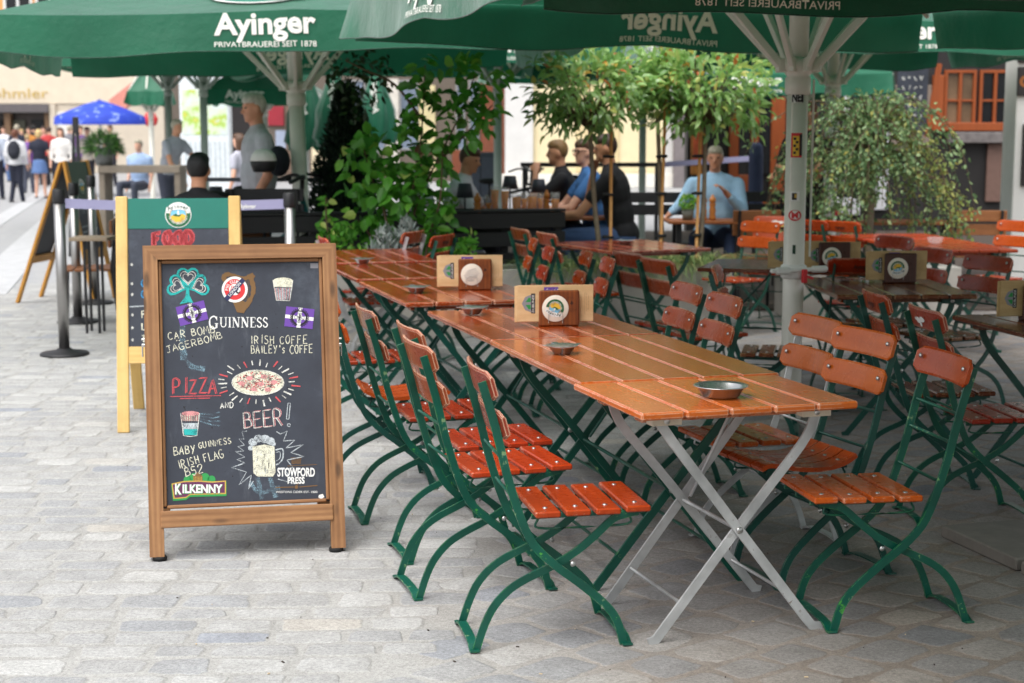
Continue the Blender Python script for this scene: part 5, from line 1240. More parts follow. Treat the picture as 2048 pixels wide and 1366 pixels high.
for xx in (-1.75, -.6, .5, 1.45): mb = MB(); mb.box((xx, .045, .46), (.06, .06, .92), None, 0, .004); mb.build("post", [FB], t)
VINE = leafmat("vine_leaf", [(0, (44, 92, 32)), (.35, (74, 138, 46)), (.7, (104, 176, 62)), (.93, (150, 202, 84)), (1, (200, 216, 116))], .36, .45)
LAUREL = leafmat("laurel_leaf", [(0, (82, 118, 60)), (.4, (122, 168, 88)), (.75, (168, 204, 124)), (.9, (206, 214, 120)), (.97, (220, 176, 84)), (1, (208, 116, 66))], .24, .42, .9)
FINE = leafmat("shrub_leaf", [(0, (70, 98, 64)), (.45, (112, 146, 96)), (.8, (156, 180, 126)), (1, (190, 182, 90))], .45, .38)
FINEY = leafmat("shrub_leaf_warm", [(0, (98, 122, 62)), (.5, (146, 162, 86)), (1, (178, 170, 96))], .45, .3)
DARKC = leafmat("conifer_needle", [(0, (12, 30, 20)), (.6, (22, 48, 30)), (1, (40, 66, 36))], .6, .1)
DULL = leafmat("shade_leaf", [(0, (20, 40, 16)), (.6, (38, 66, 26)), (1, (74, 84, 30))], .5, .2)  # darker top leaves of the vine, canopy shadow put into their colour
SILV = leafmat("silver_leaf", [(0, (120, 132, 128)), (.6, (164, 174, 170)), (1, (196, 202, 196))], .8, .2)
GRASS = leafmat("grass_blade", [(0, (78, 112, 62)), (.5, (126, 152, 92)), (.85, (176, 178, 116)), (1, (206, 192, 136))], .5, .3)
MOSS = leafmat("moss_grass", [(0, (14, 40, 8)), (.6, (34, 80, 14)), (1, (80, 140, 30))], .5, .2)
STEM = M("stem_bark", (86, 70, 50), .8, 0, .2, 20, .2); BARKG = M("trunk_bark", (116, 104, 86), .85, 0, .2, 18, .4); STAKE = timber("bamboo_stake", (206, 158, 92), (176, 122, 62), False, .5)
def rnd_leaves(R, P, L, W, down=.3, updir=.5, jitter=1.0):
    n = len(P); D = R.normal(0, 1, (n, 3)); D[:, 2] = D[:, 2] * .6 - down * 1.2; N = R.normal(0, 1, (n, 3)) * jitter; N[:, 2] = np.abs(N[:, 2]) + updir; N[:, 1] -= .4
    return D, N, R.uniform(*L, n), R.uniform(*W, n)
def blob_pts(R, px, py, Y, rpx, n, dy=.22, flat=1.0):
    c = at(px, py, Y); r = rpx * Y / CAM_F; v = R.normal(0, 1, (n, 3)); v /= np.linalg.norm(v, axis=1, keepdims=True); v *= (R.rand(n, 1) ** .45); v[:, 0] *= r; v[:, 2] *= r * flat; v[:, 1] *= dy; return c + v
R = np.random.RandomState(11)
t = thing("climbing_vine", "large leaved climbing vine on thin stems in the planter behind the left tables", "plant", tuple(pp(.55, .25, .0)))
org_v = np.array(t.location)
mb = MB(); BL_ = [(855, 130, 26, 9), (850, 190, 30, 16), (838, 158, 22, 8), (818, 250, 34, 22), (800, 310, 30, 18), (862, 330, 36, 26), (832, 385, 42, 40), (880, 425, 34, 26), (862, 470, 30, 20), (905, 482, 24, 12), (928, 130, 40, 20), (962, 180, 36, 22), (905, 215, 40, 26), (962, 236, 28, 14), (932, 268, 24, 10), (882, 285, 38, 24),
     (722, 300, 34, 20), (702, 330, 24, 10), (742, 290, 30, 14), (732, 370, 34, 20), (752, 420, 44, 36), (722, 450, 38, 26), (772, 460, 38, 28), (702, 385, 24, 9), (792, 400, 40, 30), (716, 498, 26, 10), (768, 350, 40, 26), (800, 360, 40, 22), (745, 330, 30, 14), (845, 520, 22, 9), (690, 305, 16, 5), (985, 215, 16, 5), (1000, 150, 18, 6)]
for px, py, r, n in BL_:
    n = int(n * (.62 if px < 800 and py > 290 else 1)); 
    P = blob_pts(R, px, py, 12.1, r, int(n * 1.35), .24) - org_v; D, N, L, W = rnd_leaves(R, P, (.085, .145), (.060, .100), .35, .3); mb.leaves(P, D, N, L, W, np.clip(R.normal(.55, .2, len(P)), 0, 1))
for px, py, r, n in [(690, 135, 44, 60), (728, 180, 44, 60), (745, 130, 40, 45), (712, 220, 30, 26), (672, 165, 20, 16), (770, 160, 26, 16)]:
    P = blob_pts(R, px, py, 12.3, r, n, .2) - org_v; D, N, L, W = rnd_leaves(R, P, (.05, .085), (.028, .045), .35, .3); mb.leaves(P, D, N, L, W, np.clip(R.normal(.5, .2, len(P)), 0, 1), 1)
mb.build("foliage", [VINE, DULL], t)
for pts in ([(800, 520), (815, 430), (835, 330), (845, 240), (850, 130)], [(790, 520), (770, 430), (745, 360), (728, 300)], [(805, 520), (830, 420), (870, 330), (920, 230), (950, 150)], [(840, 515), (862, 460), (880, 400), (885, 300)], [(785, 520), (740, 470), (715, 440)], [(845, 240), (790, 170), (730, 140), (690, 120)], [(870, 330), (930, 270), (985, 210)]):
    mb = MB(); p = [at(a, b, 12.05 + .1 * math.sin(i * 2 + a)) - org_v for i, (a, b) in enumerate(pts)]; p[0][2] = .46 if pts[0][1] > 500 else p[0][2]; sp = spline(p, 5); mb.tube(sp, np.linspace(.013, .005, len(sp)), 6); mb.build("stem", [STEM], t)
t = thing("young_vine", "thin young vine with a few round leaves, left of the climbing vine", "plant", tuple(pp(.10, .12)))
o = np.array(t.location); mb = MB()
for px, py, r, n in ((652, 405, 12, 6), (650, 440, 16, 10), (662, 470, 18, 10), (645, 480, 16, 9)):
    P = blob_pts(R, px, py, 11.9, r, n, .06) - o; D, N, L, W = rnd_leaves(R, P, (.07, .11), (.04, .06), .1, .3); mb.leaves(P, D, N, L, W, np.clip(R.normal(.75, .15, len(P)), 0, 1))
mb.build("foliage", [VINE], t); mb = MB(); mb.tube(spline([np.array([0, 0, .46]), at(655, 460, 11.85) - o, at(652, 395, 11.85) - o], 4), .007, 6); mb.build("stem", [STEM], t)
# silver plant and low greens at the left planter
t = thing("silver_ragwort", "silver grey feathery plant in the left planter", "plant", tuple(pp(.62, .1))); o = np.array(t.location); mb = MB()
for px, py, r, n in ((785, 500, 44, 260), (770, 470, 16, 60), (815, 465, 18, 80), (812, 445, 10, 30), (760, 515, 34, 120)):
    P = blob_pts(R, px, py, 11.85, r, n, .14) - o; D = R.normal(0, .6, (n, 3)); D[:, 2] += 1; N = R.normal(0, 1, (n, 3)); mb.leaves(P, D, N, R.uniform(.04, .08, n), R.uniform(.012, .02, n), R.rand(n))
mb.build("foliage", [SILV], t)
for lab, tt, spots in (("low green plant between silver foliage and white coaster stand", 1.0, ((885, 515, 26, 70), (930, 505, 26, 70), (840, 525, 18, 40))), ("low bushy green plant left of the silver foliage", .15, ((690, 480, 30, 60), (670, 470, 26, 50), (720, 520, 26, 50))), ("sprig with upright round leaves left of the paired chairs", 1.35, ((925, 495, 14, 12), (945, 478, 16, 8)))):
    t = thing("bedding_plant", lab, "plant", tuple(pp(tt, .1))); o = np.array(t.location); mb = MB()
    for px, py, r, n in spots:
        P = blob_pts(R, px, py, pp(tt, .1)[1], r, n, .12) - o; D = R.normal(0, .7, (n, 3)); D[:, 2] += .8; N = R.normal(0, 1, (n, 3)); N[:, 2] += .4; mb.leaves(P, D, N, R.uniform(.04, .075, n), R.uniform(.02, .04, n), np.clip(R.normal(.7, .2, n), 0, 1))
    mb.build("foliage", [VINE], t)
# ornamental grasses
def grass(lab, c, n, ln, spread, up=.8, mat=GRASS, seed=1, box=(.45, .16)):
    R = np.random.RandomState(seed); t = thing("ornamental_grass", lab, "plant", tuple(c)); mb = MB(); V = []; F = []; T = []
    for k in range(n):
        b = np.array([R.uniform(-box[0], box[0]), R.uniform(-box[1], box[1]), 0]); b = rotz(PA) @ b; a = R.uniform(0, 6.28); h = np.array([math.cos(a), math.sin(a), 0]); L = R.uniform(*ln); w = R.uniform(.005, .010); sd = np.array([-h[1], h[0], 0]); m = 6
        base = len(V)
        for i in range(m):
            f = i / (m - 1); q = b + h * spread * L * f ** 1.3 + np.array([0, 0, L * (up * f - 1.05 * up * f * f * R.uniform(.7, 1.25))]); ww = w * (1 - f * .9); V += [q - sd * ww, q + sd * ww]
        F += [(base + 2 * i, base + 2 * i + 1, base + 2 * i + 3, base + 2 * i + 2) for i in range(m - 1)]; T += [min(1, max(0, R.normal(.5, .25)))] * (m - 1)
    mb.add(V, F, 0, True, None, T); mb.build("blades", [mat], t); return t
grass("arching grass tuft spilling over the middle planter, left of the lone table", pp(1.95, .2, .47), 620, (.30, .62), 1.0, .70, seed=3, box=(.30, .17))
grass("arching grass around the clipped tree trunks behind the lone table", pp(2.75, .2, .47), 980, (.30, .64), 1.0, .72, seed=4)
grass("low grass under the hanging shrub", (2.75, 13.55, .42), 380, (.15, .34), .8, .8, seed=5, box=(.6, .2))
# clipped standard trees
def standard_tree(lab, t0, px_c, py_c, rx, rz, n, lean, seed, stake_dx, n_in=0):
    base = pp(t0, .25, .46); R = np.random.RandomState(seed); t = thing("clipped_tree", lab, "tree", tuple(base), 0, "clipped standard trees in the planter"); c = at(px_c, py_c, base[1]) - base
    top = c + [0, 0, -rz * .75]; mb = MB(); sp = spline([(0, 0, -.02), top * .45 + [lean, 0, 0], top], 5); mb.tube(sp, np.linspace(.024, .016, len(sp)), 8); mb.build("trunk", [BARKG], t)
    v = R.normal(0, 1, (n, 3)); v /= np.linalg.norm(v, axis=1, keepdims=True); k = n // 14; cl = R.normal(0, 1, (k, 3)); cl /= np.linalg.norm(cl, axis=1, keepdims=True); cl *= R.uniform(.55, 1.0, (k, 1)); S = np.array([rx, rx * .9, rz])
    P = (cl[R.randint(0, k, n)] + R.normal(0, .17, (n, 3))) * S + c
    D = (P - c) / S * .8 + R.normal(0, .55, (n, 3)); D[:, 2] -= .25 * (P[:, 2] < c[2]) - .1; N = R.normal(0, .5, (n, 3)); N[:, 2] += 1.0
    mb = MB(); mb.leaves(P, D, N, R.uniform(.075, .120, n), R.uniform(.034, .054, n), np.clip(R.normal(.50, .20, n) + .12 * (P[:, 2] > c[2]), 0, 1), 0, .3, .25); mb.build("crown", [LAUREL], t)
    mb = MB()
    for q in cl: e = q * S * .9 + c; m = top * .6 + e * .4 + R.normal(0, .03, 3); sp = spline([top + [0, 0, R.uniform(-.05, .1)], m, e], 4); mb.tube(sp, np.linspace(.009, .003, len(sp)), 5)
    mb.build("branches", [STEM], t)
    mb = MB(); mb.tube([(stake_dx, -.04, -.02), (stake_dx * .6 + .02, -.035, top[2] + rz * .35)], .0135, 8); mb.build("stake", [STAKE], t)
    for zz_ in (.28, .62, .92):
        if zz_ < top[2] + .1: mb = MB(); mb.tube([(stake_dx * .8 + .012 * q - .012 * .5, -.056, zz_) for q in (-3.5, 0, 3.5)], .011, 6); mb.lathe([(.036, 0), (.038, .012), (.036, .024)], (stake_dx * .45, -.02, zz_ - .01), 12); mb.build("tie", [MRUB], t)
standard_tree("clipped tree with bamboo stake in front of the men, leftmost of three", 2.257, 1180, 182, .47, .35, 1050, -.02, 21, .055)
standard_tree("clipped tree with leaning stake, middle of three", 2.775, 1315, 165, .25, .23, 300, .0, 22, -.03)
standard_tree("clipped tree left of the umbrella pole with bright green leaves, rightmost of three", 3.08, 1412, 175, .53, .36, 1250, .02, 23, -.02)
# conifer
t = thing("conifer_tree", "dark narrow conifer behind the vine", "tree", (-1.45, 13.9, 0)); mb = MB(); mb.tube([(0, 0, 0), (0, 0, 1.9)], [.04, .015], 8); mb.build("trunk", [BARKG], t)
n = 7000; h = R.rand(n) ** .8; a = R.uniform(0, 6.28, n); rr = (.36 * (1 - h) ** .85 + .045) * np.sqrt(R.uniform(.45, 1, n)) * (1 + .13 * np.sin(3 * a + 9 * h)); P = np.stack([rr * np.cos(a), rr * np.sin(a), .55 + 1.42 * h], 1); D = np.stack([np.cos(a), np.sin(a), np.full(n, 1.2)], 1) + R.normal(0, .4, (n, 3)); N = R.normal(0, 1, (n, 3))
mb = MB(); mb.leaves(P, D, N, R.uniform(.035, .075, n), R.uniform(.014, .024, n), R.rand(n)); mb.build("crown", [DARKC], t)
mb = MB(); mb.lathe([(.20, 0), (.26, .50), (.25, .55), (.22, .52), (1e-6, .5)], (0, 0, 0), 24); mb.build("pot", [MBLACK], t)
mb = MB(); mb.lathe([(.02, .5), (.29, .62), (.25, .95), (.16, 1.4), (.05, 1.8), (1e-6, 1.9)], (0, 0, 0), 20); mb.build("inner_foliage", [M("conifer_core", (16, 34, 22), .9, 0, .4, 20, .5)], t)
# hanging shrub
t = thing("weeping_shrub", "arching shrub with small leaves on hanging twigs, right of the stickered pole", "plant", (3.06, 13.55, 0)); R = np.random.RandomState(8); P = []; D = []; twigs = MB(); mi = []
for k in range(115):
    a = R.uniform(0, 6.28); out = R.uniform(.3, 1.05) * (1.08 if abs(math.cos(a)) > .5 else .7); zt = R.uniform(1.25, 1.90); drop = R.uniform(.3, 1.15) * (.6 + .6 * (out > .5)); h = np.array([math.cos(a), math.sin(a), 0])
    b = np.array([R.normal(0, .05), R.normal(0, .05), R.uniform(1.15, 1.4)]); sp = spline([b, b + h * out * .35 + [0, 0, zt - b[2]], b * [1, 1, 0] + h * out * .8 + [0, 0, zt - .05 - drop * .25], b * [1, 1, 0] + h * out * 1.0 + [0, 0, max(.55, zt - drop)]], 8)
    twigs.tube(sp, np.linspace(.007, .002, len(sp)), 4)
    m = int(40 + 70 * R.rand()); ii = R.uniform(.22, 1, m) * (len(sp) - 1.001); i0 = ii.astype(int); f = (ii - i0)[:, None]; q = sp[i0] * (1 - f) + sp[i0 + 1] * f; P.append(q + R.normal(0, .022, (m, 3))); d = sp[i0 + 1] - sp[i0]; D.append(d / np.linalg.norm(d, axis=1, keepdims=True) + R.normal(0, .8, (m, 3))); mi += [1 if (h[0] > .3 and R.rand() < .40) else 0] * m
P = np.concatenate(P); D = np.concatenate(D); mi = np.array(mi); n = len(P); L = R.uniform(.030, .055, n); W = R.uniform(.020, .032, n); T = np.clip(R.normal(.5, .25, n), 0, 1); N = R.normal(0, .7, (n, 3)); N[:, 2] += .6; mb = MB()
for q in (0, 1): s_ = mi == q; mb.leaves(P[s_], D[s_], N[s_], L[s_], W[s_], T[s_], q)
mb.build("foliage", [FINE, FINEY], t); twigs.build("twigs", [STEM], t); mb = MB(); mb.tube(spline([(0, 0, .4), (.02, 0, .9), (0, 0, 1.35)], 4), .03, 8); mb.build("trunk", [BARKG], t); mb = MB(); mb.box((0, 0, .22), (1.5, .5, .44), None, 0, .008); mb.build("pot", [CONC], t)
# fallen leaf
mb = MB(); p = gp(1992, 1108, .004); mb.leaves([[0, 0, 0]], [[1, .3, .02]], [[0, 0, 1]], [.045], [.03], [.95]); o = mb.build("fallen_leaf", [VINE], None, tuple(p)); tag(o, "small yellow-green leaf fallen in front of the concrete slab", "leaf")
# ------------------------------------------------------------------ people
def remeshed(mb, name, mats, parent, vox, sm=4, keep=None):
    me = mb.mesh(name, mats); o = bpy.data.objects.new(name, me); COL.objects.link(o)
    m = o.modifiers.new("r", 'REMESH'); m.mode = 'VOXEL'; m.voxel_size = vox; m.use_smooth_shade = True
    s = o.modifiers.new("s", 'SMOOTH'); s.iterations = sm; s.factor = .5
    dg = bpy.context.evaluated_depsgraph_get(); nm = bpy.data.meshes.new_from_object(o.evaluated_get(dg)); bpy.data.objects.remove(o); bpy.data.meshes.remove(me)
    nm.name = name; nm.polygons.foreach_set("use_smooth", [True] * len(nm.polygons))
    r = bpy.data.objects.new(name, nm); COL.objects.link(r); r.parent = parent; return r
SKIN = M("skin", (226, 174, 148), .5, 0, .06, 14); SKIN2 = M("skin_tan", (206, 148, 114), .5, 0, .06, 14); SKIN3 = M("skin_shade", (192, 134, 102), .5, 0, .06, 14)
def cl(key, rgb): return M("cloth_" + key, rgb, .85, 0, .1, 16, .2)
def hr(key, rgb): return M("hair_" + key, rgb, .55, 0, .25, 60, .3, 0, 0, (1, 1, .3))
def hand(mb, w, d, up, s, g=0.5):
    """five separate fingers, curled by g; w wrist, d pointing direction, up back of the hand, s thumb side"""
    w = np.asarray(w, float); d = unit(d); up = unit(np.asarray(up, float) - d * np.dot(up, d)); sd = np.cross(d, up) * s
    R_ = np.column_stack([d, sd, up]); mb.ell(w + d * .045, (.052, .042, .016), R_, n=10, m=6)
    for k, (o, L) in enumerate(((.030, .070), (.010, .080), (-.011, .074), (-.031, .058))):
        a = w + d * .085 + sd * o; b = a + (d * math.cos(g * .5) - up * math.sin(g * .5)) * L * .5 + sd * o * .15; c = b + (d * math.cos(g * 1.6) - up * math.sin(g * 1.6)) * L * .5; mb.cap(a, b, .0095, .0085, n=6); mb.cap(b, c, .0085, .007, n=6)
    a = w + d * .03 + sd * .036; b = a + (d * .75 + sd * .6 - up * .2) * .035; mb.cap(a, b, .0115, .010, n=6); mb.cap(b, b + (d * .95 + sd * .1 - up * .3) * .032, .010, .008, n=6)
def person(label, x, y, deg, hairm, shirt, trousers, skin=SKIN, sit=None, H=1.75, arms=None, legs=None, head=(0, 0), hairlen=0, sleeve=.55, lean=0.0, vox=.012, near=True, shoes=None, group=None, gr=1.0, skirt=None, z=0, bald=False, width=1.0):
    t = thing("person", label, "person", (x, y, z), rad(deg), group); k = H / 1.75
    hip = np.array([0, 0, (.93 * k if sit is None else sit + .10)]); fw = math.sin(lean); up = math.cos(lean)
    sh = hip + np.array([fw * .50, 0, up * .50]) * k; neck = hip + np.array([fw * .56, 0, up * .56]) * k; hc = neck + np.array([.025 + fw * .06, 0, .15]) * k
    hR = rotz(rad(head[0])) @ roty(rad(head[1])); kh = k * .91; hp = lambda a, b, c: hc + hR @ (np.array([a, b, c]) * kh)
    S = [sh + np.array([0, q * .185 * width * k, -.03]) for q in (1, -1)]
    if arms is None: arms = [((-.03, .25, -.30), (.06, .25, -.55))] * 2
    E_, Wr = [], []
    for i, q in enumerate((1, -1)):
        e, w = arms[i]; E_.append(hip * 0 + np.array([sh[0], 0, sh[2]]) + np.array([e[0], e[1] * q, e[2]]) * k); Wr.append(np.array([sh[0], 0, sh[2]]) + np.array([w[0], w[1] * q, w[2]]) * k)
    Hp = [hip + np.array([0, q * .09 * k, -.02]) for q in (1, -1)]
    if sit is None:
        lg = legs or [((.03, .0, -.45), (-.02, .02, -.87)), ((.06, 0, -.45), (.06, .02, -.87))]
        Kn = [Hp[i] + np.array(lg[i][0]) * [1, (1, -1)[i], 1] * k for i in (0, 1)]; An = [Hp[i] + np.array(lg[i][1]) * [1, (1, -1)[i], 1] * k for i in (0, 1)]
    else:
        Kn = [Hp[i] + np.array([.44, (1, -1)[i] * .07, .0]) * k for i in (0, 1)]; An = [np.array([Kn[i][0] + .02, Kn[i][1], .08]) for i in (0, 1)]
    def torso(mb, e, chest=True):
        T = lambda f: hip + (sh - hip) * f; Ry = roty(lean)
        mb.ell(T(.0), (.125 * k + e, .165 * k * width + e, .13 * k + e), Ry); mb.ell(T(.38), (.115 * k * gr + e, .150 * k * width * gr + e, .19 * k + e), Ry); mb.ell(T(.74), (.120 * k + e, .178 * k * width + e, .19 * k + e), Ry); mb.ell(T(.98), (.075 * k + e, .17 * k * width + e, .075 * k + e), Ry)
    b = MB(); torso(b, 0); b.cap(neck - [0, 0, .04], neck + [.012, 0, .07 * k], .058 * k, .052 * k)
    b.ell(hp(0, 0, .01), np.array((.098, .077, .118)) * kh, hR); b.ell(hp(.030, 0, -.055), np.array((.068, .058, .066)) * kh, hR)
    if near:
        b.cap(hp(.092, 0, .012), hp(.112, 0, -.022), .011 * k, .015 * k, n=8); b.ell(hp(.088, 0, -.062), (.012, .026, .008), hR, n=8, m=6); b.ell(hp(.080, 0, -.098), (.02, .026, .018), hR, n=8, m=6)
        for q in (1, -1): b.ell(hp(-.005, q * .078, -.008), np.array((.022, .011, .034)) * k, hR, n=8, m=6); b.ell(hp(.082, q * .033, .028), (.014, .022, .008), hR, n=8, m=6)
    for i, q in enumerate((1, -1)):
        b.cap(S[i], E_[i], .052 * k, .041 * k); b.cap(E_[i], Wr[i], .042 * k, .028 * k)
        d = Wr[i] - E_[i]
        if near: hand(b, Wr[i], d, (0, q * .4, 1), -q, .7)
        else: b.cap(Wr[i], Wr[i] + unit(d) * .12, .036, .026)
        b.cap(Hp[i], Kn[i], .082 * k, .058 * k); b.cap(Kn[i], An[i], .056 * k, .040 * k); b.cap(An[i] + [-.03, 0, -.035], An[i] + [.13, 0, -.045], .036, .03)
    remeshed(b, "body", [skin], t, vox)
    s = MB(); torso(s, .014)
    for i in (0, 1):
        s.cap(S[i] - [0, 0, .004], S[i] + (E_[i] - S[i]) * min(1, sleeve), .068 * k, .060 * k)
        if sleeve > 1: s.cap(E_[i], E_[i] + (Wr[i] - E_[i]) * (sleeve - 1), .056 * k, .042 * k)
    s.cap(neck - [0, 0, .05], neck + [0, 0, -.005], .075 * k, .066 * k); remeshed(s, "shirt", [shirt], t, max(vox, .014))
    s = MB(); s.ell(hip - [0, 0, .02], (.137 * k, .178 * k * width, .13 * k))
    if skirt:
        s.lathe([(.16 * k, hip[2] + .05), (.22 * k, hip[2] - skirt), (.20 * k, hip[2] - skirt), (1e-5, hip[2] - skirt + .02)], (0, 0, 0), 16)
    else:
        for i in (0, 1): s.cap(Hp[i], Kn[i], .096 * k, .074 * k); s.cap(Kn[i], An[i] + [0, 0, .0], .072 * k, .060 * k)
    remeshed(s, "skirt" if skirt else "trousers", [trousers], t, max(vox, .015))
    for i in (0, 1):
        s = MB(); s.cap(An[i] + [-.04, 0, -.03], An[i] + [.02, 0, -.02], .046, .048); s.cap(An[i] + [-.03, 0, -.042], An[i] + [.15, 0, -.046], .043, .036); remeshed(s, "shoe", [shoes or MBLACK], t, .016)
    s = MB()
    if not bald: s.ell(hp(-.028, 0, .030), np.array((.085, .086, .105)) * kh, hR); s.ell(hp(.008, 0, .075), np.array((.094, .080, .060)) * kh, hR)
    else: s.ell(hp(-.045, 0, .0), np.array((.062, .083, .065)) * k, hR)
    if hairlen:
        s.cap(hp(-.06, 0, .03), hp(-.075, 0, -hairlen), .082 * k, .06 * k); s.cap(hp(-.03, .07, .02), hp(-.03, .075, -hairlen * .8), .032, .028); s.cap(hp(-.03, -.07, .02), hp(-.03, -.075, -hairlen * .8), .032, .028)
    remeshed(s, "hair", [hairm], t, max(vox, .011), 2)
    if near:
        for q in (1, -1): s = MB(); s.ell(hp(.086, q * .033, .012), (.008, .013, .007), hR, n=10, m=6); s.build("eye", [MRUB], t)
    t["_hc"] = 0; del t["_hc"]
    return t, hp, hR, Wr
def X(px, Y): return (px - 1024) * Y / CAM_F
TERR = .10
_, hp, hR, _ = person("man in black t-shirt resting chin on hand, left of the three men", X(1136, 14.6), 14.6, 178, hr("blond", (132, 100, 60)), cl("black", (26, 26, 30)), cl("jeans", (52, 66, 96)), SKIN2, sit=.58, arms=[((.26, .22, -.26), (.24, .06, .02)), ((.22, .24, -.30), (.38, .05, -.30))], lean=.12, head=(2, 4), width=1.0)
tm, hp, hR, _ = person("man with glasses in blue polo shirt, middle of the three men", X(1192, 14.2), 14.2, 186, hr("brown", (84, 58, 40)), cl("blue", (62, 112, 170)), cl("jeans", (52, 66, 96)), SKIN, sit=.59, arms=[((.20, .24, -.28), (.44, .10, -.32)), ((.20, .22, -.28), (.44, .08, -.33))], lean=.14, head=(20, 3))
mb = MB()
for q in (1, -1): mb.tube([hp(.098, q * .034 + .026 * math.cos(a), .012 + .02 * math.sin(a)) for a in np.linspace(0, 6.28, 14)], .003, 5); mb.tube([hp(.095, q * .058, .018), hp(-.01, q * .083, .015)], .003, 5)
mb.tube([hp(.104, -.010, .016), hp(.104, .010, .016)], .003, 5); mb.build("glasses", [MRUB], tm)
person("man in black t-shirt seen from behind the clipped tree, right of the three men", X(1246, 13.6), 13.6, 170, hr("dark", (62, 42, 32)), cl("black", (26, 26, 30)), cl("jeans2", (70, 96, 140)), SKIN2, sit=.60, H=1.84, arms=[((.24, .22, -.32), (.48, .16, -.34)), ((.22, .24, -.26), (.16, .10, .02))], lean=.20, head=(8, 8), width=1.08)
person("older man in light blue shirt with arm spread, before the orange door", X(1428, 15.0), 15.0, 262, hr("grey", (168, 160, 140)), cl("lightblue", (150, 186, 212)), cl("jeans", (52, 66, 96)), SKIN3, sit=.52, arms=[((.12, .26, -.28), (.26, .10, -.10)), ((.02, .30, -.20), (.06, .44, -.34))], sleeve=1.7, head=(-4, 4), width=1.15, gr=1.15)
person("man with short black hair seen from behind above the yellow framed board", X(397, 11.6), 11.6, 88, hr("black", (16, 15, 16)), cl("black", (26, 26, 30)), cl("dark", (40, 40, 48)), SKIN2, sit=.42, H=1.92, lean=.06, head=(0, 0), width=1.05)
person("person in white and grey shirt bent forward behind the vine", X(812, 14.0), 14.0, 8, hr("red", (130, 80, 50)), cl("whitegrey", (206, 208, 216)), cl("dark", (40, 40, 48)), SKIN, sit=.56, arms=[((.16, .26, -.28), (.30, .14, -.44)), ((.14, .26, -.30), (.34, .10, -.40))], lean=.22, head=(-10, 8))
person("man in white t-shirt leaning on the table right of the vine", X(893, 13.9), 13.9, -8, hr("brown", (84, 58, 40)), cl("white", (220, 220, 226)), cl("dark", (40, 40, 48)), SKIN2, sit=.55, arms=[((.18, .24, -.32), (.36, .10, -.40)), ((.20, .26, -.32), (.34, .02, -.40))], lean=.30, head=(-14, 14))
person("standing grey haired man in grey polo shirt left of the umbrella pole", X(520, 13.3), 13.3, 205, hr("white", (206, 200, 190)), cl("greypolo", (190, 190, 198)), cl("slate", (70, 74, 88)), M("skin_ruddy", (228, 160, 130), .5), H=1.89, arms=[((.0, .26, -.30), (.14, .26, -.52)), ((-.04, .27, -.32), (.0, .28, -.58))], head=(4, 6), bald=False, width=1.0, gr=1.15)
person("waitress in dark clothes writing, half hidden by the stickered pole", X(1610, 14.4), 14.4, 225, hr("auburn", (104, 60, 40)), cl("dark2", (22, 16, 22)), cl("black", (26, 26, 30)), SKIN3, H=1.84, arms=[((.16, .22, -.30), (.36, .08, -.24)), ((.10, .24, -.32), (.34, .10, -.30))], head=(0, 16), hairlen=.06)
person("person in pale grey t-shirt bending beside the slim grey poles", X(338, 24.0), 24.0, -30, hr("grey", (168, 160, 140)), cl("palegrey", (170, 174, 182)), cl("slate", (70, 74, 88)), SKIN2, H=1.78, arms=[((.18, .24, -.26), (.34, .16, -.52)), ((.14, .26, -.30), (.30, .18, -.55))], lean=.32, near=False, vox=.022)
person("woman with teal bag behind the standing grey haired man", X(484, 21), 21, 160, hr("brown", (84, 58, 40)), cl("lavender", (178, 178, 190)), cl("slate", (70, 74, 88)), SKIN, H=1.55, hairlen=.2, near=False, vox=.022)
def ped(label, px, Y, deg, hairm, sh, tr, skin=SKIN, **k):
    return person(label, X(px, Y), Y, deg, hairm, sh, tr, skin, near=False, vox=.028, group="people walking down the far street", **k)
ped("pedestrian in white jacket with dark backpack, walking away", 38, 35.5, 88, hr("auburn", (104, 60, 40)), cl("offwhite", (206, 206, 208)), cl("navy", (30, 34, 50)), H=1.62, hairlen=.05, sleeve=1.85, gr=1.2, legs=[((.05, 0, -.45), (-.08, .03, -.86)), ((-.02, 0, -.45), (.06, .03, -.87))])
mb = MB(); mb.ell((0, 0, 0), (.11, .15, .22)); mb.ell((-.06, 0, -.06), (.07, .11, .11)); o = remeshed(mb, "backpack", [cl("pack", (34, 36, 46))], None, .02); o.location = (X(38, 35.3), 35.18, 1.16); o.rotation_euler = (0, 0, rad(90)); tag(o, "dark backpack on the pedestrian in the white jacket", "backpack")
ped("blonde woman in navy top and denim skirt, walking away", 85, 37.5, 95, hr("blondelight", (206, 176, 120)), cl("navy", (40, 44, 66)), cl("denim", (92, 120, 168)), H=1.62, hairlen=.06, skirt=.28)
ped("woman with long brown hair in white blouse facing the camera", 129, 37, 268, hr("brown", (84, 58, 40)), cl("blouse", (226, 222, 216)), cl("navy", (30, 34, 50)), H=1.66, hairlen=.24, sleeve=1.6)
ped("person in beige shirt right of the white blouse woman", 182, 39, 262, hr("brown", (84, 58, 40)), cl("beige", (196, 186, 170)), cl("dark", (40, 40, 48)), H=1.68, sleeve=1.2)
ped("pedestrian in pale shirt and dark shorts cut by the left picture edge", -2, 37, 92, hr("dark", (62, 42, 32)), cl("paleblue", (178, 186, 200)), cl("navy", (30, 34, 50)), H=1.72, sleeve=.9)
ped("person in purple top behind the denim skirt woman", 62, 41, 100, hr("sand", (176, 150, 110)), cl("purple", (120, 80, 150)), cl("slate", (70, 74, 88)), H=1.5)
ped("man with grey hair behind the backpack walker", 42, 45, 80, hr("grey", (168, 160, 140)), cl("navy", (40, 44, 66)), cl("dark", (40, 40, 48)), H=1.76)
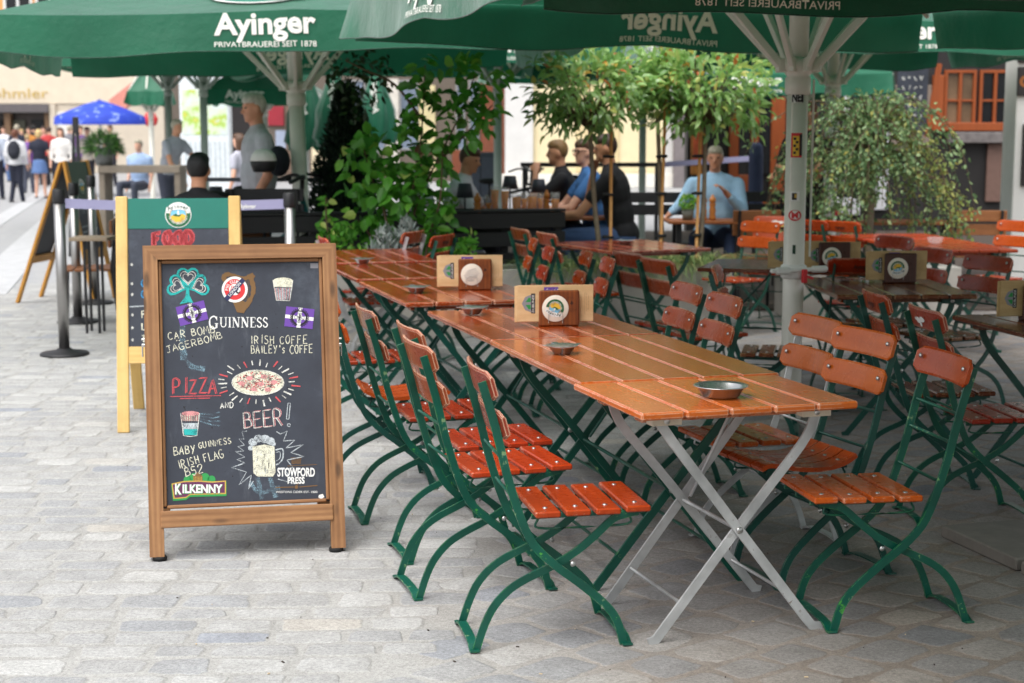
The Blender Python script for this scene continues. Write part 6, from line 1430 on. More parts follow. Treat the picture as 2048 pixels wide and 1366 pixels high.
ped("person in dark top near the shop door", 96, 47, 260, hr("dark", (62, 42, 32)), cl("pinkred", (190, 110, 110)), cl("dark", (40, 40, 48)), H=1.72)
ped("person in orange shirt at the dark shop door", 66, 52, 270, hr("dark", (62, 42, 32)), cl("orange", (196, 130, 60)), cl("dark", (40, 40, 48)), H=1.7)
ped("person in purple shirt under the blue parasol", 169, 43, 265, hr("dark", (62, 42, 32)), cl("mauve", (110, 80, 130)), cl("dark", (40, 40, 48)), H=1.72)
for lab_, px_, Y_, d_, h_, s_, t_, H_ in (("far walker in red top behind the navy topped blonde woman", 106, 46, 95, "dark", cl("red", (170, 50, 50)), cl("dark", (40, 40, 48)), 1.7), ("far walker in white shirt at the left shop window", 16, 50, 265, "brown", cl("white", (220, 220, 226)), cl("denim", (92, 120, 168)), 1.72), ("far walker in grey coat by the pale pier", 146, 48, 100, "grey", cl("coat", (120, 120, 126)), cl("navy", (30, 34, 50)), 1.74),
    ("far walker in green top under the blue parasol's left rim", 155, 52, 262, "sand", cl("greentop", (90, 130, 96)), cl("dark", (40, 40, 48)), 1.66), ("far walker in black between the shop door and the denim skirt", 75, 54, 88, "black", cl("black", (26, 26, 30)), cl("black", (26, 26, 30)), 1.78), ("far walker in yellow top beside the dark shop door", 52, 55, 270, "blondelight", cl("yellow", (216, 186, 90)), cl("denim", (92, 120, 168)), 1.64), ("far walker in dark jacket right of the blue parasol pole", 228, 46, 250, "dark", cl("jacket", (56, 50, 60)), cl("dark", (40, 40, 48)), 1.75)):
    ped(lab_, px_, Y_, d_, MATS.get("hair_" + h_) or hr(h_, (60, 50, 40)), s_, t_, H=H_)
person("seated man in light blue shirt beyond the potted grass", X(284, 30), 30, 250, hr("grey", (168, 160, 140)), cl("iceblue", (160, 184, 220)), cl("slate", (70, 74, 88)), SKIN, sit=.5, near=False, vox=.024, width=1.15, gr=1.1)

# ------------------------------------------------------------------ terrace furniture in the back
mb = MB(); mb.box((4.1, 19.4, .006), (10.4, 11.0, .03), None, 0, .004); tag(mb.build("terrace_path", [M("deck_dark", (74, 64, 56), .8, 0, .25, 3, .2, 0, 0, (1, 8, 1))]), kind="structure")
BW = timber("bench_wood", (150, 96, 52), (112, 66, 34), False, .5); TW = timber("terrace_wood", (170, 104, 58), (130, 74, 40), False, .45)
def terr_table(label, x, y, deg, L, W, top=.84, mat=TW):
    t = thing("terrace_table", label, "table", (x, y, 0), rad(deg), "wooden tables on the back terrace"); mb = MB(); n = 5
    for k in range(n): mb.box((0, -W / 2 + W / n * (k + .5), top - .014), (L, W / n - .008, .028), None, 0, .004, 0)
    mb.build("tabletop", [mat], t)
    for sx in (-1, 1):
        for sy in (-1, 1): mb = MB(); mb.obox((sx * (L / 2 - .1), sy * (W / 2 - .08), 0), (sx * (L / 2 - .1), sy * (W / 2 - .08), top - .03), .05 if L > .4 else .02, .05 if L > .4 else .02, (0, 1, 0)); mb.build("leg", [MBLACK], t)
def bench(label, x, y, deg, L, mat, top=.98, seat=.55, cat="bench", name="slatted_bench"):
    t = thing(name, label, cat, (x, y, 0), rad(deg), "slatted seats on the back terrace"); mb = MB()   # faces +y locally; backrest at -y
    for z in (top - .05, top - .17): mb.box((0, -.20 - (top - z) * -.12, z), (L, .022, .10), None, 0, .004, 0)
    mb.build("backrest", [mat], t); mb = MB()
    for k in range(4): mb.box((0, -.14 + .1 * k, seat), (L, .088, .022), None, 0, .004, 0)
    mb.build("seat", [mat], t)
    for s in (-1, 1):
        mb = MB(); mb.flat([(s * (L / 2 - .05), -.235, top), (s * (L / 2 - .05), -.19, seat), (s * (L / 2 - .05), -.24, 0)], .03, .02, (1, 0, 0)); mb.flat([(s * (L / 2 - .05), .2, seat - .012), (s * (L / 2 - .05), .22, 0)], .03, .02, (1, 0, 0)); mb.build("leg", [MBLACK], t)
terr_table("long wooden table with beer glasses before the three men", X(1035, 14.1), 14.1, 2, 2.0, .8)
terr_table("dark table end behind the black fence with pepper mill and lamp", X(925, 13.25), 13.25, 2, .9, .62, .845, FB)
bench("black bench whose back stands before the beer glasses", X(992, 13.35), 13.3, 0, .92, FB, .945, .5)
bench("black bench right of the three men", X(1322, 15.4), 15.4, 0, 1.05, FB, 1.0, .5); bench("black bench left of the stickered pole, under the navy roll", X(1512, 15.8), 15.8, 0, .52, FB, .99, .5)
bench("brown slatted terrace chair with black sides, left of the stickered pole", X(1508, 13.9), 13.9, 6, .48, BW, .90, .48, "chair", "terrace_chair"); bench("brown slatted terrace chair behind the hanging shrub at right", X(1945, 14.1), 14.1, -4, .5, BW, .89, .48, "chair", "terrace_chair")
bench("brown slatted terrace chair left of the yellow framed board", X(178, 13.0), 13.0, 100, .48, BW, .86, .46, "chair", "terrace_chair"); bench("brown slatted terrace chair just right of the yellow framed board", X(475, 12.9), 12.9, 20, .46, BW, .88, .46, "chair", "terrace_chair")
terr_table("small wooden table with two pepper mills beside the seated older man", X(1412, 14.6), 14.6, 0, .74, .5, .77); terr_table("brown table board behind the hanging shrub", X(1800, 14.6), 14.6, 0, .9, .5, .76)
terr_table("narrow wooden table edge left of the yellow framed board", X(185, 12.4), 12.4, 0, .30, .3, .76, M("table_grey", (150, 132, 110), .6))
MILL = M("mill_wood", (190, 120, 52), .35, 0, .12, 20)
def mill(label, px, Y, z0, h=.22, r=.030):
    t = thing("pepper_mill", label, "pepper mill", (X(px, Y), Y, z0), 0, "turned wooden pepper mills"); mb = MB(); mb.lathe([(r, 0), (r, .02 * h / .22), (r * .8, .05), (r * .95, .085), (r * .72, .115), (r * .9, .14), (r * .95, .150)], (0, 0, 0), 16); mb.build("mill_body", [MILL], t); mb = MB(); mb.lathe([(r * .55, .15), (r * .9, .165), (r * .95, .19), (r * .6, .205), (r * .35, .215), (r * .4, .225), (1e-6, .232)], (0, 0, 0), 16); mb.build("head", [MILL], t)
mill("pepper mill standing above the black fence", 955, 13.05, .846, r=.034); mill("pepper mill beside the beer glass in front of the chin-resting man", 1093, 13.85, .842); mill("pepper mill right of the potted lettuce, left of two", 1407, 14.5, .772); mill("pepper mill right of the potted lettuce, taller, right of two", 1424, 14.55, .772, r=.034)
mill("small dark mill behind the yellow board's right post", 455, 13.4, .86, r=.026)
BEER = NT("lager"); setp(BEER, lin(244, 168, 22), .25); btr = BEER.n("BsdfTranslucent"); btr.inputs[0].default_value = lin(255, 190, 40); bmx = BEER.n("MixShader"); bmx.inputs[0].default_value = .55; BEER.l(BEER.b.outputs[0], bmx.inputs[1]); BEER.l(btr.outputs[0], bmx.inputs[2]); BEER.l(bmx.outputs[0], BEER.out.inputs[0]); FOAM = M("foam", (236, 228, 204), .9)
def beer(label, px, Y, z0, h, r, fill, mug=False):
    t = thing("beer_glass", label, "glass", (X(px, Y), Y, z0), 0, "beer glasses on the men's table"); mb = MB(); mb.lathe([(r * .8, 0), (r * .85, .01), (r * .9 if mug else r * .72, h * .4), (r, h), (r - .003, h), (r * .8 if mug else r * .66, h * .4), (r * .7, .02), (1e-6, .02)], (0, 0, 0), 18); mb.build("glass_body", [MATS["clear_glass"]], t)
    mb = MB(); mb.lathe([(r * .68, .022), ((r * .8 if mug else r * .66) - .002, h * .4), ((r * .9) - .003, h * fill), (1e-6, h * fill)], (0, 0, 0), 18); mb.build("beer", [BEER.m], t)
    if mug: mb = MB(); mb.tube(spline([(r, 0, h * .8), (r + .04, 0, h * .75), (r + .04, 0, h * .3), (r, 0, h * .2)], 4), .007, 6); mb.build("handle", [MATS["clear_glass"]], t)
for i, (px, Y, h, r, f, m, lab) in enumerate(((977, 14.0, .18, .034, .6, 0, "narrow beer glass nearly empty, leftmost of the row"), (990, 13.95, .26, .042, .86, 0, "tall wheat beer glass, second from the left"), (1010, 13.95, .25, .042, .86, 0, "tall wheat beer glass left of the mugs"), (1033, 13.9, .20, .046, .82, 1, "beer mug with handle, left of two mugs"), (1064, 13.9, .20, .05, .84, 1, "beer mug with foam, right of two mugs"), (1049, 14.3, .19, .034, .7, 0, "beer glass behind the two mugs"), (1081, 14.2, .19, .034, .75, 0, "slim glass right of the mugs"), (1110, 13.8, .21, .044, .72, 0, "beer glass held near the pepper mill"))): beer(lab, px, Y, .842, h, r, f, bool(m))
LAMP = M("lamp_shade", (52, 56, 66), .6)
def lamp(label, px, Y, z0, h=.30):
    t = thing("table_lamp", label, "lamp", (X(px, Y), Y, z0), 0, "small cordless table lamps"); mb = MB(); mb.lathe([(.075, h - .12), (.052, h), (.05, h), (.072, h - .118)], (0, 0, 0), 20); mb.build("lamp_shade", [LAMP], t); mb = MB(); mb.lathe([(.055, 0), (.055, .012), (.008, .016), (.006, h - .03)], (0, 0, 0), 14); mb.build("stem", [MBLACK], t)
lamp("dark shaded table lamp among the beer glasses, left of two", 1020, 14.3, .842, .34); lamp("dark shaded table lamp among the beer glasses, right of two", 1077, 14.3, .842, .31); lamp("dark shaded table lamp right of the vine", 930, 13.3, .846, .30); lamp("dark shaded table lamp before the light blue shirt", 1418, 15, .772, .34); lamp("dark shaded table lamp beside the black haired man", 434, 13.3, .86, .26)
t = thing("napkin_box", "black napkin box above the black fence", "box", (X(932, 13.05), 13.05, .846)); mb = MB(); mb.box((0, 0, .045), (.20, .12, .09), None, 0, .004); mb.build("box_body", [MBLACK], t); mb = MB(); mb.box((0, -.061, .05), (.12, .002, .012), None, 0, .0005); mb.build("slot", [MWHITE], t)
for lab, px, Y, z0, r in (("round green pot plant on the small wooden table", 1375, 14.5, .772, .062), ("pot of green herbs behind the vine leaves", 893, 13.1, .846, .06)):
    t = thing("pot_plant", lab, "plant", (X(px, Y), Y, z0)); mb = MB(); mb.lathe([(r * .75, 0), (r * .95, .12), (r * .9, .12), (1e-6, .11)], (0, 0, 0), 16); mb.build("pot", [M("pot_grey", (120, 124, 116), .7)], t); mb = MB(); n = 160; R = np.random.RandomState(3); v = R.normal(0, 1, (n, 3)); v /= np.linalg.norm(v, axis=1, keepdims=True); P = v * [r, r, r * .9] + [0, 0, .16]; mb.leaves(P, v + R.normal(0, .3, (n, 3)), v + R.normal(0, .4, (n, 3)), R.uniform(.025, .045, n), R.uniform(.02, .03, n), np.clip(R.normal(.85, .12, n), 0, 1)); mb.build("foliage", [VINE], t)
# bar table with potted grass ball
t = thing("bar_table", "grey wooden bar table carrying the potted grass ball", "table", (X(290, 22), 22, 0)); mb = MB(); mb.box((0, 0, 1.06), (1.12, .5, .10), None, 0, .006, 0); mb.build("tabletop", [M("bar_wood", (120, 110, 96), .7, 0, .15, 8)], t)
for s in (-1, 1): mb = MB(); mb.box((s * .52, 0, .505), (.08, .45, 1.01), None, 0, .006); mb.build("leg", [MATS["bar_wood"]], t)
t = thing("grass_pot", "grey pot with dark green grass ball on the bar table", "plant", (X(217, 22), 21.9, 1.112)); mb = MB(); mb.lathe([(.11, 0), (.14, .25), (.13, .25), (1e-6, .23)], (0, 0, 0), 20); mb.build("pot", [M("pot_zinc", (110, 112, 110), .5, .3)], t); mb = MB(); n = 1400; R = np.random.RandomState(6); v = R.normal(0, 1, (n, 3)); v /= np.linalg.norm(v, axis=1, keepdims=True); v[:, 2] = np.abs(v[:, 2]) * 1.0 - .25 * R.rand(n); P = v * np.array([.25, .25, .27]) * R.uniform(.6, 1, (n, 1)) + [0, 0, .22]; mb.leaves(P, v + R.normal(0, .3, (n, 3)) + [0, 0, -.3], v, R.uniform(.07, .12, n), R.uniform(.008, .014, n), R.rand(n)); mb.build("blades", [MOSS], t)
t = thing("folded_easel", "black folded easel stand behind the ochre framed board", "easel", (X(157, 20), 20, 0)); mb = MB(); mb.obox((-.12, 0, 0), (.0, 0, 1.74), .03, .03, (0, 1, 0)); mb.build("leg", [MBLACK], t); mb = MB(); mb.obox((.06, 0, 0), (.03, 0, 1.74), .04, .03, (0, 1, 0)); mb.build("leg", [MBLACK], t); mb = MB(); mb.box((.015, 0, 1.66), (.07, .05, .20), None, 0, .006); mb.build("clamp", [MBLACK], t)
# bicycles
def bike(label, x, y, deg, fm, z=0, sc=1.0):
    t = thing("bicycle", label, "bicycle", (x, y, z), rad(deg), "parked bicycles"); t.scale = (sc,) * 3
    for xx in (-.52, .52):
        mb = MB(); mb.tube([(xx + .34 * math.cos(a), 0, .345 + .34 * math.sin(a)) for a in np.linspace(0, 2 * math.pi, 33)], .018, 6, 0, False); w = mb.build("wheel", [MRUB], t); mb = MB()
        for k in range(14): a = 2 * math.pi * k / 14; mb.tube([(xx, 0, .345), (xx + .33 * math.cos(a), 0, .345 + .33 * math.sin(a))], .0018, 4)
        mb.lathe([(.02, -.04), (.02, .04)], (xx, 0, .345), 10, 0, rotx(math.pi / 2)); mb.build("spokes", [MBOLT], w)
    mb = MB()
    for a, b in (((-.52, .345), (-.14, .30)), ((-.52, .345), (-.24, .82)), ((-.14, .30), (-.25, .84)), ((-.14, .30), (.36, .78)), ((-.24, .74), (.34, .84)), ((.34, .92), (.40, .70)), ((.40, .70), (.52, .345))): mb.tube([(a[0], 0, a[1]), (b[0], 0, b[1])], .019, 8)
    mb.build("frame", [fm], t); mb = MB(); mb.ell((-.27, 0, .93), (.14, .07, .035)); mb.tube([(-.25, 0, .84), (-.26, 0, .92)], .014, 6); mb.build("saddle", [MRUB], t)
    mb = MB(); mb.tube(spline([(.22, -.30, 1.02), (.32, -.22, 1.06), (.35, 0, 1.04), (.32, .22, 1.06), (.22, .30, 1.02)], 4), .013, 6); mb.tube([(.34, 0, .90), (.35, 0, 1.04)], .016, 6); mb.build("handlebar", [MBLACK], t)
    mb = MB(); mb.tube([(-.85, -.06, .72), (-.35, -.06, .74)], .006, 5); mb.tube([(-.85, .06, .72), (-.35, .06, .74)], .006, 5); mb.tube([(-.80, .06, .72), (-.54, .02, .36)], .006, 5); mb.build("rack", [MBOLT], t)
TEALP = M("bike_teal", (30, 116, 120), .35); bike("teal framed bicycle parked under the standing man", X(505, 12.55), 12.55, 16, TEALP, 0, 1.16); bike("black bicycle parked left of the umbrella pole behind the belt", X(560, 13.9), 13.9, -20, MBLACK, 0, 1.15); bike("black bicycle with raised handlebar behind the beer glasses", X(1015, 19.5), 19.5, 35, MBLACK, 0, 1.05); bike("black bicycle behind the chin-resting man", X(1105, 21), 21, 160, MBLACK, 0, 1.05)
t = thing("pannier_bag", "round black bag beside the umbrella pole, on a bicycle", "bag", (X(560, 12.9), 12.9, 1.34)); mb = MB(); mb.ell((0, 0, 0), (.10, .10, .13)); remeshed(mb, "bag_body", [cl("bag", (30, 32, 42))], t, .02)
t = thing("bike_helmet", "white and black cycling helmet resting on a bicycle", "helmet", (X(530, 12.5), 12.5, 1.345)); t.scale = (.82,) * 3; mb = MB(); mb.lathe([(.125, 0), (.128, .02), (.11, .07), (.07, .11), (1e-6, .125)], (0, 0, 0), 20, 0, None, True, 1.0, .85); mb.build("shell", [MWHITE], t); mb = MB(); mb.lathe([(.10, -.10), (.128, -.02), (.128, .004), (.10, .0)], (0, 0, 0), 20, 0, None, True, 1.0, .85); mb.build("rim", [MBLACK], t)
bench("black bench before the parked bicycles, under the standing man", X(540, 12.75), 12.7, 0, .62, FB, 1.13, .5)
t = thing("bicycle_stand", "black metal rack rails behind the belt, left of the umbrella pole", "rack", (X(530, 13.9), 13.9, 0)); mb = MB()
for z in (.62, .78, .98, 1.16): mb.box((0, 0, z), (1.0, .03, .035), None, 0, .003)
mb.build("rail", [M("rack_metal", (70, 74, 86), .4)], t)
for s in (-1, 1): mb = MB(); mb.box((s * .48, .03, .5), (.04, .03, 1.0), None, 0, .003); mb.build("post", [MATS["rack_metal"]], t)
t = thing("utility_cabinet", "dark grey twin door cabinet behind the vine, right side", "cabinet", (X(962, 20.5), 20.5, 0)); mb = MB(); mb.box((0, .1, .66), (.36, .3, 1.30), None, 0, .008); mb.build("cabinet_body", [M("cabinet_grey", (70, 76, 88), .5)], t)
for s in (-1, 1): mb = MB(); mb.box((s * .09, -.056, .70), (.166, .012, 1.1), None, 0, .004); mb.build("door", [M("cabinet_door", (82, 88, 102), .45)], t)
t = thing("handrail", "dark handrail with lilac belt in front of the cream facade", "railing", (X(1180, 21.5), 21.5, 0)); mb = MB(); mb.box((0, 0, 1.13), (1.9, .04, .06), None, 0, .006); mb.build("rail", [MBLACK], t)
for s in (-1, 0, 1): mb = MB(); mb.box((s * .9, 0, .55), (.05, .05, 1.1), None, 0, .006); mb.build("post", [MBLACK], t)
mb = MB(); mb.obox((.95, 0, 1.13), (2.1, -1.2, 1.24), .004, .07, (0, 0, 1)); mb.build("belt", [MATS["belt_lilac"]], t)
t = thing("navy_roll", "tall navy blue rolled parasol cover left of the stickered pole", "parasol", (X(1509, 17.5), 17.5, 0)); mb = MB(); mb.lathe([(.07, .35), (.085, .5), (.08, 1.30), (.07, 1.42), (.03, 1.46)], (0, 0, 0), 18); mb.build("cover", [M("navy_cover", (44, 54, 84), .7)], t); mb = MB(); mb.lathe([(.14, 0), (.14, .04), (.03, .05), (.03, .4)], (0, 0, 0), 16); mb.build("stand", [MBLACK], t)

# ------------------------------------------------------------------ buildings around the square
def wallbox(mb, px0, px1, py0, py1, Y, th=.3, mat=0, e=0.0):
    a, b = at(px0, py0, Y), at(px1, py1, Y); mb.box(((a[0] + b[0]) / 2, Y + th / 2 - e, (a[2] + b[2]) / 2), (abs(b[0] - a[0]), th, abs(b[2] - a[2])), None, mat, .01)
def wallz(mb, px0, px1, z0, z1, Y, th=.3, mat=0, e=0.0):
    x0, x1 = X(px0, Y), X(px1, Y); mb.box(((x0 + x1) / 2, Y + th / 2 - e, (z0 + z1) / 2), (abs(x1 - x0), th, abs(z1 - z0)), None, mat, .01)
DARKG = M("dark_glass", (24, 26, 30), .12, 0, .2, 3); PLX = lambda k, c: M("plaster_" + k, c, .85, 0, .05, 3, .1)
def window(parent, px0, px1, py0, py1, Y, fm, pm=DARKG, nx=2, ny=1, fw=5, e=.03):
    a, b = at(px0, py1, Y), at(px1, py0, Y); x0, x1, z0, z1 = a[0], b[0], a[2], b[2]; w = fw * Y / CAM_F; mb = MB()
    for c, s in ((((x0 + x1) / 2, z1 - w / 2), (x1 - x0, w)), (((x0 + x1) / 2, z0 + w / 2), (x1 - x0, w))): mb.box((c[0], Y - e, c[1]), (s[0], .08, s[1]), None, 0, .004)
    for k in range(nx + 1): xx = x0 + w / 2 + (x1 - x0 - w) * k / nx; mb.box((xx, Y - e - .002, (z0 + z1) / 2), (w, .078, z1 - z0 - 2 * w), None, 0, .004)
    for k in range(1, ny): zz_ = z0 + (z1 - z0) * k / ny; mb.box(((x0 + x1) / 2, Y - e + .004, zz_), (x1 - x0 - 2 * w, .06, w * .7), None, 0, .004)
    f = mb.build("window", [fm], parent); mb = MB(); mb.box(((x0 + x1) / 2, Y - e + .03, (z0 + z1) / 2), (x1 - x0 - w, .012, z1 - z0 - w), None, 0, .001); mb.build("pane", [pm], f)
WINW = M("window_white", (226, 226, 222), .5)
t = thing("corner_shop", "pale shop building with gold lettering and orange upper storey at the street's end", "building", (0, 0, 0)); Y = 60
mb = MB(); wallz(mb, -420, 335, 4.32, 12, Y, .4); mb.build("upper_wall", [PLX("orange", (226, 160, 96))], t)
mb = MB(); wallz(mb, -420, 335, 2.60, 4.30, Y - .1, .5); mb.build("fascia", [PLX("beige", (222, 208, 186))], t)
mb = MB(); wallz(mb, -420, 106, 2.28, 2.58, Y - .3, .4); mb.build("awning_box", [M("awning_box", (96, 90, 92), .6)], t)
mb = MB(); wallz(mb, 108, 335, 0, 2.58, Y - .05, .4); wallz(mb, 108, 120, 0, 2.58, Y - .2, .2); mb.build("pier", [PLX("beige2", (206, 194, 176))], t)
mb = MB(); wallz(mb, -420, 106, 0, 2.27, Y + .3, .3); mb.build("shopfront", [M("shop_dark", (46, 34, 28), .4, 0, .4, 2)], t)
for a, b in ((-60, -40), (18, 30), (98, 107)): mb = MB(); wallz(mb, a, b, 0, 2.27, Y - .05, .3); mb.build("door_frame", [M("shop_frame", (120, 92, 66), .5)], t)
for a, b, lab in ((32, 60, 0), (72, 97, 1), (-36, 14, 2)): mb = MB(); wallz(mb, a, b, .1, 2.0, Y + .2, .06); mb.build("display", [DARKG if lab else M("shop_olive", (60, 60, 44), .4, 0, .3, 1)], t)
for a, b, c, d in ((8, 62, 60, 152), (-85, -30, 60, 152), (72, 126, 60, 152), (140, 190, 60, 152)): window(t, a, b, -75, 24, Y, WINW); window(t, a, b, 121, 153, Y, WINW)
mb = MB(); letters(mb, "böhmler", 0, 0, .36, lambda u, v: (X(44, Y) + u, Y - .125, at(0, 196, Y)[2] + v), 0, 2.5, .0); mb.build("lettering", [M("gold_letters", (206, 176, 96), .4, .3)], t)
mb = MB(); wallz(mb, 122, 150, 1.0, 2.3, Y - .12, .05); mb.build("poster", [MWHITE], t)
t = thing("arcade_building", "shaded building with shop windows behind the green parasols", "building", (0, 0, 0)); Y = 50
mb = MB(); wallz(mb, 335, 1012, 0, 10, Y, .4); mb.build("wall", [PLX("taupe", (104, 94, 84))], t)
mb = MB(); cx, zc = X(483, Y), 2.1; w_ = .42; pts = [(cx - w_, 0), (cx + w_, 0), (cx + w_, zc)] + [(cx + w_ * math.cos(a), zc + w_ * math.sin(a)) for a in np.linspace(.2, math.pi - .2, 9)] + [(cx - w_, zc)]; mb.prism(pts, Y - .03, Y + .05); mb.build("archway", [M("arch_dark", (30, 24, 24), .7)], t)
for a, b, z0, z1, c, nm in ((540, 572, 1.75, 2.35, (150, 36, 50), "shop_sign"), (575, 592, .2, 2.4, (110, 90, 76), "door"), (626, 640, .3, 2.6, (226, 210, 176), "pillar"), (640, 662, .3, 1.1, (226, 210, 176), "plinth"), (555, 575, .6, 1.6, (150, 160, 180), "display"), (775, 800, .4, 3.2, (206, 200, 190), "pillar"), (840, 872, .3, 3.0, (210, 196, 150), "panel"), (905, 960, .2, 1.0, (120, 62, 36), "plinth"), (962, 1010, .0, 3.4, (120, 66, 44), "brick_panel")):
    mb = MB(); wallz(mb, a, b, z0, z1, Y - .08, .07); mb.build(nm, [M("bg_%d_%d_%d" % c, c, .7, 0, .12, 3)], t)
for a, b in ((912, 930), (938, 958), (740, 770), (800, 836), (690, 730)): window(t, a, b, 160, 300, Y, M("window_grey", (150, 150, 150), .5), M("pane_blue", (120, 132, 150), .15, 0, .3, 1), 1, 2, 3)
mb = MB(); a_ = at(240, 215, 50); b_ = at(305, 165, 50); mb.obox((a_[0], 49.3, a_[2]), (b_[0], 49.3, b_[2]), .5, .3, (0, 1, 0)); mb.build("awning", [M("awning_rose", (214, 140, 126), .7)], t)
mb = MB(); mb.lathe([(1e-6, 0), (.18, .1), (.22, .25), (.12, .42), (1e-6, .46)], (X(308, 45), 45, 1.67), 14); o = mb.build("red_object", [INK["red"]]); tag(o, "round red object right of the blue parasol", "lantern")  # small rounded red shape, kind of object unclear
t = thing("cream_house", "pale cream facade with light plinth behind the three men", "building", (0, 0, 0)); Y = 45
mb = MB(); wallz(mb, 1010, 1400, 0, 12, Y, .4); mb.build("wall", [PLX("cream", (228, 212, 172))], t); mb = MB(); wallz(mb, 1010, 1066, 0, 12, Y - .14, .13); wallz(mb, 1325, 1348, 0, 12, Y - .14, .13); mb.build("pilaster", [PLX("greywhite", (212, 210, 206))], t); mb = MB(); wallz(mb, 1152, 1236, .4, 6, Y - .06, .05); mb.build("panel", [PLX("cream2", (216, 196, 150))], t)
mb = MB(); wallz(mb, 1000, 1400, 0, .38, Y - .4, .25); mb.build("plinth", [PLX("plinth", (226, 222, 212))], t)
mb = MB(); wallz(mb, 1345, 1372, 0, 2.2, Y - .6, .3); mb.build("curtain", [M("curtain_grey", (120, 112, 112), .8)], t)
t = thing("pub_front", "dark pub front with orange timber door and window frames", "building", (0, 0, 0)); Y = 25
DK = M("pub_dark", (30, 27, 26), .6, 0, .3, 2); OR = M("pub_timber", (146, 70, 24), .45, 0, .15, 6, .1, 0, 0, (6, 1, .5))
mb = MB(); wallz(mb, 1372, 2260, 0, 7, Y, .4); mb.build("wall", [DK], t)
for a, b in ((1456, 1474), (1498, 1514), (1538, 1566)): mb = MB(); wallz(mb, a, b, 0, 3.2, Y - .1, .12); mb.build("door_post", [OR], t)
mb = MB(); wallz(mb, 1474, 1498, 0, .9, Y - .07, .06); wallz(mb, 1514, 1538, 0, .6, Y - .07, .06); mb.build("door_panel", [OR], t); mb = MB(); wallz(mb, 1474, 1538, .9, 2.6, Y - .05, .03); mb.build("door_glass", [DARKG], t)
mb = MB(); wallz(mb, 1380, 1402, .9, 2.0, Y - .08, .05); mb.build("notice", [M("notice", (200, 130, 60), .7, 0, .5, 4)], t)
for a, b, c, d in ((1388, 1404, 250, 330),): mb = MB(); wallbox(mb, a, b, c, d, Y - .12, .04); mb.build("poster", [M("poster_red", (214, 100, 60), .7, 0, .4, 5)], t)
window(t, 1884, 1952, 140, 262, Y, OR, M("pane_taupe", (120, 96, 72), .2, 0, .4, 2), 2, 2, 6); window(t, 1954, 2022, 140, 262, Y, OR, DARKG, 2, 2, 6)
mb = MB(); wallbox(mb, 1868, 1886, 150, 260, Y - .1, .1); wallbox(mb, 1868, 2012, 245, 262, Y - .12, .12); mb.build("beam", [OR], t)
mb = MB(); wallbox(mb, 1900, 2014, 264, 286, Y - .2, .2); mb.build("sill", [M("sill_stone", (112, 106, 104), .7, 0, .3, 8)], t)
mb = MB(); wallbox(mb, 1976, 2008, 286, 404, Y - .08, .06); mb.build("panel", [M("panel_brown", (112, 86, 76), .7)], t)
mb = MB(); wallbox(mb, 1740, 1782, 155, 200, Y - .1, .08); mb.build("sign_board", [M("sign_grey", (150, 150, 156), .7, 0, .3, 3)], t); mb = MB(); wallbox(mb, 1736, 1860, 170, 300, Y - .06, .05); mb.build("stone_panel", [M("stone_taupe", (132, 118, 106), .8, 0, .25, 3)], t)
mb = MB(); wallbox(mb, 1600, 1740, 150, 420, Y - .04, .04); mb.build("doorway", [M("doorway", (16, 15, 15), .6)], t)
for a, b, c, d in ((1660, 1720, 395, 430), (1745, 1775, 250, 420), (1690, 1694, 180, 380)): mb = MB(); wallbox(mb, a, b, c, d, Y - .12, .06); mb.build("notice", [M("notice_white", (196, 196, 200), .7, 0, .1)], t)
t = thing("slate_menu_board", "slate board with white chalk lines in slanted orange frame above the hanging shrub", "sign", (X(1815, 22), 22, 0)); mb = MB(); mb.box((0, 0, 1.98), (.42, .03, .9), None, 0, .004); bo = mb.build("board", [SLATE], t); mb = MB()
rr_ = random.Random(12)
for i in range(6):
    for k in range(4):
        x0 = -.15 + .08 * k; z0 = 2.27 - .13 * i; ribbon(mb, [(x0 + rr_.uniform(0, .05), z0 + rr_.uniform(0, .07)) for q in range(4)], .015, lambda a, b: (a, -.018, b), CX["white"], k)
mb.build("chalk_marks", CHM, bo)["kind"] = "stuff"; mb = MB(); mb.obox((.36, 0, 2.5), (.22, 0, 1.5), .07, .05, (0, 1, 0)); mb.build("frame", [OR], t)
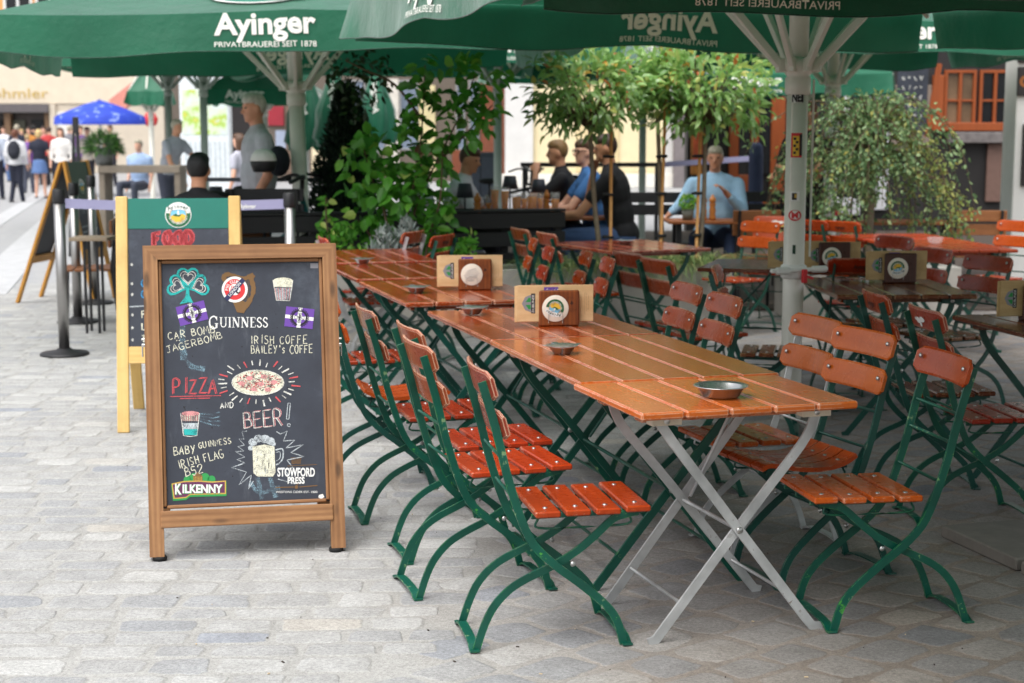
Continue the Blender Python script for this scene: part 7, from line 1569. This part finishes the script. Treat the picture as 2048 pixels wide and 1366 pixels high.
t = thing("banner_flag", "narrow navy vertical banner beside the white wall", "banner", (X(2012, 18), 18, 0)); mb = MB(); mb.box((0, 0, 1.45), (.10, .02, 1.8), None, 0, .004); mb.build("cloth", [M("banner_navy", (34, 42, 62), .8)], t); mb = MB(); mb.tube([(.06, .02, 0), (.06, .02, 2.4)], .012, 6); mb.build("pole", [MBLACK], t); mb = MB(); letters(mb, "FREE WIFI", 0, 0, .05, lambda u, v: (v - .03, -.012, 2.12 - u), 0, .4, .02) if False else mb.box((-.03, -.012, 2.1), (.012, .003, .3)); mb.build("lettering", [MPRINT], t)
t = thing("white_wall", "white rendered wall with dark plaques at the right edge", "wall", (X(2160, 16), 16, 0)); mb = MB(); mb.box((0, .2, 1.8), (1.41, .4, 3.6), None, 0, .01); mb.build("wall_body", [PLX("whitewall", (240, 238, 232))], t)
for (c, d, a, b) in ((98, 126, 2034, 2090), (134, 192, 2032, 2090), (248, 372, 2040, 2090)):
    p, q_ = at(a, d, 16), at(b, c, 16); mb = MB(); mb.box(((p[0] + q_[0]) / 2 - X(2160, 16), -.02, (p[2] + q_[2]) / 2), (q_[0] - p[0], .03, q_[2] - p[2]), None, 0, .006); pq = mb.build("plaque", [M("plaque_dark", (44, 40, 38), .4)], t)
    if c == 134: mb = MB(); ringpoly(mb, (p[0] + q_[0]) / 2 - X(2160, 16) - .06, (p[2] + q_[2]) / 2, .03, .06, lambda a, b: (a, -.037, b), 0); mb.build("emblem", [M("emblem_bronze", (170, 104, 52), .4, .4)], pq)
t = thing("map_column", "tall white illuminated map column left of the standing man", "sign", (X(418, 36), 36, 0)); mb = MB(); mb.box((0, 0, 1.55), (1.12, .35, 3.1), None, 0, .03); mb.build("column_body", [M("column_white", (222, 228, 230), .4)], t)
tm_ = NT("map_print"); vv = tm_.coord("Object"); col = tm_.ramp(tm_.noise(vv, 3.2, 3), [(.4, lin(214, 226, 222)), (.55, lin(214, 228, 190)), (.63, lin(170, 204, 80)), (.68, lin(214, 208, 90)), (.75, lin(190, 214, 210))]); setp(tm_, col, .3); mb = MB(); mb.box((0, -.18, 2.0), (1.0, .01, 1.0), None, 0, .002); mb.build("map", [tm_.m], t)
mb = MB()
for k in range(9): mb.box((-.44 + .11 * k, -.18, .95), (.05, .008, .8), None, 0, .001)
mb.build("listing", [M("listing_grey", (196, 204, 208), .5)], t)
